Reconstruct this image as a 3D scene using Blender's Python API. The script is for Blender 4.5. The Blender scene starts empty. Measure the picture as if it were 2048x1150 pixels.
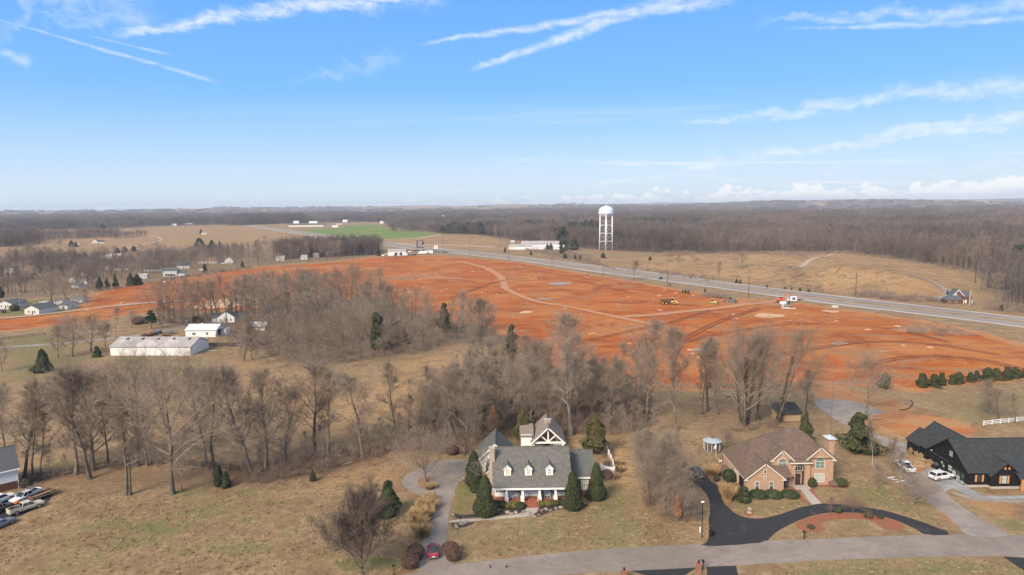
import bpy, bmesh, math, random
import numpy as np
from mathutils import Vector, Matrix
from mathutils.geometry import delaunay_2d_cdt

rad = math.radians
sc = bpy.context.scene
COL = sc.collection
random.seed(11)
RNG = np.random.RandomState(11)

# ------------------------------------------------------------------ camera
CAM_H, FPX = 58.0, 1365.0
PITCH, ROLL = rad(6.95), rad(0.6)
_F = np.array([0, math.cos(PITCH), -math.sin(PITCH)])
_R0 = np.array([1.0, 0, 0]); _U0 = np.array([0, math.sin(PITCH), math.cos(PITCH)])
_R = _R0 * math.cos(ROLL) - _U0 * math.sin(ROLL)
_U = _R0 * math.sin(ROLL) + _U0 * math.cos(ROLL)
_C = np.array([0, 0, CAM_H])
cd = bpy.data.cameras.new('camera'); cam = bpy.data.objects.new('camera', cd); COL.objects.link(cam)
cd.sensor_width = 36.0; cd.lens = 36.0 * FPX / 2048.0
cd.clip_start = 1.0; cd.clip_end = 60000.0
cam.matrix_world = Matrix(((_R[0], _U[0], -_F[0], 0), (_R[1], _U[1], -_F[1], 0), (_R[2], _U[2], -_F[2], CAM_H), (0, 0, 0, 1)))
sc.camera = cam

def ray(px, py):
    d = _F * FPX + _R * (px - 1024) - _U * (py - 575)
    return d / np.linalg.norm(d)
def G(px, py, z=0.0):
    """survey: where a sight line of the photograph meets the level z"""
    d = ray(px, py)
    if d[2] > -0.002: d = d.copy(); d[2] = -0.002
    return _C + d * ((z - CAM_H) / d[2])
def g2(px, py, z=0.0):
    p = G(px, py, z); return (float(p[0]), float(p[1]))
def proj(x, y, z):
    v = np.array([x, y, z]) - _C
    w = float(v @ _F)
    return 1024 + FPX * float(v @ _R) / w, 575 - FPX * float(v @ _U) / w
def height_at(px, py, pty):
    g = G(px, py); lo, hi = 0.0, 150.0
    for _ in range(30):
        m = (lo + hi) / 2
        if proj(g[0], g[1], m)[1] > pty: lo = m
        else: hi = m
    return lo
def ppm(px, py):
    g = G(px, py); return FPX / float((g - _C) @ _F)

# ------------------------------------------------------------------ light
SUN_AZ, SUN_EL = rad(216), rad(36)          # compass bearing (0 = +Y, clockwise) and height of the sun
sv = Vector((math.sin(SUN_AZ) * math.cos(SUN_EL), math.cos(SUN_AZ) * math.cos(SUN_EL), math.sin(SUN_EL)))
sd = bpy.data.lights.new('sun', 'SUN'); sun = bpy.data.objects.new('sun', sd); COL.objects.link(sun)
sd.energy = 3.2; sd.angle = rad(22); sd.color = (1.0, 0.86, 0.68)
sun.rotation_euler = sv.to_track_quat('Z', 'Y').to_euler()
sc.view_settings.view_transform = 'Standard'; sc.view_settings.look = 'None'
sc.view_settings.gamma = 1.0; sc.view_settings.use_curve_mapping = False
sc.view_settings.exposure = 0.86
sc.cycles.use_denoising = True; sc.cycles.denoiser = 'OPENIMAGEDENOISE'; sc.cycles.denoising_input_passes = 'RGB_ALBEDO_NORMAL'; sc.cycles.denoising_prefilter = 'ACCURATE'
sc.cycles.max_bounces = 5; sc.cycles.diffuse_bounces = 2; sc.cycles.glossy_bounces = 2
sc.cycles.transmission_bounces = 3; sc.cycles.volume_bounces = 0; sc.cycles.transparent_max_bounces = 6

class NT:
    """small helper to wire shader nodes"""
    def __init__(s, tree): s.t = tree; s.n = tree.nodes; s.l = tree.links
    def new(s, typ, **kw):
        n = s.n.new(typ)
        for k, v in kw.items(): setattr(n, k, v)
        return n
    def put(s, sock, v):
        if v is None: return
        if isinstance(v, bpy.types.NodeSocket): s.l.new(v, sock)
        else:
            if sock.type == 'RGBA' and len(v) == 3: v = (*v, 1)
            sock.default_value = v
    def m(s, op, a, b=None, c=None, clamp=False):
        n = s.new('ShaderNodeMath', operation=op, use_clamp=clamp)
        s.put(n.inputs[0], a); s.put(n.inputs[1], b); s.put(n.inputs[2], c)
        return n.outputs[0]
    def vm(s, op, a, b=None, scale=None):
        n = s.new('ShaderNodeVectorMath', operation=op)
        s.put(n.inputs[0], a); s.put(n.inputs[1], b)
        if scale is not None: s.put(n.inputs['Scale'], scale)
        return n.outputs['Value'] if op in ('DOT_PRODUCT', 'LENGTH', 'DISTANCE') else n.outputs[0]
    def sst(s, v, a, b):
        n = s.new('ShaderNodeMapRange', interpolation_type='SMOOTHSTEP')
        s.put(n.inputs[0], v); n.inputs[1].default_value = a; n.inputs[2].default_value = b
        return n.outputs[0]
    def lin(s, v, a, b, c, d):
        n = s.new('ShaderNodeMapRange'); s.put(n.inputs[0], v)
        for i, x in enumerate((a, b, c, d)): n.inputs[i + 1].default_value = x
        return n.outputs[0]
    def noise(s, vec, scale, detail=3.0, rough=0.55, dist=0.0):
        n = s.new('ShaderNodeTexNoise'); s.put(n.inputs['Vector'], vec)
        n.inputs['Scale'].default_value = scale; n.inputs['Detail'].default_value = detail
        n.inputs['Roughness'].default_value = rough; n.inputs['Distortion'].default_value = dist
        return n.outputs[0]
    def mix(s, f, a, b, blend='MIX'):
        n = s.new('ShaderNodeMix', data_type='RGBA', blend_type=blend)
        s.put(n.inputs[0], f); s.put(n.inputs[6], a); s.put(n.inputs[7], b)
        return n.outputs[2]
    def mapv(s, vec, scale=(1, 1, 1), rot=(0, 0, 0), loc=(0, 0, 0)):
        n = s.new('ShaderNodeMapping'); s.put(n.inputs[0], vec)
        n.inputs[1].default_value = loc; n.inputs[2].default_value = rot; n.inputs[3].default_value = scale
        return n.outputs[0]

# ------------------------------------------------------------------ sky: blue air, combed cirrus, low cumulus on the horizon
W = bpy.data.worlds.new('World'); sc.world = W; W.use_nodes = True
wt = NT(W.node_tree); wt.n.clear()
sky = wt.new('ShaderNodeTexSky', sky_type='NISHITA', sun_disc=False)
sky.sun_elevation = SUN_EL; sky.sun_rotation = SUN_AZ; sky.altitude = 100
sky.air_density = 1.0; sky.dust_density = 0.6; sky.ozone_density = 2.2
hs = wt.new('ShaderNodeHueSaturation'); hs.inputs['Saturation'].default_value = 1.18
wt.l.new(sky.outputs[0], hs.inputs['Color'])
D = wt.vm('NORMALIZE', wt.new('ShaderNodeTexCoord').outputs['Generated'])
sep = wt.new('ShaderNodeSeparateXYZ'); wt.l.new(D, sep.inputs[0])
dx, dy, dz = sep.outputs
ramp = wt.new('ShaderNodeValToRGB'); wt.l.new(dz, ramp.inputs[0])
e = ramp.color_ramp.elements
e[0].position = 0.0; e[0].color = (4.4, 5.8, 7.2, 1); e[1].position = 1.0; e[1].color = (1.0, 2.7, 6.6, 1)
for pos, c_ in ((0.06, (3.1, 5.2, 7.8, 1)), (0.16, (1.65, 4.1, 8.0, 1)), (0.30, (1.12, 3.3, 7.9, 1)), (0.45, (1.1, 3.0, 7.2, 1))):
    k_ = e.new(pos); k_.color = c_
skycol = wt.mix(0.85, hs.outputs[0], ramp.outputs[0])
fine = wt.noise(D, 70.0, 5.0, 0.65)
mid = wt.noise(D, 16.0, 4.0, 0.6, 0.6)
broad = wt.noise(D, 5.0, 3.0, 0.55, 0.4)
hair = wt.noise(wt.mapv(D, (26, 40, 110), (0, rad(-22), 0)), 1.0, 5.0, 0.66, 0.5)
alpha = None
def streak(ax, ay, bx, by, width, dens, ends=0.12, curl=0.5):
    """one combed cloud band between two bearings, ragged by noise"""
    global alpha
    a, b = ray(ax, ay), ray(bx, by)
    n = np.cross(a, b); n /= np.linalg.norm(n)
    e = b - a; ln = np.linalg.norm(e); e /= ln
    s0 = float(a @ e)
    w = width * 1.45 / FPX
    across = wt.vm('DOT_PRODUCT', D, tuple(n))
    bend = wt.m('MULTIPLY', wt.m('SUBTRACT', mid, 0.5), w * 3.0 * curl)
    across = wt.m('ABSOLUTE', wt.m('ADD', across, bend))
    along = wt.m('DIVIDE', wt.m('SUBTRACT', wt.vm('DOT_PRODUCT', D, tuple(e)), s0), ln)
    grow = wt.m('MULTIPLY_ADD', along, 0.7, 0.35)
    prof = wt.m('SUBTRACT', 1.0, wt.m('DIVIDE', across, wt.m('MULTIPLY', wt.m('MAXIMUM', grow, 0.1), w)), clamp=True)
    tooth = wt.m('MULTIPLY_ADD', wt.m('SUBTRACT', hair, 0.5), 2.3, wt.m('MULTIPLY_ADD', wt.m('SUBTRACT', fine, 0.5), 1.3, prof))
    f = wt.m('MULTIPLY', wt.sst(tooth, -0.1, 1.65), wt.sst(prof, 0.0, 0.7))
    f = wt.m('MULTIPLY', f, wt.m('MULTIPLY', wt.sst(along, -0.02, ends), wt.sst(along, 1.02, 1.0 - ends)))
    f = wt.m('MULTIPLY', f, dens * 0.88)
    alpha = f if alpha is None else wt.m('MAXIMUM', alpha, f)
streak(215, 66, 900, -26, 26, 0.95, 0.1, 0.5)
streak(835, 88, 1480, -6, 13, 0.8, 0.1, 0.5)
streak(940, 142, 1400, -22, 18, 0.85, 0.1, 0.4)
streak(1350, 250, 2250, 140, 22, 0.72, 0.08, 0.6)
streak(1000, 400, 2500, 160, 24, 0.85, 0.2, 0.5)
streak(1150, 395, 2500, 300, 40, 0.6, 0.25, 1.3)
streak(420, 400, 1300, 372, 26, 0.45, 0.3, 1.3)
streak(880, 350, 1180, 300, 8, 0.6, 0.25)
streak(1000, 372, 1900, 280, 24, 0.6, 0.25, 1.0)
streak(-60, 22, 440, 166, 5, 0.55, 0.1, 0.25)
streak(150, 64, 356, 114, 3, 0.45, 0.2, 0.2)
streak(1500, 44, 2300, -10, 20, 0.55, 0.2, 0.9)
streak(1550, 60, 2300, 26, 9, 0.6, 0.2, 0.5)
streak(-80, 60, 320, -30, 36, 0.35, 0.3, 1.2)
streak(150, -30, 330, 52, 26, 0.4, 0.2, 1.0)
streak(-20, 88, 66, 130, 12, 0.7, 0.2, 0.5)
streak(560, 146, 830, 128, 26, 0.25, 0.3, 1.4)
# thin veil, thicker towards the horizon, drawn on a high flat layer
az = wt.m('ARCTAN2', dx, dy)
zz = wt.m('ADD', wt.m('MAXIMUM', dz, 0.0), 0.055)
pl = wt.new('ShaderNodeCombineXYZ'); wt.l.new(wt.m('DIVIDE', dx, zz), pl.inputs[0]); wt.l.new(wt.m('DIVIDE', dy, zz), pl.inputs[1])
veil = wt.noise(wt.mapv(pl.outputs[0], (0.32, 0.80, 1), (0, 0, rad(-30))), 0.8, 7.0, 0.62, 1.0)
low = wt.m('MULTIPLY', wt.sst(dz, 0.17, 0.03), wt.sst(az, -0.75, 0.15))
veilf = wt.m('MULTIPLY', wt.sst(veil, 0.48, 0.70), wt.m('MULTIPLY', low, 0.80))
alpha = wt.m('MAXIMUM', alpha, veilf)
base_veil = wt.m('MAXIMUM', wt.m('MULTIPLY', wt.sst(dz, 0.15, 0.0), 0.34), wt.m('MULTIPLY', wt.sst(dz, 0.36, 0.75), 0.80))  # last term adds an unseen overhead veil for soft, neutral ambient light
alpha = wt.m('MAXIMUM', alpha, base_veil)
# cumulus heads low over the far hills
cv = wt.new('ShaderNodeCombineXYZ'); wt.l.new(az, cv.inputs[0]); wt.l.new(wt.m('MULTIPLY', dz, 1.7), cv.inputs[1])
puff = wt.noise(cv.outputs[0], 42.0, 5.0, 0.55, 0.2)
crowd = wt.noise(wt.mapv(cv.outputs[0], (1, 0.0, 1)), 9.0, 2.0, 0.5)
top = wt.m('MULTIPLY', wt.m('MULTIPLY', wt.sst(az, -0.06, 0.62), 0.021), wt.sst(crowd, 0.30, 0.62))
top = wt.m('MULTIPLY_ADD', wt.sst(az, -0.05, 0.0), 0.009, top)
cum = wt.m('MULTIPLY_ADD', wt.m('SUBTRACT', puff, 0.54), 0.070, wt.m('SUBTRACT', top, dz))
cumf = wt.m('MULTIPLY', wt.sst(cum, -0.0015, 0.004), wt.sst(dz, -0.004, 0.004))
shade = wt.sst(wt.m('ADD', wt.m('MULTIPLY', cum, 9.0), wt.m('MULTIPLY', wt.m('SUBTRACT', fine, 0.5), 0.35)), 0.0, 0.42)
cumcol = wt.mix(shade, (7.9, 7.9, 7.8), (5.3, 5.9, 6.8))
CLOUD = (7.0, 7.35, 7.6)
c1 = wt.mix(alpha, skycol, CLOUD)
c2 = wt.mix(wt.m('MULTIPLY', cumf, 0.9), c1, cumcol)
bg = wt.new('ShaderNodeBackground'); wt.l.new(c2, bg.inputs[0]); bg.inputs[1].default_value = 0.075
wo = wt.new('ShaderNodeOutputWorld'); wt.l.new(bg.outputs[0], wo.inputs[0])
W.cycles.sampling_method = 'MANUAL'; W.cycles.sample_map_resolution = 512

# ------------------------------------------------------------------ materials
MATS = {}
def mat(name, color, rough=0.85, var=0.12, vscale=1.5, color2=None, c2scale=0.35, c2lo=0.45, c2hi=0.65, spec=0.3, metal=0.0,
        bump=0.0, bscale=8.0, coat=0.0, stretch=(1, 1, 1), perobj=0.0, rowz=0.0, rowdark=0.25, emit=None, alpha=1.0):
    """colour with two scales of mottling, an optional second tone in patches, fine relief and a per-object shift"""
    m = bpy.data.materials.new(name); m.use_nodes = True
    t = NT(m.node_tree); b = t.n['Principled BSDF']
    oc = t.new('ShaderNodeTexCoord').outputs['Object']
    vec = t.mapv(oc, stretch)
    base = color
    if color2 is not None:
        base = t.mix(t.sst(t.noise(vec, c2scale, 5.0, 0.62), c2lo, c2hi), color, color2)
    else:
        rgb = t.new('ShaderNodeRGB'); rgb.outputs[0].default_value = (*color, 1); base = rgb.outputs[0]
    k = None
    if var > 0:
        nz = t.noise(vec, vscale, 5.0, 0.68)
        k = t.lin(nz, 0.25, 0.75, 1 - var, 1 + var)
    if perobj > 0:
        r = t.lin(t.new('ShaderNodeObjectInfo').outputs['Random'], 0, 1, 1 - perobj, 1 + perobj)
        k = r if k is None else t.m('MULTIPLY', k, r)
    if rowz > 0:
        sp = t.new('ShaderNodeSeparateXYZ'); t.l.new(oc, sp.inputs[0])
        fr = t.m('FRACT', t.m('DIVIDE', sp.outputs[2], rowz))
        line = t.lin(t.sst(fr, 0.0, 0.2), 0, 1, 1 - rowdark, 1)
        k = line if k is None else t.m('MULTIPLY', k, line)
    if k is not None:
        base = t.vm('SCALE', base, scale=k)
    t.l.new(base, b.inputs['Base Color'])
    b.inputs['Roughness'].default_value = rough; b.inputs['Metallic'].default_value = metal
    b.inputs['Specular IOR Level'].default_value = spec
    if coat: b.inputs['Coat Weight'].default_value = coat; b.inputs['Coat Roughness'].default_value = 0.06
    if bump > 0:
        bn = t.new('ShaderNodeBump'); bn.inputs['Strength'].default_value = bump; bn.inputs['Distance'].default_value = 0.1
        t.l.new(t.noise(vec, bscale, 4.0, 0.6), bn.inputs['Height']); t.l.new(bn.outputs[0], b.inputs['Normal'])
    if emit: b.inputs['Emission Color'].default_value = (*emit[:3], 1); b.inputs['Emission Strength'].default_value = emit[3]
    MATS[name] = m
    return m
M = MATS

# ------------------------------------------------------------------ mesh building
class MB:
    def __init__(s): s.v = []; s.f = []
    def add(s, vs, fs):
        o = len(s.v); s.v.extend(tuple(map(float, p)) for p in vs); s.f.extend(tuple(i + o for i in f) for f in fs); return s
    def box(s, x0, x1, y0, y1, z0, z1):
        return s.add([(x0, y0, z0), (x1, y0, z0), (x1, y1, z0), (x0, y1, z0), (x0, y0, z1), (x1, y0, z1), (x1, y1, z1), (x0, y1, z1)],
                     [(0, 3, 2, 1), (4, 5, 6, 7), (0, 1, 5, 4), (1, 2, 6, 5), (2, 3, 7, 6), (3, 0, 4, 7)])
    def frus(s, lo, hi, z0, z1):
        """box whose bottom rectangle lo=(x0,x1,y0,y1) and top rectangle hi differ"""
        a, b, c, d = lo; e, f, g, h = hi
        return s.add([(a, c, z0), (b, c, z0), (b, d, z0), (a, d, z0), (e, g, z1), (f, g, z1), (f, h, z1), (e, h, z1)],
                     [(0, 3, 2, 1), (4, 5, 6, 7), (0, 1, 5, 4), (1, 2, 6, 5), (2, 3, 7, 6), (3, 0, 4, 7)])
    def hexa(s, p):
        """eight corners: bottom ring then top ring"""
        return s.add(p, [(0, 3, 2, 1), (4, 5, 6, 7), (0, 1, 5, 4), (1, 2, 6, 5), (2, 3, 7, 6), (3, 0, 4, 7)])
    def tube(s, p0, p1, r0, r1=None, n=6, caps=True):
        r1 = r0 if r1 is None else r1
        a, b = Vector(p0), Vector(p1); d = (b - a)
        if d.length < 1e-6: return s
        d.normalize(); u = d.orthogonal().normalized(); w = d.cross(u)
        vs = []
        for p, r in ((a, r0), (b, r1)):
            for i in range(n):
                t = 2 * math.pi * i / n; vs.append(p + u * (math.cos(t) * r) + w * (math.sin(t) * r))
        fs = [(i, (i + 1) % n, n + (i + 1) % n, n + i) for i in range(n)]
        if caps: fs += [tuple(range(n - 1, -1, -1)), tuple(range(n, 2 * n))]
        return s.add(vs, fs)
    def bar(s, p0, p1, w, h, up=(0, 0, 1)):
        a, b = Vector(p0), Vector(p1); d = (b - a).normalized(); u = d.cross(Vector(up))
        if u.length < 1e-4: u = d.orthogonal()
        u.normalize(); v = u.cross(d); u = u * (w / 2); v = v * (h / 2)
        return s.hexa([a - u - v, a + u - v, b + u - v, b - u - v, a - u + v, a + u + v, b + u + v, b - u + v])
    def lathe(s, prof, n=24, c=(0, 0, 0)):
        vs = []
        for r, z in prof:
            for i in range(n):
                t = 2 * math.pi * i / n; vs.append((c[0] + r * math.cos(t), c[1] + r * math.sin(t), c[2] + z))
        fs = [(k * n + i, k * n + (i + 1) % n, (k + 1) * n + (i + 1) % n, (k + 1) * n + i) for k in range(len(prof) - 1) for i in range(n)]
        fs += [tuple(range(n - 1, -1, -1)), tuple(range((len(prof) - 1) * n, len(prof) * n))]
        return s.add(vs, fs)
    def prism(s, poly, axis, a, b):
        """extrude a 2-d polygon along x, y or z from a to b. axis x: poly=(y,z); y: (x,z); z: (x,y)"""
        n = len(poly)
        def P(p, t): return {'x': (t, p[0], p[1]), 'y': (p[0], t, p[1]), 'z': (p[0], p[1], t)}[axis]
        vs = [P(p, a) for p in poly] + [P(p, b) for p in poly]
        fs = [tuple(range(n)), tuple(range(2 * n - 1, n - 1, -1))] + [(i, n + i, n + (i + 1) % n, (i + 1) % n) for i in range(n)]
        return s.add(vs, fs)
    def loft(s, rings, closed=True):
        n = len(rings[0]); vs = [p for r in rings for p in r]
        fs = [(k * n + i, k * n + (i + 1) % n, (k + 1) * n + (i + 1) % n, (k + 1) * n + i) for k in range(len(rings) - 1) for i in range(n)]
        fs += [tuple(range(n - 1, -1, -1)), tuple(range((len(rings) - 1) * n, len(rings) * n))]
        return s.add(vs, fs)
    def mesh(s, name, m, smooth=False):
        me = bpy.data.meshes.new(name); me.from_pydata(s.v, [], s.f); me.update()
        bm = bmesh.new(); bm.from_mesh(me); bmesh.ops.recalc_face_normals(bm, faces=bm.faces); bm.to_mesh(me); bm.free()
        if m is not None: me.materials.append(m)
        if smooth: me.shade_smooth()
        return me
    def obj(s, name, m, parent=None, smooth=False, bevel=0.0, kind=None):
        o = bpy.data.objects.new(name, s.mesh(name, m, smooth)); COL.objects.link(o)
        if parent is not None: o.parent = parent
        if bevel:
            md = o.modifiers.new('edge', 'BEVEL'); md.width = bevel; md.segments = 2; md.limit_method = 'ANGLE'
        if kind: o['kind'] = kind
        return o

def np_mesh(name, V, Fq, m):
    """mesh from numpy arrays; Fq is an (n,3) or (n,4) index array"""
    me = bpy.data.meshes.new(name); n, k = Fq.shape
    me.vertices.add(len(V)); me.vertices.foreach_set('co', np.asarray(V, np.float32).ravel())
    me.loops.add(n * k); me.loops.foreach_set('vertex_index', np.asarray(Fq, np.int32).ravel())
    me.polygons.add(n); me.polygons.foreach_set('loop_start', np.arange(0, n * k, k, dtype=np.int32))
    me.update(calc_edges=True)
    if m is not None: me.materials.append(m)
    return me
def link(name, me, parent=None, loc=None):
    o = bpy.data.objects.new(name, me); COL.objects.link(o)
    if parent is not None: o.parent = parent
    if loc is not None: o.location = loc
    return o
def tag(o, label=None, cat=None, group=None, kind=None):
    if label: o['label'] = label
    if cat: o['category'] = cat
    if group: o['group'] = group
    if kind: o['kind'] = kind
    return o
def thing(name, label, cat, loc=(0, 0, 0), rz=0.0, group=None, scale=None):
    o = bpy.data.objects.new(name, None); COL.objects.link(o); o.empty_display_size = 0.5
    o.location = loc; o.rotation_euler = (0, 0, rz)
    if scale is not None: o.scale = scale
    return tag(o, label, cat, group)
KIDS = {}
def copy_thing(src, loc, rz=0.0, label=None, group=None, scale=None):
    """copy of a thing with its parts and sub-parts, mesh data shared"""
    r = src.copy(); COL.objects.link(r); r.location = loc; r.rotation_euler = (0, 0, rz)
    if scale is not None: r.scale = scale
    if label: r['label'] = label
    if group: r['group'] = group
    if src.name not in KIDS:
        KIDS[src.name] = [(c, list(c.children)) for c in src.children]
    for c, gs in KIDS[src.name]:
        d = c.copy(); COL.objects.link(d); d.parent = r
        for q in gs:
            e = q.copy(); COL.objects.link(e); e.parent = d
    return r

def inside(P, poly):
    """P (n,2) inside polygon, vectorised"""
    x, y = P[:, 0], P[:, 1]; r = np.zeros(len(P), bool); q = np.asarray(poly, float)
    for i in range(len(q)):
        x0, y0 = q[i]; x1, y1 = q[i - 1]
        c = (y0 > y) != (y1 > y)
        r ^= c & (x < (x1 - x0) * (y - y0) / (y1 - y0 + 1e-12) + x0)
    return r
def edge_dist(P, poly, closed=True):
    d = np.full(len(P), 1e18); q = np.asarray(poly, float)
    for i in range(0 if closed else 1, len(q)):
        a, b = q[i - 1], q[i]; ab = b - a
        t = np.clip(((P - a) @ ab) / (ab @ ab + 1e-9), 0, 1)
        e = P - a - t[:, None] * ab
        d = np.minimum(d, (e * e).sum(1))
    return np.sqrt(d)
def soft(P, poly, w):
    s = edge_dist(P, poly) * np.where(inside(P, poly), 1, -1)
    return np.clip(0.5 + s / (2 * w), 0, 1)
def chaikin(pts, n=2, closed=True):
    p = [tuple(q) for q in pts]
    for _ in range(n):
        o = []
        m = len(p)
        rng = range(m) if closed else range(m - 1)
        if not closed: o.append(p[0])
        for i in rng:
            a, b = p[i], p[(i + 1) % m]
            o.append(tuple(a[k] * .75 + b[k] * .25 for k in range(2))); o.append(tuple(a[k] * .25 + b[k] * .75 for k in range(2)))
        if not closed: o.append(p[-1])
        p = o
    return p
def PW(pts): return [g2(*p) for p in pts]
def ellipse_px(cx, cy, rx, ry, n=18):
    return [g2(cx + rx * math.cos(2 * math.pi * i / n), cy + ry * math.sin(2 * math.pi * i / n)) for i in range(n)]
def vnoise(x, y, f, seed=0):
    """cheap smooth value noise, numpy"""
    x = np.asarray(x, float) * f; y = np.asarray(y, float) * f
    xi = np.floor(x).astype(np.int64); yi = np.floor(y).astype(np.int64); u = x - xi; v = y - yi
    u = u * u * (3 - 2 * u); v = v * v * (3 - 2 * v)
    def h(a, b):
        k = (a * 374761393 + b * 668265263 + seed * 1442695041) & 0x7fffffff
        k = ((k ^ (k >> 13)) * 1274126177) & 0x7fffffff
        return ((k ^ (k >> 16)) & 0xffff) / 65535.0
    return (h(xi, yi) * (1 - u) + h(xi + 1, yi) * u) * (1 - v) + (h(xi, yi + 1) * (1 - u) + h(xi + 1, yi + 1) * u) * v
def sheet(name, poly, z, m, res=0.0, zfun=None, thick=0.0, kind='structure'):
    """a flat paved or bare surface; with res it gets an inner lattice that can follow zfun"""
    poly = [tuple(p) for p in poly]
    if res:
        P = []
        for i in range(len(poly)):
            a, b = np.array(poly[i - 1]), np.array(poly[i]); k = max(1, int(np.linalg.norm(b - a) / res))
            P += [tuple(a + (b - a) * (j / k)) for j in range(k)]
        q = np.array(P); x0, y0 = q.min(0); x1, y1 = q.max(0)
        gx, gy = np.meshgrid(np.arange(x0, x1, res), np.arange(y0, y1, res)); g = np.c_[gx.ravel(), gy.ravel()]
        g = g + RNG.uniform(-.3, .3, g.shape) * res
        ok = inside(g, P); ok[ok] &= edge_dist(g[ok], P) > res * 0.5
        pts = [Vector(p) for p in P] + [Vector(p) for p in g[ok]]
        n = len(P)
        vs, es, fs, *_ = delaunay_2d_cdt(pts, [(i, (i + 1) % n) for i in range(n)], [], 1, 1e-5)
        va = np.array([tuple(v) for v in vs]); zz = zfun(va[:, 0], va[:, 1]) if zfun else np.zeros(len(va))
        me = bpy.data.meshes.new(name); me.from_pydata([(a, b, z + c) for (a, b), c in zip(va, zz)], [], fs); me.update()
        bm = bmesh.new(); bm.from_mesh(me); bmesh.ops.recalc_face_normals(bm, faces=bm.faces)
        if sum(f.normal.z for f in bm.faces) < 0: bmesh.ops.reverse_faces(bm, faces=bm.faces)
        bm.to_mesh(me); bm.free(); me.shade_smooth()
    else:
        mb = MB(); mb.prism(poly, 'z', z - max(thick, 0.015), z); me = mb.mesh(name, None)
    me.materials.append(m)
    o = link(name, me); o['kind'] = kind
    return o
MEADOW = []
def meadow_z(x, y):
    """rolling rough meadow beyond the highway"""
    x = np.atleast_1d(np.asarray(x, float)); y = np.atleast_1d(np.asarray(y, float)); P_ = np.c_[x, y]
    z = np.zeros(len(x)); i = np.where((x > 20) & (y > 360) & (y < 1000))[0]
    if len(i):
        k = np.clip(edge_dist(P_[i], MEADOW) * np.where(inside(P_[i], MEADOW), 1, -1) / 45.0, 0, 1)
        z[i] = k * (vnoise(x[i], y[i], 1 / 80, 31) * 12 + vnoise(x[i], y[i], 1 / 28, 32) * 2.2)
    return z
def terrain(x, y):
    """level where the photograph's near and middle ground lie; rolling hills beyond two and a half kilometres"""
    x = np.asarray(x, float); y = np.asarray(y, float); r = np.hypot(x, y)
    k = np.clip((r - 2600) / 5000, 0, 1); k = k * k * (3 - 2 * k)
    h = vnoise(x, y, 1 / 1500, 3) * 0.6 + vnoise(x, y, 1 / 600, 5) * 0.4
    return np.maximum(k * (h * (95 + 25 * np.clip(x / 6000, -1, 1)) - 20) * np.clip(r / 9500, 0.3, 1.0), 0.0)
# ------------------------------------------------------------------ zones of the land (surveyed outlines)
DIRT = [(-120, 664), (-120, 646), (60, 632), (170, 620), (182, 612), (195, 588), (242, 577), (306, 566), (373, 556), (440, 546), (512, 536), (600, 529), (679, 524),
        (757, 514), (868, 511), (913, 515), (1024, 523), (1135, 544), (1260, 564), (1386, 587), (1455, 597), (1536, 602), (1592, 608), (1670, 619), (1731, 628), (1814, 639),
        (1898, 654), (1953, 669), (2009, 686), (2120, 706), (2400, 745), (2500, 800), (2200, 765), (2048, 750), (1960, 757), (1900, 764), (1834, 769), (1809, 774), (1781, 762), (1647, 765), (1536, 762),
        (1441, 772), (1330, 773), (1191, 762), (1135, 740), (1094, 722), (1060, 690), (985, 652), (924, 640), (846, 628), (770, 598), (700, 596), (600, 606), (530, 616), (440, 618), (380, 625), (300, 622),
        (180, 640), (92, 652), (0, 660)]
DIRTW = chaikin(PW(DIRT), 1)
def wob(poly, amp, f, step):
    """a ragged edge"""
    out = []
    for i in range(len(poly)):
        a, b = np.array(poly[i - 1]), np.array(poly[i]); k = max(1, int(np.linalg.norm(b - a) / step))
        for j in range(k):
            p = a + (b - a) * j / k
            out.append((p[0] + (vnoise(p[0], p[1], f, 1) - .5) * 2 * amp, p[1] + (vnoise(p[0], p[1], f, 2) - .5) * 2 * amp))
    return out
DIRTW = wob(DIRTW, 2.2, 0.16, 4.0)
def relief(x, y):
    """graded earth: broad swells with a few cut terraces, never below the land"""
    s = vnoise(x, y, 1 / 70, 8) * 1.1 + vnoise(x, y, 1 / 24, 9) * 0.5 + vnoise(x, y, 1 / 7, 10) * 0.16
    return s
PASTURE = [(607, 461), (679, 455), (690, 451), (751, 448.5), (776, 457), (830, 463), (879, 468.5), (829, 476), (751, 478.5), (715, 480), (668, 477)]

MEADOW[:] = PW([(1215, 530), (1300, 515), (1400, 509), (1700, 507), (1890, 536), (1965, 552), (1960, 590), (1930, 596), (1880, 590), (1830, 590), (1690, 582), (1540, 565), (1400, 546)])
# the land as one sheet, finest where it is nearest
rr = np.r_[np.array([0.5, 12, 26, 40]), 48 * (16000 / 48) ** np.linspace(0, 1, 400)]
aa = np.r_[np.linspace(-180, -52, 40)[:-1], np.linspace(-52, 52, 430), np.linspace(52, 180, 40)[1:-1]]
A, R = np.meshgrid(np.radians(aa), rr)
GX, GY = (np.sin(A) * R).ravel(), (np.cos(A) * R).ravel()
GP = np.c_[GX, GY]
nr, na = R.shape
idx = np.arange(nr * na).reshape(nr, na)
q = np.stack([idx[:-1], np.roll(idx, -1, 1)[:-1], np.roll(idx, -1, 1)[1:], idx[1:]], -1).reshape(-1, 4)
lowz = np.zeros(len(GX))
ind = inside(GP, DIRTW)
GZ = terrain(GX, GY) + meadow_z(GX, GY)
za = np.zeros((len(GX), 4), np.float32); zb = np.zeros((len(GX), 4), np.float32)
near = R.ravel() < 2600
def paint(arr, ch, poly_px, w, val):
    p = PW(poly_px)
    i = np.where(near)[0]
    arr[i, ch] = np.maximum(arr[i, ch], soft(GP[i], p, w) * val)
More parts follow.
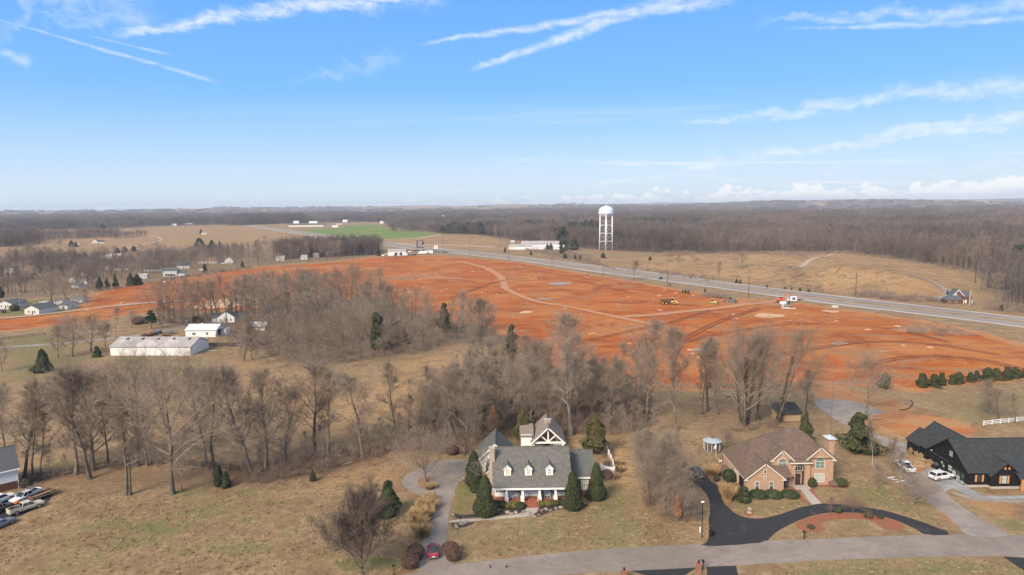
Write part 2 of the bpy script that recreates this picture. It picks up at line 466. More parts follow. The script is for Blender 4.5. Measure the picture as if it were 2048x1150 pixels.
def blob(arr, ch, cx, cy, rx, ry, val):
    i = np.where(near)[0]; p = ellipse_px(cx, cy, rx, ry)
    c = np.mean(p, 0); sz = min(np.ptp(np.array(p)[:, 0]), np.ptp(np.array(p)[:, 1])) * 0.35
    arr[i, ch] = np.maximum(arr[i, ch], soft(GP[i], p, max(sz, 1.0)) * val)
# green lawn tones
for poly, w, v in [
    ([(905, 1127), (898, 1050), (1050, 1040), (1140, 1010), (1250, 985), (1300, 1040), (1400, 1080), (1400, 1092), (1100, 1112)], 4, 0.52),
    ([(898, 1030), (912, 966), (948, 955), (960, 1010), (940, 1030)], 1.5, 0.72),
    ([(1180, 1010), (1215, 960), (1262, 968), (1275, 1010), (1200, 1030)], 3, 0.62),
    ([(1440, 1000), (1500, 1000), (1600, 1000), (1632, 1006), (1560, 1030), (1490, 1036)], 2, 0.55),
    ([(1640, 1004), (1650, 985), (1730, 955), (1790, 980), (1860, 1020), (1905, 1062), (1780, 1020)], 3, 0.60),
    ([(1660, 1050), (1700, 1040), (1745, 1046), (1750, 1062), (1700, 1070)], 1.5, 0.55),
    ([(1480, 1150), (1620, 1124), (2048, 1116), (2100, 1160), (1480, 1175)], 3, 0.60),
    ([(1975, 1040), (2060, 1030), (2060, 1068), (2020, 1064)], 2, 0.62),
    ([(0, 690), (120, 688), (215, 716), (120, 745), (0, 770)], 8, 0.62), ([(0, 676), (110, 668), (140, 690), (0, 705)], 6, 0.7),
    ([(215, 712), (410, 712), (420, 726), (220, 730)], 3, 0.55),
    ([(-20, 634), (0, 605), (165, 592), (182, 606), (160, 620), (40, 632)], 6, 0.7),
    ([(1800, 790), (1870, 778), (2048, 768), (2120, 800), (2060, 870), (1900, 850), (1820, 800)], 9, 0.48),
    ([(400, 650), (450, 640), (470, 650), (430, 668)], 5, 0.35),
    ]: paint(za, 0, poly, w, v)
for b in [(430, 985, 90, 14, .55), (300, 960, 60, 14, .62), (260, 1060, 120, 22, .62), (420, 1020, 110, 18, .5), (150, 1120, 110, 22, .5), (90, 1075, 60, 12, .45), (560, 1040, 120, 12, .34), (740, 1128, 70, 16, .95),
          (690, 1060, 60, 16, .6), (790, 1010, 40, 16, .62), (70, 760, 40, 14, .55), (40, 850, 60, 30, .4), (120, 930, 40, 14, .62), (460, 800, 60, 20, .3), (660, 748, 60, 12, .5), (345, 745, 120, 14, .42), (1500, 1060, 30, 9, .4),
          (520, 1100, 90, 14, .5), (200, 1085, 200, 20, .5), (340, 1050, 160, 16, .55), (480, 1005, 140, 12, .5), (80, 1140, 120, 16, .5), (640, 1110, 50, 24, .55), (590, 1075, 60, 10, .45), (230, 1020, 60, 8, .45), (30, 1010, 40, 12, .4)]: blob(za, 0, *b)
# fallen leaves, bare brush floor and painted-in shade behind the tree row
for poly, w, v in [
    ([(0, 980), (60, 940), (300, 925), (560, 925), (800, 890), (830, 905), (560, 968), (420, 985), (250, 985)], 4, 0.62),
    ([(0, 940), (0, 860), (200, 800), (480, 790), (700, 840), (820, 880), (800, 900), (480, 930)], 14, 0.42), ([(480, 930), (800, 896), (845, 915), (700, 945), (560, 975), (470, 980)], 3, 0.72),
    ([(800, 930), (850, 950), (838, 990), (800, 960)], 2, .5),
    ([(1360, 860), (1450, 790), (1560, 800), (1620, 830), (1600, 870), (1440, 880)], 6, 0.55),
    ([(1270, 985), (1400, 990), (1410, 1050), (1300, 1030)], 3, 0.55),
    ([(1560, 770), (1640, 768), (1640, 800), (1560, 810)], 4, 0.4),
    ([(500, 720), (640, 735), (760, 715), (880, 690), (900, 705), (760, 735), (560, 750)], 8, .45),
    ([(1040, 500), (1110, 492), (1190, 520), (1260, 545), (1240, 548), (1150, 522)], 6, .6)]: paint(za, 1, poly, w, v)
for b in [(1480, 600, 60, 8, .4), (1800, 615, 110, 7, .7), (1590, 560, 90, 12, .6), (1430, 545, 50, 16, .5), (1610, 520, 40, 8, .6), (1140, 512, 60, 7, .7), (330, 900, 200, 40, .3), (690, 870, 120, 40, .4),
          (600, 770, 120, 20, .35), (250, 690, 40, 12, .5), (1650, 590, 60, 8, .5)]: blob(za, 1, *b)
# disturbed orange soil round the building sites
for poly, w, v in [
    ([(1600, 775), (1680, 770), (1790, 790), (1860, 830), (1830, 880), (1740, 870), (1640, 812)], 4, 0.60),
    ([(1740, 850), (1850, 820), (1990, 862), (1930, 880), (1830, 885)], 4, 0.75),
    ([(1790, 925), (1835, 915), (1900, 985), (1840, 960)], 2.5, 0.7),
    ([(1845, 985), (1880, 1000), (1935, 1050), (1930, 1066), (1870, 1020)], 1.2, 0.85),
    ([(1895, 985), (1960, 990), (2060, 1005), (2060, 1040), (1990, 1040), (1930, 1010)], 2, 0.50),
    ([(1950, 985), (2060, 975), (2060, 990), (1965, 992)], 1, 0.45),
    ([(1745, 595), (1850, 563), (1920, 580), (1880, 592)], 6, 0.45),
    ([(520, 458), (600, 462), (668, 478), (640, 478)], 8, 0.5),
    ([(1620, 810), (1700, 870), (1660, 880), (1600, 840)], 3, 0.35)]: paint(za, 2, poly, w, v)
i = np.where(near)[0]
dd = edge_dist(GP[i], DIRTW) * np.where(inside(GP[i], DIRTW), -1, 1)
za[i, 2] = np.maximum(za[i, 2], np.clip(1.15 - dd / 9.0, 0, 1))
# golden meadows and far fields
for poly, w, v in [
    ([(1180, 520), (1400, 508), (1700, 506), (1900, 540), (1970, 580), (1960, 600), (1870, 600), (1560, 575), (1330, 545)], 8, 0.9),
    ([(-60, 520), (0, 480), (90, 468), (280, 458), (520, 452), (600, 462), (560, 480), (340, 500), (200, 505), (0, 520)], 15, 0.85),
    ([(300, 500), (480, 460), (620, 470), (560, 490), (420, 510)], 15, 1.0),
    ([(760, 482), (880, 470), (1000, 478), (1020, 500), (860, 496)], 10, 0.9),
    ([(460, 700), (560, 735), (700, 745), (900, 700), (990, 690), (960, 760), (840, 830), (700, 880), (480, 800)], 8, 0.7),
    ([(640, 960), (800, 912), (830, 930), (800, 970), (700, 1000), (600, 985)], 4, 0.6),
    ([(900, 740), (960, 690), (1010, 690), (960, 760)], 4, .8),
    ([(1440, 560), (1700, 580), (2048, 628), (2048, 640), (1700, 598)], 6, .4),
    ([(1220, 880), (1262, 880), (1280, 980), (1230, 970)], 2, .9),
    ([(1475, 1150), (1620, 1126), (1720, 1124), (1600, 1150)], 2, .5)]: paint(za, 3, poly, w, v)
# woodland floor, near and far
WOOD_C = [(815, 902), (905, 908), (935, 900), (960, 885), (1035, 872), (1262, 868), (1312, 846), (1292, 800), (1190, 772), (1100, 752), (1000, 748), (955, 775), (900, 815), (845, 852)]
WOOD_E = [(300, 640), (430, 632), (560, 610), (760, 598), (850, 632), (960, 648), (1062, 692), (960, 692), (900, 684), (860, 702), (760, 718), (640, 732), (560, 722), (520, 698), (470, 692), (440, 672)]
FOREST_R = [(1090, 489), (1160, 497), (1250, 503), (1400, 507), (1536, 503), (1700, 505), (1790, 517), (1900, 535), (1972, 546), (1975, 572), (2020, 612), (2200, 628), (2500, 560), (2400, 470), (2048, 461), (1740, 460), (1500, 452), (1100, 452), (880, 452), (790, 455), (880, 467), (960, 470)]
for p in (WOOD_C, WOOD_E): paint(zb, 0, p, 7, 0.95)
paint(zb, 0, FOREST_R, 15, 1.0)
paint(zb, 1, PASTURE, 14, 1.0)
VILL = [(-80, 615), (-80, 520), (60, 505), (250, 500), (330, 500), (520, 498), (760, 486), (760, 512), (500, 533), (250, 572), (180, 585), (60, 600)]
paint(zb, 0, VILL, 12, 0.55)
# beyond: woodland with clearings, told apart by a slow pattern
Rf = R.ravel()
far = np.clip((Rf - 1900) / 700, 0, 1)
FARFIELDS = [[(1735, 441.5), (1800, 436), (2048, 438), (2200, 440), (2200, 447), (1900, 444)], [(1640, 425), (1700, 421), (1760, 424), (1700, 428)], [(600, 447), (780, 444), (780, 449), (640, 451)],
             [(-100, 474), (0, 462), (250, 458), (330, 452), (480, 449), (600, 446), (610, 450), (500, 462), (200, 480)], [(1900, 409), (2000, 408), (2000, 411), (1900, 411)], [(1350, 412), (1420, 411), (1430, 413)], [(1560, 414), (1660, 413), (1650, 417)]]
clear = np.zeros(len(Rf))
for p in FARFIELDS: clear = np.maximum(clear, soft(GP, PW(p), 25))
spots = vnoise(GX, GY, 1 / 1000, 21) * .7 + vnoise(GX, GY, 1 / 300, 22) * .3
rnd = np.clip((spots - 0.57) * 9, 0, 1) * np.clip((Rf - 2900) / 500, 0, 1)
clear = np.maximum(clear, rnd)
zb[:, 0] = np.maximum(zb[:, 0], far * (1 - clear))
za[:, 3] = np.maximum(za[:, 3], far * clear * 0.8)
me = np_mesh('ground', np.c_[GX, GY, GZ], q, None); me.shade_smooth()
for nm, arr in (('za', za), ('zb', zb)):
    at = me.attributes.new(nm, 'FLOAT_COLOR', 'POINT'); at.data.foreach_set('color', arr.ravel())

gm = bpy.data.materials.new('land'); gm.use_nodes = True; t = NT(gm.node_tree); b = t.n['Principled BSDF']
oc = t.new('ShaderNodeTexCoord').outputs['Object']
n50 = t.noise(oc, 0.022, 4, .6); n8 = t.noise(oc, 0.13, 5, .62, .5); n2 = t.noise(oc, 0.55, 4, .65); n03 = t.noise(oc, 2.6, 3, .7)
comb = t.noise(t.mapv(oc, (0.5, 3.2, 1), (0, 0, rad(20))), 0.8, 4, .65)
sa = t.new('ShaderNodeSeparateColor'); a1 = t.new('ShaderNodeAttribute', attribute_name='za'); t.l.new(a1.outputs['Color'], sa.inputs[0]); gold = a1.outputs['Alpha']
sb = t.new('ShaderNodeSeparateColor'); a2 = t.new('ShaderNodeAttribute', attribute_name='zb'); t.l.new(a2.outputs['Color'], sb.inputs[0])
grn, lit, org = sa.outputs; wood, past, _x = sb.outputs
mixn = t.m('ADD', t.m('MULTIPLY', n8, .55), t.m('MULTIPLY', n2, .45))
def thr(attr, lo, hi, k=1.7):
    return t.sst(t.m('MULTIPLY_ADD', t.m('SUBTRACT', mixn, .5), k, attr), lo, hi)
straw = t.mix(t.sst(n8, .36, .66), (0.202, 0.130, 0.070), (0.305, 0.207, 0.118))
straw = t.mix(t.m('MULTIPLY', t.sst(n2, .5, .66), .65), straw, (0.150, 0.096, 0.056))
straw = t.mix(t.m('MULTIPLY', t.sst(n8, .50, .60), t.m('MULTIPLY', t.sst(n50, .40, .60), .55)), straw, (0.135, 0.122, 0.050))
straw = t.mix(t.m('MULTIPLY', t.sst(n2, .46, .32), .45), straw, (0.36, 0.265, 0.155))
goldc = t.mix(t.sst(comb, .38, .66), (0.245, 0.146, 0.070), (0.40, 0.256, 0.128))
goldc = t.mix(t.m('MULTIPLY', t.sst(n8, .50, .62), .7), goldc, (0.150, 0.094, 0.052))
goldc = t.mix(t.m('MULTIPLY', t.sst(n50, .50, .62), .45), goldc, (0.165, 0.112, 0.060))
c = t.mix(t.m('MULTIPLY', t.sst(gold, .2, .8), .92), straw, goldc)
greenc = t.mix(t.sst(n2, .38, .64), (0.098, 0.104, 0.034), (0.175, 0.158, 0.066))
c = t.mix(t.m('MULTIPLY', thr(grn, .22, .82, 2.2), .88), c, greenc)
litter_shade = t.mix(t.sst(n03, .4, .65), (0.150, 0.090, 0.055), (0.215, 0.135, 0.085))  # leaf litter brown, darkened so it also carries the trees' shade
c = t.mix(t.m('MULTIPLY', thr(lit, .3, .8, 1.2), .8), c, litter_shade)
orgc = t.mix(t.sst(n8, .4, .62), (0.40, 0.128, 0.040), (0.36, 0.19, 0.085))
c = t.mix(t.m('MULTIPLY', thr(org, .35, .75, 1.5), .9), c, orgc)
woodc = t.mix(t.sst(mixn, .38, .62), (0.096, 0.070, 0.050), (0.170, 0.118, 0.080))
c = t.mix(t.m('MULTIPLY', thr(wood, .3, .8, .9), .92), c, woodc)
pastc = t.mix(t.sst(n50, .4, .62), (0.118, 0.178, 0.036), (0.165, 0.185, 0.055))
c = t.mix(t.sst(past, .4, .6), c, pastc)
c = t.vm('SCALE', c, scale=t.lin(n03, .25, .75, .70, 1.30))
c = t.vm('SCALE', c, scale=t.lin(comb, .25, .75, .86, 1.14))
t.l.new(c, b.inputs['Base Color']); b.inputs['Roughness'].default_value = .95; b.inputs['Specular IOR Level'].default_value = .1
bn = t.new('ShaderNodeBump'); bn.inputs['Strength'].default_value = .55; bn.inputs['Distance'].default_value = .25
t.l.new(t.m('ADD', n2, t.m('MULTIPLY', n03, .6)), bn.inputs['Height']); t.l.new(bn.outputs[0], b.inputs['Normal'])
me.materials.append(gm)
tag(link('ground', me), kind='structure')

# graded orange earth
dm = bpy.data.materials.new('orange_earth'); dm.use_nodes = True; t = NT(dm.node_tree); b = t.n['Principled BSDF']
oc = t.new('ShaderNodeTexCoord').outputs['Object']
st = t.mapv(oc, (0.55, 1.25, 1), (0, 0, rad(-24)))
g1 = t.noise(st, 0.03, 5, .6, .8); g2n = t.noise(t.mapv(oc, (0.5, 1.3, 1), (0, 0, rad(-35))), 0.11, 5, .66, .6); g3 = t.noise(oc, 0.9, 4, .7); g4 = t.noise(oc, .018, 3, .5)
tr = t.new('ShaderNodeTexWave', wave_type='BANDS', bands_direction='Y'); t.l.new(t.mapv(oc, (1, 1, 1), (0, 0, rad(-22))), tr.inputs[0])
tr.inputs['Scale'].default_value = .22; tr.inputs['Distortion'].default_value = 9; tr.inputs['Detail'].default_value = 3; tr.inputs['Detail Scale'].default_value = .6
sp = t.new('ShaderNodeSeparateXYZ'); t.l.new(oc, sp.inputs[0])
c = t.mix(t.sst(g1, .34, .66), (0.315, 0.078, 0.015), (0.38, 0.122, 0.027))
c = t.mix(t.m('MULTIPLY', t.sst(g4, .48, .60), .75), c, (0.385, 0.158, 0.048))
dk = t.noise(oc, .026, 5, .62, 1.2)
c = t.mix(t.m('MULTIPLY', t.sst(dk, .50, .62), .8), c, (0.245, 0.060, 0.018))
c = t.mix(t.m('MULTIPLY', t.sst(g2n, .50, .66), .75), c, (0.41, 0.165, 0.060))
c = t.mix(t.m('MULTIPLY', t.sst(g2n, .46, .34), .75), c, (0.24, 0.062, 0.024))
c = t.mix(t.m('MULTIPLY', t.sst(g3, .60, .72), .5), c, (0.52, 0.30, 0.17))
brn = t.noise(st, .075, 4, .6, .3)
c = t.mix(t.m('MULTIPLY', t.sst(brn, .53, .64), .8), c, (0.27, 0.150, 0.078))
pale = t.noise(t.mapv(oc, (0.25, 1.5, 1), (0, 0, rad(-10)), (40, 3, 0)), .11, 4, .55, .4)
c = t.mix(t.m('MULTIPLY', t.sst(pale, .685, .74), .85), c, (0.60, 0.42, 0.30))
c = t.vm('SCALE', c, scale=t.lin(tr.outputs['Fac'], 0, 1, .96, 1.03))
c = t.vm('SCALE', c, scale=t.lin(g3, .25, .75, .84, 1.16))
t.l.new(c, b.inputs['Base Color']); b.inputs['Roughness'].default_value = .95; b.inputs['Specular IOR Level'].default_value = .1
bn = t.new('ShaderNodeBump'); bn.inputs['Strength'].default_value = .7; bn.inputs['Distance'].default_value = .5
t.l.new(t.m('ADD', t.m('MULTIPLY', tr.outputs['Fac'], .12), t.m('ADD', g3, g2n)), bn.inputs['Height']); t.l.new(bn.outputs[0], b.inputs['Normal'])
def dirt_z(x, y):
    P_ = np.c_[np.atleast_1d(x), np.atleast_1d(y)]
    return relief(P_[:, 0], P_[:, 1]) * np.clip(edge_dist(P_, DIRTW) / 14.0, 0, 1)
sheet('dirt_field', DIRTW, 0.05, dm, 6.0, dirt_z)
def dz_at(x, y):
    return 0.05 + float(dirt_z(x, y)[0]) if inside(np.array([[x, y]]), DIRTW)[0] else 0.0

# ------------------------------------------------------------------ pavements
mat('road_asphalt', (0.195, 0.160, 0.135), .9, .14, .7, (0.245, 0.203, 0.172), .07, .42, .62, bump=.25, bscale=14)
mat('drive_asphalt', (0.215, 0.178, 0.156), .9, .12, .6, (0.265, 0.222, 0.196), .16, .42, .62, bump=.25, bscale=14)
mat('fresh_asphalt', (0.0265, 0.0255, 0.0275), .82, .20, .9, (0.066, 0.058, 0.052), .30, .58, .72, bump=.3, bscale=16)
mat('highway_asphalt', (0.205, 0.175, 0.155), .9, .12, .25, (0.245, 0.212, 0.188), .03, .42, .6)
mat('pale_concrete', (0.42, 0.355, 0.305), .9, .10, .3, (0.36, 0.30, 0.25), .05)
mat('new_concrete', (0.30, 0.295, 0.295), .85, .08, .6, (0.215, 0.215, 0.225), .22, .42, .6)
mat('path_concrete', (0.36, 0.32, 0.275), .9, .08, 1.2)
mat('gravel', (0.220, 0.185, 0.160), .95, .22, 3.0, (0.275, 0.235, 0.205), .3, .4, .6, bump=.5, bscale=20)
mat('haul_gravel', (0.37, 0.190, 0.100), .95, .2, .6, (0.43, 0.175, 0.065), .1, .4, .62)
mat('lane_dirt', (0.36, 0.265, 0.19), .95, .15, .5)
mat('black_mulch', (0.042, 0.036, 0.034), .95, .35, 2.5, (0.09, 0.07, 0.055), .9, .5, .7, bump=.8, bscale=6)
mat('red_mulch', (0.265, 0.088, 0.048), .95, .25, 2.5, (0.20, 0.10, 0.055), .5, .45, .65, bump=.8, bscale=6)
mat('leaf_bed', (0.22, 0.125, 0.068), .95, .25, 2.5, (0.27, 0.18, 0.10), .7, bump=.8, bscale=6)
_m = M['road_asphalt']; _t = NT(_m.node_tree); _b = _m.node_tree.nodes['Principled BSDF']; _l = _b.inputs['Base Color'].links[0].from_socket; _oc = _t.new('ShaderNodeTexCoord').outputs['Object']
_v = _t.new('ShaderNodeTexVoronoi', feature='DISTANCE_TO_EDGE'); _t.l.new(_t.mapv(_oc, (.10, .30, 1)), _v.inputs['Vector']); _v.inputs['Scale'].default_value = 1.0
_ns = _t.noise(_oc, .5, 3, .6); _cr = _t.m('MULTIPLY', _t.sst(_v.outputs['Distance'], .022, .004), _t.sst(_ns, .42, .6)); _st = _t.m('MULTIPLY', _t.sst(_t.noise(_t.mapv(_oc, (.22, 1.1, 1), (0, 0, rad(4))), .6, 4, .6), .58, .72), .35)
_t.l.new(_t.mix(_t.m('MAXIMUM', _t.m('MULTIPLY', _cr, .6), _st), _l, (0.13, 0.105, 0.09)), _b.inputs['Base Color'])
PAVED = []
def road(name, px, m, z=0.022, ch=2, closed=True, amp=0.0):
    p = PW(px)
    if ch: p = chaikin(p, ch)
    if amp: p = wob(p, amp, .5, 1.2)
    PAVED.append(p)
    return sheet(name, p, z, m)
UP = [(600, 1230), (740, 1166), (809, 1148), (905, 1129), (985, 1120), (1072, 1110), (1200, 1098), (1300, 1093), (1411, 1088), (1533, 1082), (1616, 1079), (1730, 1073.5), (1851, 1069), (1950, 1069), (2048, 1070), (2200, 1074), (2600, 1090)]
LO = [(2600, 1142), (2300, 1122), (2048, 1115), (2006, 1112.5), (1900, 1112.5), (1823, 1114), (1616, 1122), (1472, 1131), (1411, 1134), (1263, 1142), (1200, 1144.5), (1100, 1151), (1000, 1172), (880, 1210), (760, 1290)]
road('road', UP + LO, M['road_asphalt'], .022, 1, amp=.14)
road('driveway', [(832, 1146), (846.6, 1086.6), (853.6, 1058), (867.7, 1023), (866, 1003), (839.5, 990), (812, 979), (803.5, 967), (807, 953), (834, 938), (865, 924), (886, 921), (910, 919), (934, 917.5), (933, 935), (928.7, 947), (912, 969), (905, 1002), (899, 1025.5), (893.5, 1058), (892, 1086.5), (897, 1108), (914, 1130), (880, 1138)], M['drive_asphalt'], .028, 2, amp=.16)
road('tree_island', [(834, 963), (838, 957), (851, 953), (866, 956), (873, 964), (874, 972), (866, 978), (851, 980), (838, 975)], M['leaf_bed'], .06, 2)
road('front_walk', [(898, 1040.5), (980, 1035), (1040, 1028.5), (1050, 1022), (1053, 1013), (1077, 1013), (1076, 1021), (1062, 1031), (1040, 1034.5), (980, 1040), (897.5, 1046)], M['path_concrete'], .03, 1)
road('mulch_bed', [(901, 1026), (928, 1030), (960, 1028), (990, 1022), (1030, 1016), (1050, 1012), (1051, 1021), (1040, 1026), (1000, 1030), (950, 1035), (905, 1038.5)], M['black_mulch'], .026, 2, amp=.12)
road('mulch_bed', [(900, 1046.5), (930, 1045), (952, 1044), (945, 1050), (925, 1056), (905, 1053)], M['black_mulch'], .026, 2, amp=.12)
road('mulch_bed', [(1077, 1012), (1110, 1009), (1170, 1008), (1182, 1012), (1150, 1018), (1110, 1020), (1092, 1028), (1068, 1036), (1060, 1033), (1078, 1022)], M['black_mulch'], .026, 2, amp=.12)
road('driveway', [(1398, 1093), (1416, 1083), (1420.7, 1066), (1418, 1044), (1420, 1015), (1418, 992.7), (1399.5, 972), (1371, 962), (1364, 950), (1376, 940), (1400, 941), (1409, 948), (1416, 957), (1424, 966), (1441.8, 971), (1490, 976), (1490, 986), (1455, 984), (1441, 993), (1446, 1004), (1456, 1015), (1472, 1028.5), (1496, 1037), (1524, 1038.5), (1552, 1031), (1587, 1018.5), (1632, 1008), (1640, 1007), (1675, 1008), (1729, 1014), (1776, 1022.5), (1827, 1038), (1916, 1070), (1851, 1071),
     (1827, 1055), (1780, 1036), (1729, 1026.5), (1663, 1023.5), (1632, 1029), (1599, 1040), (1566, 1054.5), (1547, 1069), (1533, 1085), (1470, 1090)], M['fresh_asphalt'], .030, 1, amp=.14)
road('mulch_bed', [(1599, 1041.5), (1632, 1031), (1663, 1025), (1729, 1028), (1780, 1037), (1810, 1050), (1808, 1058), (1782, 1060), (1762, 1056), (1750, 1044), (1728, 1038), (1690, 1037), (1655, 1041), (1638, 1048), (1652, 1058), (1645, 1064), (1616, 1064), (1596, 1058), (1588, 1049)], M['red_mulch'], .026, 2, amp=.15)
road('mulch_bed', [(1567, 970), (1592, 972), (1612, 1002), (1622, 1008), (1612, 1009), (1600, 1000), (1580, 980)], M['red_mulch'], .026, 1, amp=.1)
road('mulch_bed', [(1606, 969), (1640, 966), (1690, 966), (1698, 974), (1680, 978), (1650, 973), (1622, 974), (1640, 1000), (1645, 1006), (1632, 1006)], M['red_mulch'], .026, 1, amp=.1)
road('front_walk', [(1594, 969), (1607, 969), (1644, 1007), (1624, 1009.5)], M['path_concrete'], .032, 0)
road('mulch_bed', [(1486, 1022), (1500, 1018), (1512, 1024), (1506, 1032), (1490, 1032)], M['red_mulch'], .026, 2, amp=.1)
road('driveway', [(1930, 1071), (1909.5, 1044), (1862.5, 1009), (1827, 983), (1797, 955), (1788, 927), (1780, 905), (1756, 880), (1740, 872), (1750, 866), (1786, 882), (1830, 886), (1832, 902), (1806, 903), (1806, 920), (1822, 938), (1841, 946), (1866, 962), (1890.7, 981), (1909.5, 1004.4), (1968, 1042), (2026, 1071), (1980, 1075)], M['gravel'], .026, 1, amp=.1)
road('gravel_pad', [(1617, 800), (1650, 797), (1692, 800), (1740, 812), (1776, 825), (1736, 834), (1715, 846), (1700, 857), (1680, 845)], M['gravel'], .026, 2, amp=.3)
road('garage_apron', [(1841, 945), (1862, 934), (1880, 927), (1896, 933), (1936, 968), (1938, 975), (1912, 976), (1890, 982), (1866, 964)], M['new_concrete'], .034, 0)
road('front_walk', [(1905, 977), (1936, 976), (1968, 992), (2100, 991), (2100, 997.5), (1966, 998.5), (1930, 988)], M['new_concrete'], .036, 0)
road('gravel_strip', [(1893, 982), (1930, 989), (1966, 1000), (2100, 999), (2100, 1006), (1962, 1004), (1925, 995)], M['gravel'], .028, 1, amp=.08)
for px in ([(1263, 1142), (1393, 1135.5), (1370, 1150), (1340, 1200), (1250, 1200), (1300, 1158), (1290, 1150)], [(1413, 1134), (1472, 1131.5), (1476, 1150), (1490, 1200), (1418, 1200), (1414, 1150)], [(2006, 1113), (2048, 1116), (2200, 1122), (2300, 1190), (2120, 1190), (2048, 1142)]):
    road('driveway', px, M['fresh_asphalt'], .030, 0)
# village lane, farm tracks
def lane(name, px, w, m, z=.03, zf=None):
    p = np.array(chaikin(PW(px), 2, False)); d = np.gradient(p, axis=0); d /= np.linalg.norm(d, axis=1)[:, None] + 1e-9
    nrm = np.c_[-d[:, 1], d[:, 0]] * (w / 2) * RNG.uniform(.82, 1.12, (len(p), 1))
    L, Rr = p + nrm, p - nrm
    if zf is None:
        V = np.r_[np.c_[L, np.full(len(L), z)], np.c_[Rr, np.full(len(L), z)]]
    else:
        V = np.r_[np.c_[L, z + zf(L[:, 0], L[:, 1])], np.c_[Rr, z + zf(Rr[:, 0], Rr[:, 1])]]
    n = len(L); Fq = np.array([(i, i + 1, n + i + 1, n + i) for i in range(n - 1)])
    me = np_mesh(name, V, Fq[:, ::-1], m); return tag(link(name, me), kind='structure')
lane('lane', [(-200, 648), (0, 640), (170, 621), (300, 609), (400, 602)], 7, M['lane_dirt'], .35, dirt_z)
lane('farm_track', [(-100, 700), (90, 690), (240, 676), (330, 662), (395, 650), (440, 640)], 4, M['gravel'], .03)
lane('farm_track', [(330, 662), (370, 652), (386, 646), (380, 640), (350, 640)], 5, M['gravel'], .034)
lane('farm_track', [(230, 500), (300, 487), (330, 478), (300, 470)], 5, M['lane_dirt'], .03)
lane('hill_track', [(1536, 540), (1610, 541), (1700, 552), (1800, 565), (1872, 578), (1898, 586), (1890, 600)], 4, M['gravel'], .3, meadow_z)
lane('hill_track', [(1600, 541), (1640, 523), (1665, 512)], 5, M['lane_dirt'], .34, meadow_z)
road('turnaround', [(1868, 574), (1892, 577), (1904, 590), (1896, 602), (1872, 604), (1876, 590)], M['gravel'], .04, 2)
lane('haul_road', [(1245, 640), (1330, 633), (1430, 622), (1500, 609), (1560, 603), (1600, 598)], 6.5, M['haul_gravel'], .26, lambda x, y: dirt_z(x, y) )
lane('haul_road', [(1010, 578), (1006, 560), (985, 545), (950, 532), (913, 524)], 6, M['haul_gravel'], .25, dirt_z)
lane('haul_road', [(1010, 578), (1060, 604), (1140, 618), (1230, 640), (1330, 660)], 5, M['haul_gravel'], .255, dirt_z)
lane('pale_track', [(760, 485), (830, 489), (900, 490), (990, 494)], 10, M['pale_concrete'], .05)
lane('pale_track', [(715, 481), (760, 479), (829, 477), (879, 470)], 9, M['pale_concrete'], .04)
mat('pale_sand', (0.50, 0.32, 0.20), .95, .16, .2, (0.44, 0.22, 0.10), .15)
def patch(px, z=.5):
    p = wob(chaikin(PW(px), 2), 3.2, .13, 2.0)
    return sheet('sand_patch', p, .10, M['pale_sand'], 3.0, lambda x, y: dirt_z(x, y) + .10)
patch([(380, 622), (420, 604), (470, 596), (530, 588), (532, 604), (480, 614), (420, 618)])
patch([(1497, 630), (1530, 627), (1575, 634), (1560, 640), (1520, 638)])
patch([(1645, 622), (1670, 621), (1680, 627), (1655, 628)])
patch([(1040, 626), (1062, 624), (1066, 630), (1044, 630)])
# wheel ruts, a cut bank, heaps and grey spots on the graded earth
mat('dark_earth', (0.250, 0.074, 0.026), .95, .25, .4, (0.28, 0.10, 0.04), .2); mat('grey_spot', (0.27, 0.225, 0.19), .95, .2, .5); mat('heap_earth', (0.27, 0.135, 0.075), .95, .3, .6, (0.17, 0.115, 0.08), .3, bump=.8, bscale=3)
for px in ([(1420, 745), (1560, 715), (1720, 690), (1850, 690), (2000, 715)], [(1330, 700), (1460, 668), (1600, 650), (1760, 655), (1900, 690)], [(900, 600), (1000, 560), (1120, 556), (1260, 590)], [(1250, 720), (1360, 690), (1430, 650), (1520, 618)], [(860, 540), (960, 530), (1080, 545), (1200, 565)], [(1700, 740), (1820, 715), (1950, 722), (2060, 745)], [(1120, 700), (1230, 675), (1330, 655), (1420, 626)]):
    w_ = np.array(chaikin(PW(px), 2, False)); d_ = np.gradient(w_, axis=0); d_ /= np.linalg.norm(d_, axis=1)[:, None]; o_ = np.c_[-d_[:, 1], d_[:, 0]]
    for s_ in (-1.1, 1.1):
        c_ = w_ + o_ * s_; L_, R_ = c_ + o_ * .32, c_ - o_ * .32; n_ = len(c_)
        V = np.r_[np.c_[L_, dirt_z(L_[:, 0], L_[:, 1]) + .36], np.c_[R_, dirt_z(R_[:, 0], R_[:, 1]) + .36]]
        tag(link('wheel_rut', np_mesh('wheel_rut', V, np.array([(i, i + 1, n_ + i + 1, n_ + i) for i in range(n_ - 1)])[:, ::-1], M['dark_earth'])), kind='structure')
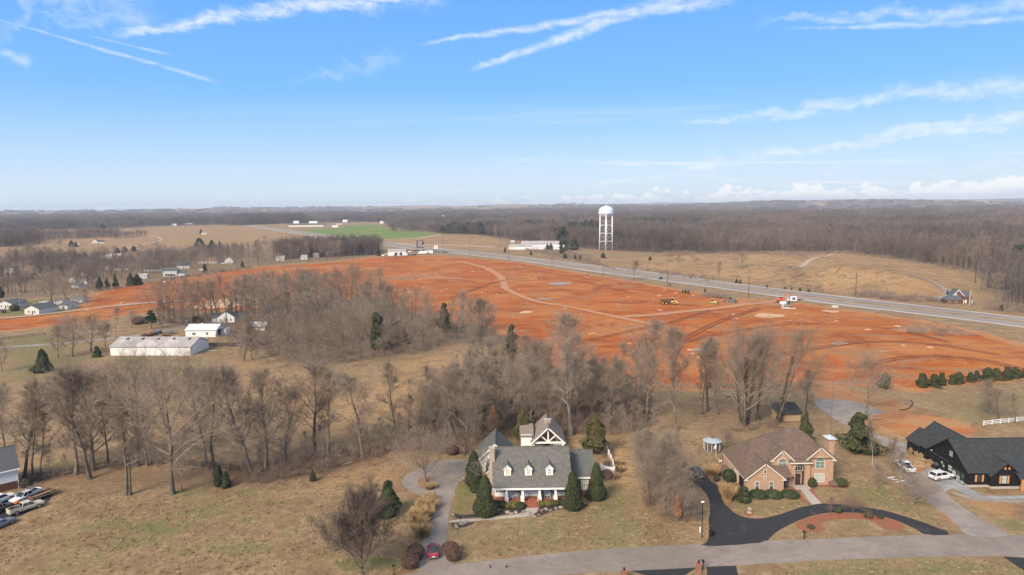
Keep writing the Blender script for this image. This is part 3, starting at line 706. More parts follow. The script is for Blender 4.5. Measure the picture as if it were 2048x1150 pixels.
def berm(name, px, w, h, m):
    c_ = np.array(chaikin(PW(px), 3, False)); d_ = np.gradient(c_, axis=0); d_ /= np.linalg.norm(d_, axis=1)[:, None]; o_ = np.c_[-d_[:, 1], d_[:, 0]]; n_ = len(c_); rows = []
    for f, k in ((-1, -.3), (-.55, .55), (-.1, 1), (.25, .8), (1, -.3)):
        q_ = c_ + o_ * (w * f * (1 + .3 * np.sin(np.arange(n_) * 1.7))[:, None]); t_ = np.sin(np.linspace(0, math.pi, n_)) ** .5
        rows.append(np.c_[q_, dirt_z(q_[:, 0], q_[:, 1]) + h * k * t_ * (1 + .35 * np.sin(np.arange(n_) * 2.3 + f)) + .1])
    V = np.concatenate(rows); tag(link(name, np_mesh(name, V, np.array([(r * n_ + i, r * n_ + i + 1, (r + 1) * n_ + i + 1, (r + 1) * n_ + i) for r in range(4) for i in range(n_ - 1)])[:, ::-1], m)), kind='structure')
berm('earth_bank', [(1182, 588), (1190, 581), (1215, 576), (1250, 573), (1290, 570)], 3.5, 1.6, M['dark_earth']); berm('earth_bank', [(1800, 668), (1840, 660), (1890, 662), (1935, 672)], 6, 2.2, M['heap_earth']); berm('earth_bank', [(1440, 604), (1500, 607), (1560, 612)], 2.2, 1.0, M['heap_earth']); berm('earth_bank', [(1150, 752), (1250, 768), (1400, 775), (1640, 768), (1780, 764)], 2.0, .9, M['heap_earth'])
berm('earth_bank', [(1560, 655), (1600, 648), (1650, 650)], 3, 1.1, M['dark_earth']); berm('earth_bank', [(780, 562), (850, 556), (930, 560)], 4, 1.4, M['heap_earth'])
for cx, cy, rx, ry in ((1680, 695, 17, 3.2), (1395, 706, 14, 3), (1570, 612, 14, 2.6), (1440, 620, 13, 2), (1090, 600, 16, 2), (1120, 570, 22, 3)):
    p_ = wob(ellipse_px(cx, cy, rx, ry), 1.6, .2, 1.5); sheet('gravel_patch', p_, .12, M['grey_spot'], 3.0, lambda x, y: dirt_z(x, y) + .12)
# the divided highway: shoulders, two carriageways, grass between
HU = [(430, 436), (500, 449.5), (560, 458), (620, 465.5), (700, 475), (790, 487), (902, 498.5), (1024, 511), (1163, 528), (1302, 544), (1441, 563), (1536, 575.5), (1697, 594), (1814, 608), (2048, 634.6), (2300, 665), (2600, 702)]
HL = [(425, 438.5), (496, 452.5), (552, 462), (608, 470), (690, 480.5), (780, 493), (896, 506), (1024, 519.5), (1191, 544.5), (1302, 558.5), (1441, 577.5), (1536, 591), (1703, 614), (1814, 626), (2048, 655.5), (2300, 690), (2600, 730)]
hu = np.array(chaikin(PW(HU), 2, False)); hl = np.array(chaikin(PW(HL), 2, False))
def strip(name, f0, f1, z, m):
    a = hu + (hl - hu) * f0; b_ = hu + (hl - hu) * f1; n = len(a)
    V = np.r_[np.c_[a, np.full(n, z)], np.c_[b_, np.full(n, z)]]
    return tag(link(name, np_mesh(name, V, np.array([(i, i + 1, n + i + 1, n + i) for i in range(n - 1)])[:, ::-1], m)), kind='structure')
strip('highway_shoulder', 0, .07, .10, M['pale_concrete']); strip('highway', .07, .355, .12, M['highway_asphalt'])
strip('highway_shoulder', .355, .385, .10, M['pale_concrete']); strip('highway_shoulder', .615, .64, .10, M['pale_concrete'])
strip('highway', .64, .90, .12, M['highway_asphalt']); strip('highway_shoulder', .90, 1.0, .10, M['pale_concrete'])
mat('median_grass', (0.265, 0.180, 0.100), .95, .2, .5, (0.20, 0.13, 0.07), .1); strip('median', .385, .615, .06, M['median_grass'])
mat('lane_paint', (0.7, 0.7, 0.68), .7, .1)
strip('lane_line', .075, .081, .126, M['lane_paint']); strip('lane_line', .888, .894, .126, M['lane_paint'])

# ------------------------------------------------------------------ the hazy air
hz = bpy.data.materials.new('air'); hz.use_nodes = True; t = NT(hz.node_tree); t.n.clear()
pv = t.new('ShaderNodeVolumePrincipled'); pv.inputs['Color'].default_value = (0.80, 0.87, 0.97, 1); pv.inputs['Density'].default_value = 8.5e-5; pv.inputs['Anisotropy'].default_value = 0.0
o_ = t.new('ShaderNodeOutputMaterial'); t.l.new(pv.outputs[0], o_.inputs['Volume'])
hb = MB(); hb.box(-16600, 16600, -16600, 16600, -1.5, 132.0)
hz.cycles.homogeneous_volume = True
tag(hb.obj('haze', hz), kind='stuff')
# ------------------------------------------------------------------ trees
mat('bark', (0.125, 0.100, 0.080), .95, .25, 2.0, (0.215, 0.182, 0.150), .8, .45, .65, perobj=.22)
mat('twig', (0.255, 0.195, 0.146), .95, .12, .5, perobj=.20)
mat('dark_twig', (0.150, 0.112, 0.088), .95, .12, .5)
mat('pale_bark', (0.33, 0.29, 0.25), .95, .25, 2.0, perobj=.15)
mat('red_twig', (0.230, 0.150, 0.118), .95, .12, .5, perobj=.15)
mat('rust_leaf', (0.36, 0.17, 0.075), .9, .25, 3.0, perobj=.1)
mat('ivy_leaf', (0.062, 0.058, 0.032), .85, .35, 3.0, (0.110, 0.088, 0.052), 1.2)
mat('cedar_leaf', (0.047, 0.056, 0.021), .85, .35, 2.5, (0.078, 0.078, 0.034), 1.0, perobj=.25)
mat('dark_leaf', (0.037, 0.047, 0.018), .8, .35, 3.0, (0.060, 0.070, 0.026), 1.2, perobj=.2)
mat('holly_leaf', (0.038, 0.055, 0.019), .7, .4, 3.0, (0.058, 0.082, 0.034), 1.5, perobj=.15)
mat('olive_leaf', (0.082, 0.074, 0.026), .8, .35, 2.5, (0.110, 0.088, 0.034), 1.0)
mat('yellow_shrub', (0.145, 0.125, 0.030), .8, .3, 4.0)
mat('pine_leaf', (0.044, 0.060, 0.042), .85, .3, 1.5, perobj=.25)
mat('brown_shrub', (0.128, 0.076, 0.055), .95, .25, 5.0, perobj=.1)
mat('dry_grass', (0.40, 0.265, 0.130), .9, .25, 3.0, perobj=.12)

class Tubes:
    """gathers branch segments, then makes one mesh; sides=2 gives a two-triangle twig"""
    def __init__(s): s.by = {}
    def seg(s, p0, p1, r0, r1, n): s.by.setdefault(n, []).append((*p0, *p1, r0, r1))
    def mesh(s, name, m, rng):
        VV, FF, off = [], [], 0
        for n, L in s.by.items():
            A = np.array(L, float); a, b, r0, r1 = A[:, 0:3], A[:, 3:6], A[:, 6], A[:, 7]
            d = b - a; d /= np.linalg.norm(d, axis=1)[:, None] + 1e-9
            ref = np.where(np.abs(d[:, 2:3]) < .9, np.array([[0, 0, 1.]]), np.array([[1., 0, 0]]))
            u = np.cross(d, ref); u /= np.linalg.norm(u, axis=1)[:, None] + 1e-9; w = np.cross(d, u)
            k = len(A)
            if n == 2:
                th = rng.uniform(0, math.pi, k)[:, None]; e = u * np.cos(th) + w * np.sin(th)
                V = np.stack([a - e * r0[:, None], a + e * r0[:, None], b + e * r1[:, None], b - e * r1[:, None]], 1).reshape(-1, 3)
                F = np.arange(4 * k).reshape(-1, 4)
            else:
                ring0, ring1 = [], []
                for i in range(n):
                    c_, s_ = math.cos(2 * math.pi * i / n), math.sin(2 * math.pi * i / n)
                    e = u * c_ + w * s_; ring0.append(a + e * r0[:, None]); ring1.append(b + e * r1[:, None])
                V = np.stack(ring0 + ring1, 1).reshape(-1, 3)
                base = np.arange(k)[:, None, None] * 2 * n
                q_ = np.array([(i, (i + 1) % n, n + (i + 1) % n, n + i) for i in range(n)])[None]
                F = (base + q_).reshape(-1, 4)
            VV.append(V); FF.append(F + off); off += len(V)
        return np_mesh(name, np.concatenate(VV), np.concatenate(FF), m)

def nrm(v): return v / (np.linalg.norm(v) + 1e-9)
def bare_tree(seed, style, H=20.0, lod=0, bark='bark', twig='twig'):
    """(trunk mesh, crown mesh) of a leafless tree; lod 0 near, 1 middle distance"""
    rng = np.random.RandomState(seed); T = Tubes(); K = Tubes(); TW = []
    S = dict(broad=dict(clear=.20, spread=.46, lead=.72, n=21, up=.33, ang=(64, 18), r=.018),
             tall=dict(clear=.25, spread=.27, lead=.88, n=25, up=.42, ang=(50, 14), r=.0155),
             pole=dict(clear=.30, spread=.17, lead=.94, n=20, up=.55, ang=(50, 20), r=.0125),
             vase=dict(clear=.07, spread=.66, lead=.40, n=30, up=.26, ang=(52, 6), r=.017),
             thicket=dict(clear=.08, spread=.36, lead=.85, n=24, up=.45, ang=(52, 15), r=.010),
             orchard=dict(clear=.16, spread=.62, lead=.50, n=20, up=.20, ang=(74, 20), r=.024))[style]
    nseg = 9; P = [np.zeros(3)]; d = np.array([rng.normal(0, .05), rng.normal(0, .05), 1.0])
    top = S['lead'] * H
    for i in range(nseg):
        d = nrm(d + np.append(rng.normal(0, .075 if style != 'pole' else .045, 2), 0) + np.array([0, 0, .12])); P.append(P[-1] + d * (top / nseg))
    R0 = S['r'] * H
    rad_at = lambda f: R0 * (1.0 - .80 * f) * (1 + .5 * math.exp(-f * 22))
    for i in range(nseg):
        (T if (i / nseg) < .75 else K).seg(P[i], P[i + 1], rad_at(i / nseg), rad_at((i + 1) / nseg), 7 if lod == 0 else 5)
    P = np.array(P)
    rmin = (.026 if style == 'vase' else .0125) if lod == 0 else .024
    def at(f):
        x = min(max(f, 0), .9999) * nseg; i = int(x); return P[i] + (P[i + 1] - P[i]) * (x - i)
    def grow(p, d, L, r, lev):
        n = (5, 4, 2)[lev] if lod == 0 else (3, 2, 1)[lev]
        sides = (5, 3, 2)[lev] if lod == 0 else (3, 2, 2)[lev]
        sig = (.15, .19, .22)[lev]
        J = rng.normal(0, sig, (n, 3)) + rng.normal(0, .10, 3) + np.array([0, 0, S['up'] * .22])
        pts = [p]; cur = d
        for i in range(n):
            cur = cur + J[i]; cur = cur / math.sqrt(cur @ cur)
            q_ = pts[-1] + cur * (L / n)
            ra, rb = max(r * (1 - .75 * i / n), rmin), max(r * (1 - .75 * (i + 1) / n), rmin * .85)
            K.seg(pts[-1], q_, ra, rb, sides)
            if lev >= 1: TW.append((*pts[-1], *q_, L))
            pts.append(q_)
        if lev >= 2: return
        cnt = (9, 7)[lev] if lod == 0 else (8, 5)[lev]
        R_ = rng.uniform(0, 1, (cnt, 4)); Nn = rng.normal(0, 1, (cnt, 3))
        for j in range(cnt):
            f = .20 + .80 * (j + R_[j, 0]) / cnt
            x = min(f, .999) * n; i = int(x); b0 = pts[i] + (pts[i + 1] - pts[i]) * (x - i); ax = pts[i + 1] - pts[i]; ax = ax / math.sqrt(ax @ ax)
            side = np.array([ax[1] * Nn[j, 2] - ax[2] * Nn[j, 1], ax[2] * Nn[j, 0] - ax[0] * Nn[j, 2], ax[0] * Nn[j, 1] - ax[1] * Nn[j, 0]]); side = side / math.sqrt(side @ side + 1e-9)
            an = rad(28 + 32 * R_[j, 1])
            nd = ax * math.cos(an) + side * math.sin(an); nd[2] += .12; nd = nd / math.sqrt(nd @ nd)
            grow(b0, nd, max(L * (.38 + .26 * R_[j, 2]) * (1.15 - .55 * f), .4), r * .45 * (1 - .5 * f), lev + 1)
    n = S['n']; ph = rng.uniform(0, 6.28)
    for i in range(n):
        f = (i + rng.uniform(.0, .9)) / n
        hfrac = S['clear'] + (1 - S['clear']) * f ** .9
        b0 = at(hfrac)
        ph += 2.4 + rng.normal(0, .35); an = rad(S['ang'][0] + (S['ang'][1] - S['ang'][0]) * f + rng.normal(0, 8))
        d = np.array([math.cos(ph) * math.sin(an), math.sin(ph) * math.sin(an), math.cos(an)])
        env = (math.sin(math.pi * min(1, .26 + f * .66)) ** .7)
        L = S['spread'] * H * env * rng.uniform(.7, 1.2)
        if style in ('broad', 'vase', 'orchard'): L = max(L, (H - b0[2]) * rng.uniform(.70, .98))
        elif f > .3 and i % 3: L = max(L, (H - b0[2]) * rng.uniform(.55, .95))
        grow(b0, d, L, max(rad_at(hfrac) * rng.uniform(.34, .60), .03), 0)
    # the finest twigs, all at once
    A = np.array(TW); k = (12 if style == 'vase' else 5 if style == 'orchard' else 3) if lod == 0 else 2
    A = np.repeat(A, k, 0); m_ = len(A); f = rng.uniform(.05, 1, (m_, 1)); a, b_ = A[:, :3], A[:, 3:6]
    ax = b_ - a; ax /= np.linalg.norm(ax, axis=1)[:, None]; rnd = rng.normal(0, 1, (m_, 3)); side = np.cross(ax, rnd); side /= np.linalg.norm(side, axis=1)[:, None] + 1e-9
    an = rng.uniform(.4, .95, (m_, 1)); dd = ax * np.cos(an) + side * np.sin(an); dd[:, 2] += .15; dd /= np.linalg.norm(dd, axis=1)[:, None]
    L = np.clip(A[:, 6:7] * rng.uniform(.3, .65, (m_, 1)), .35, 1.6); p0 = a + (b_ - a) * f; p1 = p0 + dd * L * .55; d2 = dd + rng.normal(0, .25, (m_, 3)); d2 /= np.linalg.norm(d2, axis=1)[:, None]; p2 = p1 + d2 * L * .5
    w0 = np.full((m_, 1), rmin * .62); w1 = np.full((m_, 1), rmin * .45); w2 = np.full((m_, 1), rmin * .3)
    L2 = K.by.setdefault(2, [])
    L2.extend(map(tuple, np.hstack([p0, p1, w0, w1])))
    if lod == 0: L2.extend(map(tuple, np.hstack([p1, p2, w1, w2])))
    return T.mesh('trunk', M[bark], rng), K.mesh('crown', M['dark_twig' if style == 'vase' else twig], rng)

def leaf_mass(seed, n, fn, size, m, name='crown', flat=.0):
    """n small leaf sprays set by fn(rng) -> point, outward normal"""
    rng = np.random.RandomState(seed)
    P, N = fn(rng, n)
    k = len(P); jit = rng.normal(0, .55, (k, 3)); N = N + jit; N /= np.linalg.norm(N, axis=1)[:, None]
    u = np.cross(N, rng.normal(0, 1, (k, 3))); u /= np.linalg.norm(u, axis=1)[:, None] + 1e-9; w = np.cross(N, u)
    s = size * rng.uniform(.6, 1.4, (k, 1))
    V = np.stack([P - u * s, P + w * s * .55, P + u * s, P - w * s * .55 + N * s * .3], 1).reshape(-1, 3)
    return np_mesh(name, V, np.arange(4 * k).reshape(-1, 4), m)
def cone_pts(H, Rm, shape=.8, lumps=9, base=.04, tier=0.0, amp=1.0):
    """evergreen outline: fuller below, broken by lumps and gaps"""
    def fn(rng, n):
        L = np.c_[rng.uniform(0, 6.28, lumps * 6), rng.uniform(0, 1, lumps * 6), rng.uniform(-.38, .30, lumps * 6) * amp]
        t = rng.uniform(0, 1, n) ** 1.25; a = rng.uniform(0, 6.28, n)
        z = base + t * (1 - base)
        r = np.where(t < .12, .72 + t / .12 * .28, 1.0) * (1 - np.clip((t - .12) / .88, 0, 1)) ** shape
        for la, lt, lv in L:
            da = np.abs((a - la + math.pi) % 6.283 - math.pi)
            r = r * (1 + lv * np.exp(-(da / .45) ** 2 - ((t - lt) / .10) ** 2))
        if tier: r = r * (1 - tier * (np.sin(t * 40 + a) * .5 + .5))
        depth = 1 - np.abs(rng.normal(0, .20, n))
        rr_ = r * np.clip(depth, .15, 1.06)
        P = np.c_[np.cos(a) * rr_ * Rm, np.sin(a) * rr_ * Rm, z * H]
        N = np.c_[np.cos(a), np.sin(a), np.full(n, .55)]
        return P, N
    return fn
def ball_pts(rx, ry, rz, cz, lumps=8, amp=.2, depth_s=.12, low=-.85):
    def fn(rng, n):
        v = rng.normal(0, 1, (n, 3)); v /= np.linalg.norm(v, axis=1)[:, None]; v = v[v[:, 2] > low]
        r = np.ones(len(v))
        for _ in range(lumps):
            c_ = nrm(rng.normal(0, 1, 3)); r += amp * rng.uniform(-1, 1) * np.exp(((v @ c_) - 1) * 9)
        r = r * np.clip(1 - np.abs(rng.normal(0, depth_s, len(v))), .2, 1.05)
        return v * r[:, None] * np.array([rx, ry, rz]) + np.array([0, 0, cz]), v + np.array([0, 0, .3])
    return fn
def pine_pts(H, Rm, base=.35):
    """clumped crown on a bare lower stem"""
    def fn(rng, n):
        k = 26; c_ = []
        for i in range(k):
            t = (i + .5) / k; z = base + (1 - base) * t; r = Rm * (1 - t) ** .55 * rng.uniform(.45, 1.0); a = i * 2.4 + rng.normal(0, .3)
            c_.append((math.cos(a) * r, math.sin(a) * r, z * H * .97, Rm * .38 * (1.1 - .6 * t)))
        c_ = np.array(c_); i = rng.randint(0, k, n); v = rng.normal(0, 1, (n, 3)); v /= np.linalg.norm(v, axis=1)[:, None]
        P = c_[i, :3] + v * c_[i, 3:4] * rng.uniform(.5, 1, (n, 1)) * np.array([1, 1, .6])
        return P, v + np.array([0, 0, .5])
    return fn
def trunk_mesh(h, r, m='bark', n=7):
    mb = MB(); mb.tube((0, 0, -.1), (0, 0, h * .15), r * 1.4, r, n); mb.tube((0, 0, h * .15), (0, 0, h), r, r * .3, n); return mb.mesh('trunk', M[m])

# kinds, each built once at a standard height of 20 m
KIND = {}
for style, cnt, lod in (('broad', 4, 0), ('tall', 5, 0), ('pole', 3, 0), ('vase', 1, 0), ('thicket', 3, 0), ('orchard', 2, 0), ('broad', 3, 1), ('tall', 4, 1), ('thicket', 2, 1)):
    KIND[(style, lod)] = [bare_tree(100 + 17 * k + 7 * len(style) + lod * 900 + ord(style[0]), style, 20.0, lod) for k in range(cnt)]
KIND[('pale', 0)] = [bare_tree(61, 'orchard', 20, 0, 'pale_bark', 'pale_bark'), bare_tree(64, 'tall', 20, 0, 'pale_bark', 'twig')]
KIND[('red', 0)] = [bare_tree(71, 'thicket', 20, 0, 'bark', 'red_twig'), bare_tree(75, 'orchard', 20, 0, 'bark', 'red_twig')]
KIND[('beech', 0)] = [(KIND[('tall', 0)][1][0], leaf_mass(5, 2600, cone_pts(20, 6, .6, 14, .22), .34, M['rust_leaf']))]
EVER = {
    'cedar': [(trunk_mesh(6, .3), leaf_mass(20 + k, 5600, cone_pts(20, 6.2 - .8 * k, (.72, .9, .58)[k], 24, .05, .12), .56, M['cedar_leaf'])) for k in range(3)],
    'dark': [(trunk_mesh(6, .3), leaf_mass(30 + k, 5200, cone_pts(20, 7.5 - k, (.6, .5)[k], 14), .62, M['dark_leaf'])) for k in range(2)],
    'arbor': [(trunk_mesh(6, .3), leaf_mass(40 + k, 9000, cone_pts(20, 6.6, .46, 26, .01, .03, .38), .40, M['dark_leaf'])) for k in range(2)],
    'holly': [(trunk_mesh(6, .3), leaf_mass(50, 5600, cone_pts(20, 8.6, .56, 34, .02, .10), .66, M['holly_leaf']))],
    'olive': [(trunk_mesh(8, .4), leaf_mass(52, 6500, cone_pts(20, 7.6, .5, 30, .14, .14), .55, M['olive_leaf']))],
    'ragged': [(trunk_mesh(6, .3), leaf_mass(58, 6200, cone_pts(20, 7.8, .52, 30, .03, .22, 1.7), .60, M['cedar_leaf']))],
    'bush': [(trunk_mesh(6, .3), leaf_mass(56 + k * 31, 4600, cone_pts(20, 8.2, .36, 22, .01, .12, .9), .66, M['cedar_leaf'])) for k in range(3)],
    'pine': [(trunk_mesh(17, .34), leaf_mass(60 + k, 4200, pine_pts(20, 5.2), .60, M['pine_leaf'])) for k in range(2)],
}
N_TREE = {'n': 0}
def plant(name, meshes, x, y, h, label, cat='tree', group=None, wide=1.0, rz=None, lean=(0, 0), z=0.0, extra=None):
    s = h / 20.0
    z += float(meadow_z(x, y)[0])
    o = thing(name, label, cat, (x, y, z), RNG.uniform(0, 6.28) if rz is None else rz, group, (s * wide, s * wide, s))
    if lean != (0, 0): o.rotation_euler = (lean[0], lean[1], o.rotation_euler[2])
    link('trunk', meshes[0], o); link('crown', meshes[1], o)
    if extra: link(extra[0], extra[1], o)
    N_TREE['n'] += 1
    return o
ivy_mesh = leaf_mass(77, 1700, lambda rng, n: (lambda a, z: (np.c_[np.cos(a) * (.16 + .42 * rng.uniform(0, 1, n) ** 3 + .30 * np.exp(-z / 3)), np.sin(a) * (.16 + .42 * rng.uniform(0, 1, n) ** 3 + .30 * np.exp(-z / 3)), z], np.c_[np.cos(a), np.sin(a), a * 0 + .3]))(rng.uniform(0, 6.28, n), rng.uniform(0, 1, n) ** 1.3 * 13.5), .17, M['ivy_leaf'], 'ivy')
def tree_at(bx, by, ty, style, label, wide=1.0, lean=(0, 0), group=None, var=None, lod=0, rz=None, ivy=False, name='bare_tree'):
    g = g2(bx, by); h = height_at(bx, by, ty)
    ms = KIND[(style, lod)]; m_ = ms[RNG.randint(len(ms)) if var is None else var % len(ms)]
    return plant(name, m_, g[0], g[1], h * 1.04, label, 'tree', group, wide, rz, lean, extra=('ivy', ivy_mesh) if ivy else None)
FEN = 'by the dark board fence'
for a in [
    (11, 915, 772, 'tall', 'bare grey tree rising behind the dark roof of the white walled house', .9),
    (49, 955, 768, 'tall', 'bare tree just past the corner of the white walled house, at the fence end', 1.0),
    (68, 960, 800, 'pole', 'slim slanting bare tree ' + FEN + ' beside the white walled house', 1.1),
    (83, 958, 832, 'pole', 'short thin bare tree ' + FEN + ', second past the white walled house', 1.2),
    (153, 949, 748, 'tall', 'grey bare tree behind the fence with crown leaning over a darker trunk', 1.1),
    (180, 958, 742, 'tall', 'pale straight trunk bare tree standing on the lawn side of the dark fence', 1.0),
    (187, 940, 724, 'broad', 'big dark trunk bare tree with wide crown behind the dark fence', 1.0),
    (216, 930, 800, 'pole', 'dark leaning bare tree behind the fence next to the big dark trunk', 1.3),
    (254, 990, 800, 'pole', 'pale twin trunk bare tree on the lawn in front of the fence', 1.3),
    (260, 990, 830, 'pole', 'second pale stem beside the twin trunk tree on the lawn', 1.2),
    (274, 933, 714, 'broad', 'tall bare tree with fan shaped crown behind the pale twin trunk', .8),
    (295, 932, 792, 'pole', 'slender bare tree with pale foot at the fence before the brown leaf floor', 1.2),
    (345, 988, 716, 'broad', 'massive bare tree with shaggy trunk and wide arching crown on the lawn edge', .86),
    (362, 985, 850, 'thicket', 'bushy bare tree growing against the shaggy trunk of the massive tree', .9),
    (412, 930, 740, 'pole', 'slim bare tree behind the fence, left one of a close pair', 1.2),
    (428, 952, 730, 'tall', 'bare tree with branches down its trunk, right one of a close pair', .9),
    (504, 950, 735, 'tall', 'bare tree with dense low boughs at the brush end of the fence', 1.1),
    (530, 941, 742, 'tall', 'bare tree with fine upswept twigs in the brush above the bare lawn', 1.1),
    (572, 930, 770, 'thicket', 'many stemmed dark bare tree spreading out of the brush', 1.2),
    (634, 908, 730, 'tall', 'big dark bare tree with forked crown in the hedgerow', 1.3),
    (655, 916, 752, 'pole', 'leaning bare tree crossing behind the forked hedgerow tree', 1.4),
    (726, 915, 738, 'tall', 'dark bare tree with twisting boughs at the edge of the bare lawn', 1.2),
    (793, 898, 732, 'pole', 'straight pale single stem tree at the end of the hedgerow', 1.0),
    (929, 911, 765, 'thicket', 'fine twigged round crowned bare tree behind the paved yard', 1.1),
    (968, 745, 600, 'tall', 'tall bare tree with dark trunk at the woods edge below the orange field', 1.0),
    (948, 752, 650, 'broad', 'crooked bare tree with pale leaning trunk below the orange field', .8),
    (1143, 870, 632, 'tall', 'tallest bare tree, thick pale trunk, in the woods behind the pavilion', 1.05),
    (1292, 845, 648, 'tall', 'tall bare tree with twin leaders before the orange field', .9),
    (1352, 862, 660, 'tall', 'tall bare tree with a candle shaped crown behind the round bare thicket', .95),
    (1404, 829, 680, 'pole', 'very thin straight bare tree before the orange field', .9),
    (1416, 822, 690, 'pole', 'bare tree leaning towards the ivy clad giants', 1.4),
    (1436, 829, 684, 'tall', 'pale footed bare tree leaning next to the ivy clad giants', .8),
    (1611, 824, 742, 'tall', 'short upright bare tree beside the low dark shed', .9),
    (1732, 836, 708, 'broad', 'wide bare tree with spreading arms on the gravel pad', .95),
    (1980, 832, 762, 'thicket', 'clump of bare stems in the field above the white board fence', 1.25),
    (1998, 836, 775, 'broad', 'low bare tree leaning over the white board fence', 1.2),
    (2030, 846, 790, 'pole', 'thin pale bare tree at the end of the white board fence', 1.3),
    (145, 714, 632, 'broad', 'big spreading bare tree before the long white barn', 1.15),
    (182, 703, 630, 'broad', 'dark bare tree second from the long white barn', 1.1),
    (117, 716, 655, 'thicket', 'brown bushy bare tree beside the two spreading trees', 1.0),
    (210, 692, 648, 'tall', 'slim bare tree at the corner of the long white barn', 1.1),
    (4, 742, 680, 'thicket', 'bare scrubby tree at the edge of the green pasture', 1.1),
    (104, 610, 545, 'broad', 'great round crowned bare tree by the white cottages', 1.5),
    (132, 600, 560, 'broad', 'round bare tree touching the great round crowned one', 1.3),
    (175, 612, 578, 'thicket', 'low reddish bare tree at the edge of the orange earth', 1.3),
    (236, 648, 616, 'tall', 'small lone bare tree beside the farm lane', 1.1),
    (265, 656, 620, 'broad', 'lone bare tree with pale stem in the grass by the farm lane', .9),
    (323, 660, 600, 'tall', 'tall bare tree in the yard by the white workshop', .9),
    (340, 657, 615, 'broad', 'round bare yard tree on the grass near the white workshop', .8),
    (366, 648, 612, 'broad', 'small round bare yard tree at the turn of the farm lane', .9),
    (381, 650, 606, 'broad', 'dark small bare tree before the grey gabled house', .8),
    (488, 722, 630, 'tall', 'dark leaning bare tree beside the junk yard', 1.0),
    (505, 720, 650, 'tall', 'forked bare tree in the junk yard clearing', 1.0),
    (1268, 560, 520, 'broad', 'little lone bare tree in the golden meadow beyond the highway', .9),
    (1483, 548, 512, 'broad', 'pale forked bare tree alone on the golden meadow', .9),
    (1437, 560, 525, 'pole', 'thin bare sapling standing in the golden meadow', 1.2),
    (1990, 610, 548, 'tall', 'white limbed bare tree leaning at the meadow corner', 1.1),
    (116, 500, 483, 'broad', 'lone bare tree in the far tan field', .9), (122, 493, 477, 'broad', 'hazy bare tree behind the lone one in the far tan field', .9),
    ]:
    tree_at(*a[:5], wide=a[5], var=(a[0] * 7 + a[1]) % 5, lean=(0, 0) if 'lean' not in a[4] else (0, rad(5)))
for a in [(1489, 852, 655, .95, (0, 0), 0, 'giant bare tree with twin trunks wrapped in ivy'), (1496, 848, 668, .7, (0, rad(5)), 3, 'ivy clad trunk beside the giant, leaning away from it'),
          (1515, 842, 664, .8, (0, rad(3)), 1, 'ivy clad bare tree between the giant and the leaning one'), (1554, 848, 652, .85, (0, rad(11)), 2, 'tall ivy clad bare tree leaning over the dark shed'), (1482, 846, 690, .6, (0, rad(-8)), 2, 'thin ivy clad stem leaning away from the dark shed')]:
    tree_at(a[0], a[1], a[2], 'broad', a[6], a[3] * .82, a[4], 'ivy clad trees behind the brick house', a[5], ivy=True, rz=0)
# garden trees with their own habit
tree_at(724, 1148, 985, 'vase', 'fan shaped dense bare tree on the grass verge near the drive', .70, rz=.4)
tree_at(851, 964, 858, 'orchard', 'bare tree with drooping fine crown in the planted drive island', .95, var=0)
tree_at(1830, 1011, 944, 'orchard', 'small round bare tree with pale foot beside the gravel drive', 1.05, var=1)
tree_at(1757, 975, 925, 'thicket', 'misty grey bare sapling on the side lawn of the brick house', 1.3, var=1)
tree_at(1786, 952, 880, 'red', 'reddish bare tree with thin stems next to the gravel drive', .8, var=0)
tree_at(1806, 960, 905, 'pole', 'thin dark sapling between gravel drive and pickup', 1.3, var=2)
tree_at(1745, 930, 838, 'pale', 'slim pale birch like stem before the big evergreen', .5, var=1)
tree_at(965, 966, 902, 'pale', 'crooked whitish bare tree against the evergreen by the chimney', .85, var=0)
tree_at(1706, 1023, 985, 'red', 'pinkish bare shrub tree in the red mulch bed', 1.1, var=1)
tree_at(1660, 1028, 995, 'red', 'brown twiggy shrub tree at the drive side of the red mulch bed', 1.0, var=0)
tree_at(1454, 897, 855, 'orchard', 'small bare tree with pale trunk beside the round gazebo', .9, var=0)
for a in [(1300, 1012, 868, .95, 0, 'bare tree at the lawn edge of the thicket, pale flared foot'), (1328, 1018, 870, 1.0, 2, 'tall bare tree in the middle of the roadside thicket'), (1346, 1036, 915, 1.25, 1, 'rust tinged bare tree on the lawn side of the roadside thicket'), (1290, 985, 866, .9, 1, 'hindmost bare tree of the roadside thicket towards the picket fence'),
          (1370, 1044, 925, 1.1, 2, 'bare bushy tree next to the black lamp post'), (1338, 985, 858, 1.0, 1, 'bare tree at the back of the roadside thicket'), (1362, 1010, 915, 1.0, 0, 'bare tree of the thicket beside the fresh asphalt'), (1318, 1002, 880, 1.0, 2, 'bare tree between the flared foot and the middle of the thicket')]:
    tree_at(a[0], a[1], a[2], 'thicket', a[5], a[3], var=a[4], group='trees of the roadside thicket')
tree_at(1300, 1008, 935, 'red', 'low russet bare tree under the roadside thicket', 1.2, var=0)
tree_at(988, 870, 812, 'beech', 'small tree still holding rust coloured leaves behind the garage', .9)
tree_at(1355, 1045, 985, 'beech', 'small rust leaved tree low in the roadside thicket', .5)

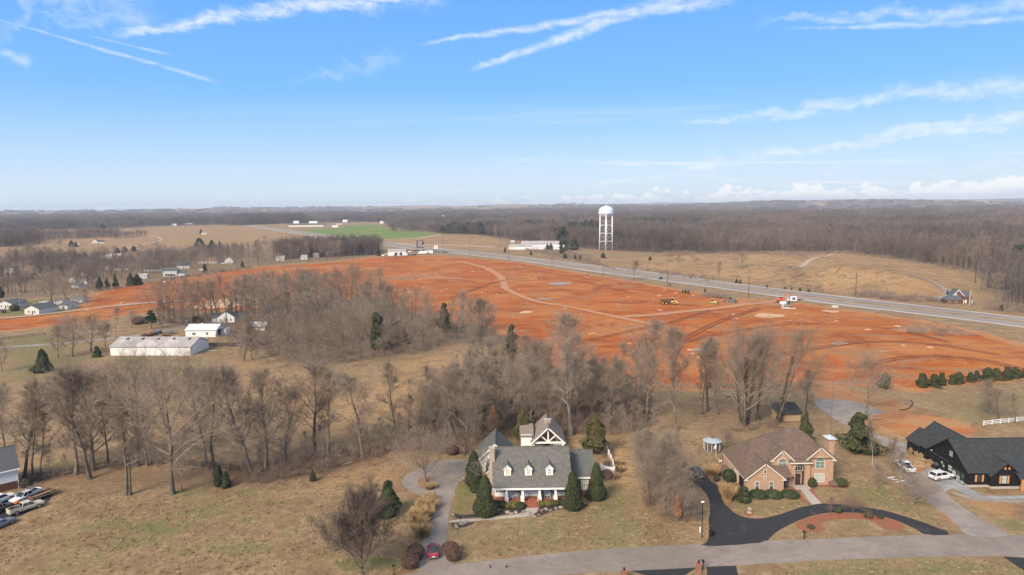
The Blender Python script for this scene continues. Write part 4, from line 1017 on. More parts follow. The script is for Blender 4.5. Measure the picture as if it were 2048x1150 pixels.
def in_zone(poly_px, n, gap, seed):
    rng = np.random.RandomState(seed); p = np.array(PW(poly_px)); lo, hi = p.min(0), p.max(0); out = []
    tries = 0
    while len(out) < n and tries < n * 60:
        tries += 1; q_ = rng.uniform(lo, hi)
        if not inside(q_[None], p)[0]: continue
        if any((q_[0] - o[0]) ** 2 + (q_[1] - o[1]) ** 2 < gap * gap for o in out): continue
        out.append((float(q_[0]), float(q_[1])))
    return out
LOOK = {'tall': ('slim', 'upright'), 'pole': ('straight thin', 'pole thin'), 'thicket': ('bushy', 'low bushy'), 'broad': ('spreading', 'low')}
def grove(poly, n, gap, seed, hs, styles, lod, label, group, wide=(.8, 1.15), name='bare_tree', marks=()):
    """trees of one wood; each label tells habit, height and the landmark it stands nearest to"""
    rng = np.random.RandomState(seed + 5)
    for x, y in in_zone(poly, n, gap, seed):
        st = styles[rng.randint(len(styles))]; ms = KIND[(st, lod)]; h = rng.uniform(*hs); f = (h - hs[0]) / (hs[1] - hs[0])
        lb = ('tall ' if f > .66 else 'short ' if f < .33 else '') + LOOK[st][0 if f > .4 else 1] + ' ' + label
        if marks: px, py = proj(x, y, 0); lb += ' ' + min(marks, key=lambda m_: (m_[0] - px) ** 2 + (3 * (m_[1] - py)) ** 2)[2]
        while len(lb.split()) > 16: lb = lb.split(' ', 1)[1]
        plant(name, ms[rng.randint(len(ms))], x, y, h, lb, 'tree', group, rng.uniform(*wide), rng.uniform(0, 6.28))
grove(WOOD_C, 52, 3.2, 3, (11, 19), ('tall', 'pole', 'thicket', 'thicket'), 0, 'bare tree in the woods', 'trees of the woods behind the grey roofed house', marks=[(840, 895, 'near the hedgerow end'), (900, 905, 'by the paved yard'), (988, 870, 'by the rusty tree'), (1060, 870, 'behind the pavilion'), (1143, 868, 'round the tallest trunk'), (1200, 865, 'behind the olive conifer'), (1290, 850, 'at the twin leaders'), (1000, 760, 'at the far wood edge'), (1100, 760, 'at the orange field edge'), (1190, 780, 'deep in the middle')])
grove([(815, 902), (900, 905), (955, 885), (960, 850), (880, 840), (830, 860)], 8, 3.5, 8, (12, 15), ('thicket',), 0, 'grey bare tree', 'twiggy trees beyond the paved yard', (1.0, 1.3), marks=[(830, 890, 'at the hedgerow end'), (900, 900, 'right behind the paved yard'), (900, 850, 'deep behind the yard'), (950, 880, 'beside the garage roof')])
grove([(1085, 742), (1190, 765), (1330, 776), (1440, 780), (1440, 800), (1300, 800), (1190, 790)], 8, 5, 9, (8, 16), ('tall', 'pole'), 0, 'bare tree on the lower edge of the orange field', 'trees along the lower edge of the orange field', marks=[(1143, 760, 'above the tallest tree'), (1290, 790, 'by the twin leaders'), (1400, 790, 'above the leaning trees')])
E1 = [(300, 640), (430, 632), (560, 614), (760, 600), (770, 612), (640, 640), (500, 660), (430, 650), (310, 652)]
grove(E1, 40, 6, 12, (19, 25), ('tall', 'tall', 'broad'), 1, 'bare tree of the belt before the orange field', 'trees of the belt before the orange field', marks=[(310, 645, 'by the farm lane'), (390, 640, 'behind the white workshop'), (450, 640, 'round the grey farmhouse'), (520, 640, 'by the pale sand'), (600, 625, 'in its middle'), (690, 615, 'past its middle'), (760, 605, 'at its far end')])
E2 = [(520, 690), (500, 660), (640, 640), (770, 612), (850, 634), (960, 650), (1055, 690), (960, 690), (900, 684), (860, 700), (760, 716), (640, 730), (560, 718)]
grove(E2, 66, 5, 14, (12, 20), ('tall', 'thicket', 'broad', 'tall'), 1, 'bare tree of the open brown woods', 'trees of the open brown woods', marks=[(515, 690, 'by the junk yard'), (560, 715, 'at the lower corner'), (600, 660, 'behind the white roofed shed'), (660, 720, 'along the grass edge'), (700, 640, 'below the belt of trees'), (755, 700, 'beside the tall dark cedar'), (800, 640, 'at the field side'), (847, 672, 'near the small round cedar'), (889, 664, 'by the topmost cedar'), (960, 660, 'at the narrow end'), (1024, 700, 'by the grey green cedar')])
grove(VILL, 44, 12, 15, (11, 19), ('broad', 'broad', 'thicket'), 1, 'bare tree in the village', 'trees among the village houses', (1.0, 1.6), marks=[(17, 545, 'by the white trailer home'), (60, 541, 'by the red roof'), (60, 615, 'behind the white cottages'), (150, 570, 'by the dark roof'), (134, 520, 'by the pine clump'), (230, 512, 'by the white camper'), (230, 541, 'by the long house'), (300, 545, 'by the long low white house'), (350, 545, 'by the two storey white house'), (415, 525, 'by the ranch house'), (500, 515, 'towards the car lot')])
grove([(470, 545), (520, 512), (560, 508), (750, 505), (760, 512), (560, 530)], 16, 9, 16, (18, 25), ('tall', 'broad'), 1, 'bare tree at the village edge', 'tall trees at the village edge', marks=[(480, 530, 'near the pale house'), (560, 518, 'by the white house'), (632, 513, 'by the gabled house'), (700, 508, 'by the grey end house'), (755, 508, 'by the car lot workshop')])

# evergreens, each where the photograph shows it
def ever_at(bx, by, ty, kind, label, wide=1.0, var=0, group=None, name='evergreen_tree'):
    g = g2(bx, by); h = height_at(bx, by, ty); m_ = EVER[kind][var % len(EVER[kind])]
    return plant(name, m_, g[0], g[1], h, label, 'tree', group, wide)
for a in [
    (777, 1029, 962, 'holly', 'broad glossy evergreen on the lawn beside the drive', 1.0, 0), (971, 1030, 952, 'arbor', 'dark cone evergreen at the chimney end of the brick porch', .92, 0), (1146, 1017, 944, 'arbor', 'dark cone evergreen at the far end of the brick porch', .90, 1),
    (1193, 998, 927, 'arbor', 'dark cone evergreen before the side wing window', .84, 0), (948, 970, 902, 'arbor', 'rounded evergreen between chimney and paved yard', .88, 1), (1190, 908, 836, 'olive', 'tall olive green conifer behind the side wing', 1.0, 0),
    (1045, 885, 816, 'olive', 'shadowy olive conifer at the back corner of the pavilion', .8, 0), (1715, 905, 826, 'ragged', 'big ragged evergreen beside the gravel pad', 1.15, 0), (1610, 892, 824, 'cedar', 'evergreen right behind the roof of the brick house', .92, 0),
    (1769, 776, 746, 'bush', 'bluish young cedar at the foot of the orange field', 1.09, 0), (1844, 774, 746, 'bush', 'first cedar of the row below the orange field', 1.04, 1), (1869, 773, 748, 'bush', 'second cedar of the row below the orange field, squat', 1.19, 2), (1883, 770, 745, 'bush', 'third cedar of the row below the orange field', 0.95, 1),
    (1904, 768, 749, 'bush', 'small fourth cedar of the row below the orange field', 1.23, 2), (1918, 766, 744, 'bush', 'fifth cedar of the row below the orange field', 1.14, 0), (1941, 764, 744, 'bush', 'sixth cedar of the row below the orange field', 1.23, 2), (1953, 762, 741, 'bush', 'seventh cedar of the row below the orange field', 1.04, 1),
    (1975, 762, 735, 'bush', 'dense eighth cedar of the row below the orange field', 1.14, 0), (1992, 760, 736, 'bush', 'ninth cedar of the row below the orange field', 1.14, 2), (2014, 759, 733, 'bush', 'tallest cedar of the row below the orange field', 1.04, 1), (2031, 757, 734, 'bush', 'last cedar but one of the row below the orange field', 1.04, 0), (2049, 756, 736, 'bush', 'cedar at the picture edge end of the row', 1.04, 1),
    (87, 744, 698, 'dark', 'dark bushy evergreen standing alone by the pasture', 1.0, 0), (195, 714, 692, 'holly', 'round dark evergreen bush beside the long barn', 1.1, 0), (303, 658, 620, 'pine', 'ragged pine in the yard near the white workshop', 1.2, 0),
    (753, 700, 625, 'ragged', 'tall dark cedar in the open brown woods', .62, 1), (764, 698, 632, 'ragged', 'slimmer cedar touching the tall dark one in the woods', .5, 0), (889, 664, 606, 'ragged', 'dark cedar at the top of the woods below the orange field', .75, 2), (847, 672, 655, 'cedar', 'small round cedar on the woods floor', 1.2, 2), (1024, 706, 650, 'ragged', 'grey green cedar at the woods edge by the orange field', .7, 0), (810, 690, 655, 'ragged', 'thin cedar behind the tall dark one', .6, 1),
    (626, 962, 938, 'cedar', 'little cone evergreen in the brush at the lawn edge', 1.1, 1), (438, 972, 930, 'dark', 'dark evergreen bush at the end of the board fence', .8, 1), (452, 975, 942, 'dark', 'low evergreen bush beside the dark one at the fence end', .9, 0), (822, 880, 852, 'dark', 'evergreen bush at the hedgerow end', 1.0, 1), (1062, 862, 815, 'olive', 'dim conifer in the woods beside the pavilion', .8, 0), (985, 752, 738, 'dark', 'dark low evergreen under the tall tree below the orange field', 1.4, 0),
    (1895, 590, 580, 'cedar', 'tiny cedar at the drive of the red brick house', 1.2, 1), (2003, 622, 608, 'cedar', 'small cedar by the highway past the red brick house', 1.3, 2),
    ]: ever_at(*a[:5], wide=a[5], var=a[6])
for a in [(400, 500, 476, 'dark', 'huge dark evergreen at the head of the far field', 1.6, 0), (424, 497, 480, 'dark', 'dark evergreen second from the huge one', 1.3, 1), (440, 496, 481, 'cedar', 'pointed evergreen third from the huge one', 1.0, 1), (116, 520, 507, 'dark', 'round dark evergreen by the field edge above the village', 1.7, 0), (150, 522, 506, 'pine', 'first pine of the dark clump above the village', 1.5, 0), (160, 522, 507, 'pine', 'second pine of the dark clump above the village', 1.5, 1), (170, 522, 506, 'pine', 'third pine of the dark clump above the village', 1.5, 0),
          (143, 492, 481, 'dark', 'dark round evergreen in the far tan field', 1.5, 1), (152, 494, 484, 'dark', 'second dark evergreen in the far tan field', 1.4, 0), (235, 512, 495, 'pine', 'pine at the lane head above the white camper', 1.5, 1), (250, 510, 493, 'pine', 'taller pine at the lane head above the white camper', 1.5, 0), (268, 508, 492, 'pine', 'pine at the far end of the lane head row', 1.5, 1), (200, 580, 552, 'cedar', 'dark cedar at the upper edge of the orange strip', .9, 0), (232, 576, 548, 'cedar', 'cedar among the hedge above the orange strip', .9, 1), (215, 578, 555, 'cedar', 'cedar between two others above the orange strip', 1.0, 2), (262, 572, 546, 'cedar', 'broad cedar above the orange strip', 1.2, 0), (275, 570, 548, 'dark', 'dark evergreen next to the broad cedar above the orange strip', 1.3, 0),
          (410, 545, 527, 'cedar', 'cedar beside the white village house', 1.3, 2), (485, 535, 520, 'cedar', 'cedar at the foot of the tall village tree', 1.0, 0), (640, 505, 478, 'cedar', 'dark cedar among the village edge trees', .8, 0), (757, 512, 490, 'cedar', 'dark cedar next to the pale metal workshop', 1.0, 2), (0, 605, 572, 'pine', 'dark pine by the white cottages at the picture edge', 1.2, 0), (68, 560, 545, 'dark', 'low spreading evergreen in the village', 2.2, 1), (95, 540, 522, 'cedar', 'cedar in the village by the red roof', 1.0, 1),
          (206, 462, 447, 'pine', 'pine on the far meadow rise', 1.4, 0), (402, 468, 458, 'cedar', 'small far cedar on the tan rise', 1.4, 1)]: ever_at(*a[:5], wide=a[5], var=a[6])
grove_pts = [(885 + k * 9 + (k % 3) * 3, 468 - (k % 4) * 1.2) for k in range(13)] + [(1000 + k * 11, 470 - (k % 3) * 2) for k in range(8)]
for k, (px, py) in enumerate(grove_pts):
    ever_at(px, py, py - 17 - (k % 3) * 3, 'pine', 'dark pine in the far stand ' + ('over the pale tracks' if px < 960 else 'behind the storage sign'), 1.6, k, 'pines of the far stand')
for k, (px, py, hh) in enumerate([(1095, 500, 9), (1102, 500, 10), (1123, 508, 14), (1148, 500, 18), (1132, 502, 12), (1365, 586, 5), (1371, 587, 6), (1377, 588, 6), (1410, 585, 6), (1473, 566, 6), (1480, 567, 6), (1340, 572, 4), (1534, 575, 4), (1570, 578, 4), (1583, 580, 4), (1600, 582, 5), (1617, 584, 5), (1273, 533, 7), (1206, 516, 8), (1062, 510, 6), (1010, 505, 7), (1130, 517, 8), (1150, 518, 7), (1160, 520, 7), (1300, 528, 6)]):
    ever_at(px, py, py - hh * 1.5, 'cedar', 'young cedar ' + ('at the foot of the storage bank' if px < 1120 and py < 505 else 'on the brushy bank below the storage buildings' if px < 1170 else 'on the slope right of the water tower foot' if px < 1310 and py < 560 else 'between highway and excavators' if py > 584 and px < 1500 else 'on the meadow edge of the highway'), 1.3, k, 'young cedars along the highway', 'evergreen_shrub')

# ------------------------------------------------------------------ woods too many to count: the near edge as trees, the depth as groves
def light_tree(rng, K, x, y, h, tw):
    """a distant leafless tree of some two hundred small faces"""
    R0 = h * .012; b0 = np.array([x, y, 0.0]); t_ = b0 + np.array([rng.normal(0, .4), rng.normal(0, .4), h * .9])
    K.seg(b0, b0 + (t_ - b0) * .5, R0 * 1.2, R0 * .8, 3); K.seg(b0 + (t_ - b0) * .5, t_, R0 * .8, tw, 3)
    for i in range(11):
        f = .34 + .62 * (i + rng.uniform(0, 1)) / 11; a = rng.uniform(0, 6.28); L = h * .26 * math.sin(math.pi * min(1, .2 + f * .7)); an = rad(rng.uniform(25, 60))
        p = b0 + (t_ - b0) * f; d = np.array([math.cos(a) * math.sin(an), math.sin(a) * math.sin(an), math.cos(an)]); e = p + d * L
        K.seg(p, e, R0 * .4 + tw * .5, tw * .6, 2)
        for j in range(6):
            g_ = rng.uniform(.25, 1); pp = p + d * L * g_; dd_ = nrm(d + rng.normal(0, .55, 3) + np.array([0, 0, .25])); ee = pp + dd_ * L * rng.uniform(.25, .55)
            K.seg(pp, ee, tw * .75, tw * .4, 2)
            for _ in range(2):
                k2 = nrm(dd_ + rng.normal(0, .5, 3)); K.seg(ee, ee + k2 * L * .25, tw * .5, tw * .3, 2)
def patch_mesh(seed, n, radius, tw, m):
    rng = np.random.RandomState(seed); K = Tubes()
    for i in range(n):
        r = radius * math.sqrt(rng.uniform(0, 1)); a = rng.uniform(0, 6.28)
        light_tree(rng, K, r * math.cos(a), r * math.sin(a), rng.uniform(14, 22), tw)
    return K.mesh('grove', m, rng)
mat('far_twig', (0.190, 0.148, 0.124), .95, .0, .05, perobj=.2)
_m = M['far_twig']; _t = NT(_m.node_tree); _b = _m.node_tree.nodes['Principled BSDF']; _p = _t.new('ShaderNodeNewGeometry').outputs['Position']
_c = _t.mix(_t.sst(_t.noise(_p, .004, 4, .6), .40, .62), (0.125, 0.098, 0.084), (0.230, 0.172, 0.138)); _c = _t.mix(_t.m('MULTIPLY', _t.sst(_t.noise(_p, .011, 3, .6), .52, .66), .7), _c, (0.240, 0.205, 0.180)); _c = _t.mix(_t.m('MULTIPLY', _t.sst(_t.noise(_p, .02, 3, .6), .56, .66), .55), _c, (0.200, 0.110, 0.075)); _c = _t.mix(_t.m('MULTIPLY', _t.sst(_t.noise(_p, .016, 3, .6), .60, .66), .7), _c, (0.055, 0.060, 0.036))
_c = _t.vm('SCALE', _c, scale=_t.lin(_t.new('ShaderNodeObjectInfo').outputs['Random'], 0, 1, .58, 1.08)); _t.l.new(_c, _b.inputs['Base Color'])
PROTO = bpy.data.collections.new('prototypes')
def proto(me, col):
    o = bpy.data.objects.new(me.name, me); col.objects.link(o); return o
def scatter(name, pts, meshes, smin, smax, kind='stuff', seed=0, label=None):
    """one object that instances meshes on many points"""
    col = bpy.data.collections.new(name + '_kinds')
    for me_ in meshes: proto(me_, col)
    pts = np.asarray(pts, float)
    pm = bpy.data.meshes.new(name); pm.vertices.add(len(pts)); pm.vertices.foreach_set('co', pts.astype(np.float32).ravel()); pm.update()
    o = link(name, pm); tag(o, label, None, None, kind)
    ng = bpy.data.node_groups.new(name, 'GeometryNodeTree')
    ng.interface.new_socket('Geometry', in_out='INPUT', socket_type='NodeSocketGeometry'); ng.interface.new_socket('Geometry', in_out='OUTPUT', socket_type='NodeSocketGeometry')
    n = ng.nodes; l = ng.links
    gi, go = n.new('NodeGroupInput'), n.new('NodeGroupOutput')
    ci = n.new('GeometryNodeCollectionInfo'); ci.inputs[0].default_value = col; ci.inputs[1].default_value = True; ci.inputs[2].default_value = True
    ip = n.new('GeometryNodeInstanceOnPoints'); ip.inputs['Pick Instance'].default_value = True
    r1 = n.new('FunctionNodeRandomValue'); r1.data_type = 'FLOAT_VECTOR'; r1.inputs[0].default_value = (0, 0, 0); r1.inputs[1].default_value = (0, 0, 6.283); r1.inputs['Seed'].default_value = seed
    r2 = n.new('FunctionNodeRandomValue'); r2.data_type = 'FLOAT'; r2.inputs[2].default_value = smin; r2.inputs[3].default_value = smax; r2.inputs['Seed'].default_value = seed + 3
    l.new(gi.outputs[0], ip.inputs['Points']); l.new(ci.outputs[0], ip.inputs['Instance']); l.new(r1.outputs[0], ip.inputs['Rotation']); l.new(r2.outputs[1], ip.inputs['Scale']); l.new(ip.outputs[0], go.inputs[0])
    md = o.modifiers.new('scatter', 'NODES'); md.node_group = ng
    return o
def jitter_fill(poly_px, step, seed, w=None):
    rng = np.random.RandomState(seed); p = np.array(PW(poly_px)) if poly_px is not None else np.array(w); lo, hi = p.min(0), p.max(0)
    gx, gy = np.meshgrid(np.arange(lo[0], hi[0], step), np.arange(lo[1], hi[1], step)); q_ = np.c_[gx.ravel(), gy.ravel()] + rng.uniform(-.5, .5, (gx.size, 2)) * step
    return q_[inside(q_, p)]
grove_a = [patch_mesh(300 + k, 9, 11, .055, M['far_twig']) for k in range(5)]
grove_b = [patch_mesh(320 + k, 34, 27, .10, M['far_twig']) for k in range(4)]
def not_in(q_, polys):
    k = np.ones(len(q_), bool)
    for p in polys: k &= ~inside(q_, np.array(p))
    return q_[k]
# forest beyond the highway
qa = jitter_fill(FOREST_R, 14.5, 1)
ra = np.hypot(qa[:, 0], qa[:, 1]); qa = qa[ra < 1500]
keep = np.hypot(qa[:, 0] - 118, qa[:, 1] - 853) > 14
qa = qa[keep]
scatter('forest', np.c_[qa, terrain(qa[:, 0], qa[:, 1])], grove_a, .65, 1.35, seed=1, label='bare brown forest beyond the highway and the golden meadow')
# woods to the horizon: everything past two kilometres except the clearings
aa_ = np.radians(np.linspace(-43, 43, 3000)); pts = []
rng = np.random.RandomState(4)
for r0, r1, step, sc_ in ((1480, 3200, 42, 1), (3200, 5200, 60, 1.2), (5200, 9000, 110, 1.7)):
    n = int((r1 * r1 - r0 * r0) / 2 * rad(90) / step ** 2)
    r = np.sqrt(rng.uniform(r0 * r0, r1 * r1, n)); a = rng.uniform(rad(-45), rad(45), n); pts.append(np.c_[np.sin(a) * r, np.cos(a) * r])
qb = np.concatenate(pts); rb = np.hypot(qb[:, 0], qb[:, 1])
polys = [PW(p) for p in FARFIELDS] + [PW(PASTURE)]
PXB = np.array([proj(x, y, 0) for x, y in qb])
openland = [[(-300, 520), (-300, 470), (0, 463), (250, 456), (330, 452), (480, 449), (600, 446), (690, 444), (790, 444), (780, 456), (880, 468), (1000, 470), (1040, 480), (1060, 500), (700, 500), (400, 540)]]
ok = np.ones(len(qb), bool)
for p in polys: ok &= ~inside(qb, np.array(p))
for p in openland: ok &= ~inside(qb, np.array(PW(p)))
sp_ = vnoise(qb[:, 0], qb[:, 1], 1 / 1000, 21) * .7 + vnoise(qb[:, 0], qb[:, 1], 1 / 300, 22) * .3
ok &= ~((sp_ > .60) & (rb > 3000))
ok &= vnoise(qb[:, 0], qb[:, 1], 1 / 90, 77) > .22
qb = qb[ok]
scatter('far_woods', np.c_[qb, terrain(qb[:, 0], qb[:, 1])], grove_b, .6, 1.4, seed=2, label='bare woods fading into haze towards the horizon')
# stands and hedgerows in the far fields
def stand(px, step, hs, seed, meshes=None, name='far_woods'):
    q_ = jitter_fill(px, step, seed); scatter(name, np.c_[q_, terrain(q_[:, 0], q_[:, 1])], meshes or grove_a, hs[0], hs[1], seed=seed)
stand([(-120, 490), (-80, 482), (50, 478), (80, 480), (82, 489), (0, 496)], 15, (1.0, 1.4), 31)
stand([(80, 476), (160, 473), (235, 470), (240, 474), (150, 479), (85, 481)], 16, (.7, 1.0), 32)
stand([(452, 449), (520, 445.5), (600, 443.5), (612, 446), (560, 448), (456, 452)], 24, (1.5, 2.0), 33)
stand([(560, 507), (640, 503), (748, 500), (752, 510), (640, 515), (565, 519)], 9, (.9, 1.15), 34)
stand([(60, 530), (120, 524), (200, 530), (260, 532), (330, 530), (330, 545), (200, 556), (80, 560)], 19, (.55, .8), 35)
stand([(300, 522), (360, 512), (470, 505), (500, 512), (420, 530), (330, 540)], 17, (.6, .9), 36)
stand([(770, 462), (800, 455), (880, 455), (960, 462), (1000, 470), (880, 468)], 30, (.9, 1.2), 37)
stand([(-60, 600), (-60, 530), (60, 512), (250, 520), (340, 520), (340, 548), (250, 562), (180, 580), (60, 598)], 27, (.6, .85), 39)
stand([(215, 476), (300, 470), (300, 473), (220, 480)], 20, (.6, .8), 38)

pq = np.concatenate([jitter_fill(z_, 13, 70 + i) for i, z_ in enumerate([[(1050, 462), (1110, 460), (1112, 466), (1052, 468)], [(1135, 466), (1198, 464), (1200, 474), (1140, 477)], [(1245, 458), (1310, 457), (1310, 461), (1250, 462)], [(1325, 458), (1350, 458), (1350, 462), (1325, 462)], [(1380, 460), (1400, 460), (1400, 464), (1382, 464)], [(1110, 486), (1140, 486), (1150, 494), (1112, 492)], [(2016, 540), (2048, 545), (2048, 556), (2022, 552)], [(955, 466), (1000, 466), (1000, 470), (955, 470)]])])
scatter('evergreen_clump', np.c_[pq, np.zeros(len(pq))], [m_[1] for m_ in EVER['pine']] + [EVER['cedar'][0][1]], .85, 1.35, seed=9, label='dark pines showing among the bare forest beyond the highway')
# brush: low dead growth at wood edges and in the hedgerow
def brush_mesh(seed, n=46, h=1.4, r=1.3, w=.016):
    rng = np.random.RandomState(seed); K = Tubes()
    for i in range(n):
        a = rng.uniform(0, 6.28); p = np.array([math.cos(a), math.sin(a), 0]) * r * rng.uniform(0, .8)
        d = nrm(np.array([math.cos(a) * .6, math.sin(a) * .6, 1.2]) + rng.normal(0, .25, 3)); q_ = p + d * h * rng.uniform(.5, 1.1)
        K.seg(p, q_, w, w * .7, 2)
        for j in range(4):
            f = rng.uniform(.3, 1); b0 = p + (q_ - p) * f; K.seg(b0, b0 + nrm(d + rng.normal(0, .6, 3)) * h * .4, w * .7, w * .4, 2)
    return K.mesh('brush', M['twig'] if seed % 2 else M['red_twig'], rng)
brushes = [brush_mesh(400 + k) for k in range(4)]
bq = [jitter_fill(WOOD_C, 2.0, 41), jitter_fill([(480, 940), (560, 925), (720, 896), (800, 882), (850, 902), (800, 905), (640, 948), (560, 965), (490, 968)], 1.9, 42), jitter_fill(WOOD_E, 5.0, 43), jitter_fill([(60, 958), (300, 922), (480, 930), (480, 945), (300, 935), (62, 966)], 3.2, 44),
      jitter_fill([(1560, 770), (1640, 768), (1620, 790), (1560, 800)], 4, 45), jitter_fill([(1460, 850), (1560, 850), (1560, 862), (1460, 862)], 3, 46), jitter_fill([(1280, 1000), (1395, 1000), (1400, 1050), (1330, 1042)], 2.4, 47), jitter_fill([(1200, 905), (1222, 890), (1245, 950), (1225, 965)], 1.7, 48)]
bq = np.concatenate(bq)
scatter('brush', np.c_[bq, np.zeros(len(bq))], brushes, .6, 1.5, seed=5, label='dead brush and saplings under the bare trees')
bq = np.concatenate([jitter_fill(z_, s_, 50 + i) for i, (z_, s_) in enumerate([([(1040, 498), (1110, 494), (1190, 518), (1230, 540), (1150, 522)], 7), ([(1270, 536), (1400, 552), (1440, 560), (1440, 566), (1330, 550)], 6), ([(1560, 545), (1640, 572), (1650, 590), (1560, 575)], 7), ([(1690, 590), (1740, 584), (1860, 598), (1890, 604), (1820, 606)], 4), ([(1950, 605), (2060, 615), (2060, 632), (1960, 618)], 4), ([(1320, 505), (1380, 505), (1400, 528), (1330, 528)], 8), ([(1400, 590), (1455, 592), (1460, 600), (1410, 596)], 3), ([(180, 588), (250, 576), (500, 538), (510, 534), (400, 548), (190, 584)], 5), ([(1560, 515), (1610, 510), (1610, 522), (1560, 524)], 6), ([(1100, 490), (1400, 509), (1760, 512), (1900, 537), (1975, 552), (1960, 545), (1700, 506), (1400, 505)], 6)])])
scatter('brush', np.c_[bq, meadow_z(bq[:, 0], bq[:, 1])], brushes, 1.0, 2.2, seed=6, label='scrub along the highway banks and meadow edges')

# understorey saplings, no two of which could be told apart
us = [k_[1] for k_ in KIND[('thicket', 1)]] + [KIND[('tall', 1)][0][1]]
uq = np.concatenate([jitter_fill(z_, s_, 90 + i) for i, (z_, s_) in enumerate([([(470, 940), (560, 915), (720, 885), (815, 870), (850, 900), (800, 905), (640, 945), (560, 962), (480, 965)], 4.4), (WOOD_C, 3.7), (WOOD_E, 8), ([(60, 952), (300, 915), (480, 925), (480, 938), (300, 930), (62, 960)], 5.5), ([(0, 945), (0, 915), (250, 895), (480, 905), (480, 925), (250, 925)], 8), ([(300, 640), (520, 616), (760, 596), (770, 606), (560, 632), (310, 650)], 7), ([(1280, 1005), (1390, 1005), (1395, 1045), (1330, 1040)], 3.2), ([(1440, 775), (1640, 768), (1640, 780), (1440, 784)], 6), ([(1230, 905), (1300, 870), (1310, 850), (1330, 860), (1260, 915)], 5), ([(810, 800), (900, 740), (1000, 720), (1080, 720), (1100, 750), (1000, 745), (955, 775), (850, 850)], 4.6)])])
uo = scatter('undergrowth', np.c_[uq, np.zeros(len(uq))], us, .13, .38, seed=12, label='thin saplings and undergrowth filling the woods and hedgerow')

def tuft_mesh(seed, m, h=.22, n=9):
    rng = np.random.RandomState(seed); K = Tubes()
    for i in range(n):
        p = np.append(rng.normal(0, .16, 2), 0); d = nrm(np.array([rng.normal(0, .7), rng.normal(0, .7), .8])); K.seg(p, p + d * h * rng.uniform(.6, 1.3), .035, .01, 2)
    return K.mesh('tuft', m, rng)
mat('tuft_straw', (0.350, 0.250, 0.150), .95, .2, 3.0, perobj=.25); mat('tuft_olive', (0.100, 0.102, 0.036), .95, .2, 3.0, perobj=.3); mat('tuft_brown', (0.150, 0.092, 0.054), .95, .2, 3.0, perobj=.25)
LAWNS = [[(-20, 1150), (-20, 1060), (60, 1020), (110, 985), (250, 985), (420, 985), (560, 965), (700, 940), (800, 905), (835, 935), (800, 965), (830, 1000), (850, 1040), (800, 1160)], [(895, 1120), (905, 1050), (1050, 1042), (1150, 1015), (1240, 960), (1280, 1020), (1395, 1085), (1100, 1108)], [(1440, 1010), (1620, 1005), (1560, 1030), (1490, 1036)], [(1640, 1004), (1660, 970), (1740, 940), (1800, 985), (1900, 1060), (1780, 1022)], [(1590, 1060), (1640, 1070), (1810, 1066), (1640, 1078), (1550, 1078)], [(1480, 1160), (1620, 1126), (2048, 1118), (2048, 1160)], [(1230, 880), (1370, 880), (1440, 900), (1400, 935), (1300, 940), (1240, 930)]]
for k, (m_, st_, seed) in enumerate((('tuft_straw', 1.05, 1), ('tuft_olive', 1.5, 2), ('tuft_brown', 1.6, 3))):
    tq = np.concatenate([jitter_fill(z_, st_, 120 + 10 * k + i) for i, z_ in enumerate(LAWNS)])
    for p_ in PAVED: tq = tq[~inside(tq, p_)]
    nz = vnoise(tq[:, 0], tq[:, 1], .16, 40 + k) * .6 + vnoise(tq[:, 0], tq[:, 1], .5, 44 + k) * .4
    tq = tq[nz > (.36, .60, .54)[k]]
    scatter('grass', np.c_[tq, np.zeros(len(tq))], [tuft_mesh(800 + k * 5 + j, M[m_]) for j in range(3)], .6, 1.5, seed=20 + k, label='dormant grass tufts and leaf litter on the near lawns')
# pale stones strewn over the graded earth
def chip_mesh(seed):
    rng = np.random.RandomState(seed); mb = MB(); a = [(math.cos(t_) * rng.uniform(.4, 1), math.sin(t_) * rng.uniform(.2, .6)) for t_ in np.linspace(0, 5.4, 7)]; mb.prism(a, 'z', 0, .18); return mb.mesh('stone_chip', M['pale_sand'])
cq = RNG.uniform(np.array(DIRTW).min(0), np.array(DIRTW).max(0), (900, 2)); cq = cq[inside(cq, np.array(DIRTW))]; cq = cq[vnoise(cq[:, 0], cq[:, 1], .03, 60) > .52]
scatter('rubble', np.c_[cq, dirt_z(cq[:, 0], cq[:, 1]) + .08], [chip_mesh(900 + j) for j in range(4)], .5, 2.2, seed=31, label='pale stones strewn over the orange field')
sq = jitter_fill([(1800, 672), (1840, 660), (1890, 660), (1935, 672), (1900, 678)], 4, 140)
scatter('brush', np.c_[sq, dirt_z(sq[:, 0], sq[:, 1]) + .5], brushes, .8, 1.6, seed=32, label='grey brush on the heap at the highway side of the orange field')

stand([(300, 640), (430, 630), (560, 611), (760, 596), (770, 606), (640, 628), (430, 642), (310, 650)], 19, (.8, 1.15), 150, name='woods_belt')
uq = np.concatenate([jitter_fill([(430, 690), (560, 715), (640, 728), (760, 712), (900, 690), (900, 705), (760, 735), (560, 748), (430, 712)], 7, 151), jitter_fill([(285, 660), (380, 650), (380, 656), (290, 668)], 9, 152)])
scatter('undergrowth', np.c_[uq, np.zeros(len(uq))], us, .2, .5, seed=33, label='thin saplings at the lower edge of the open brown woods')
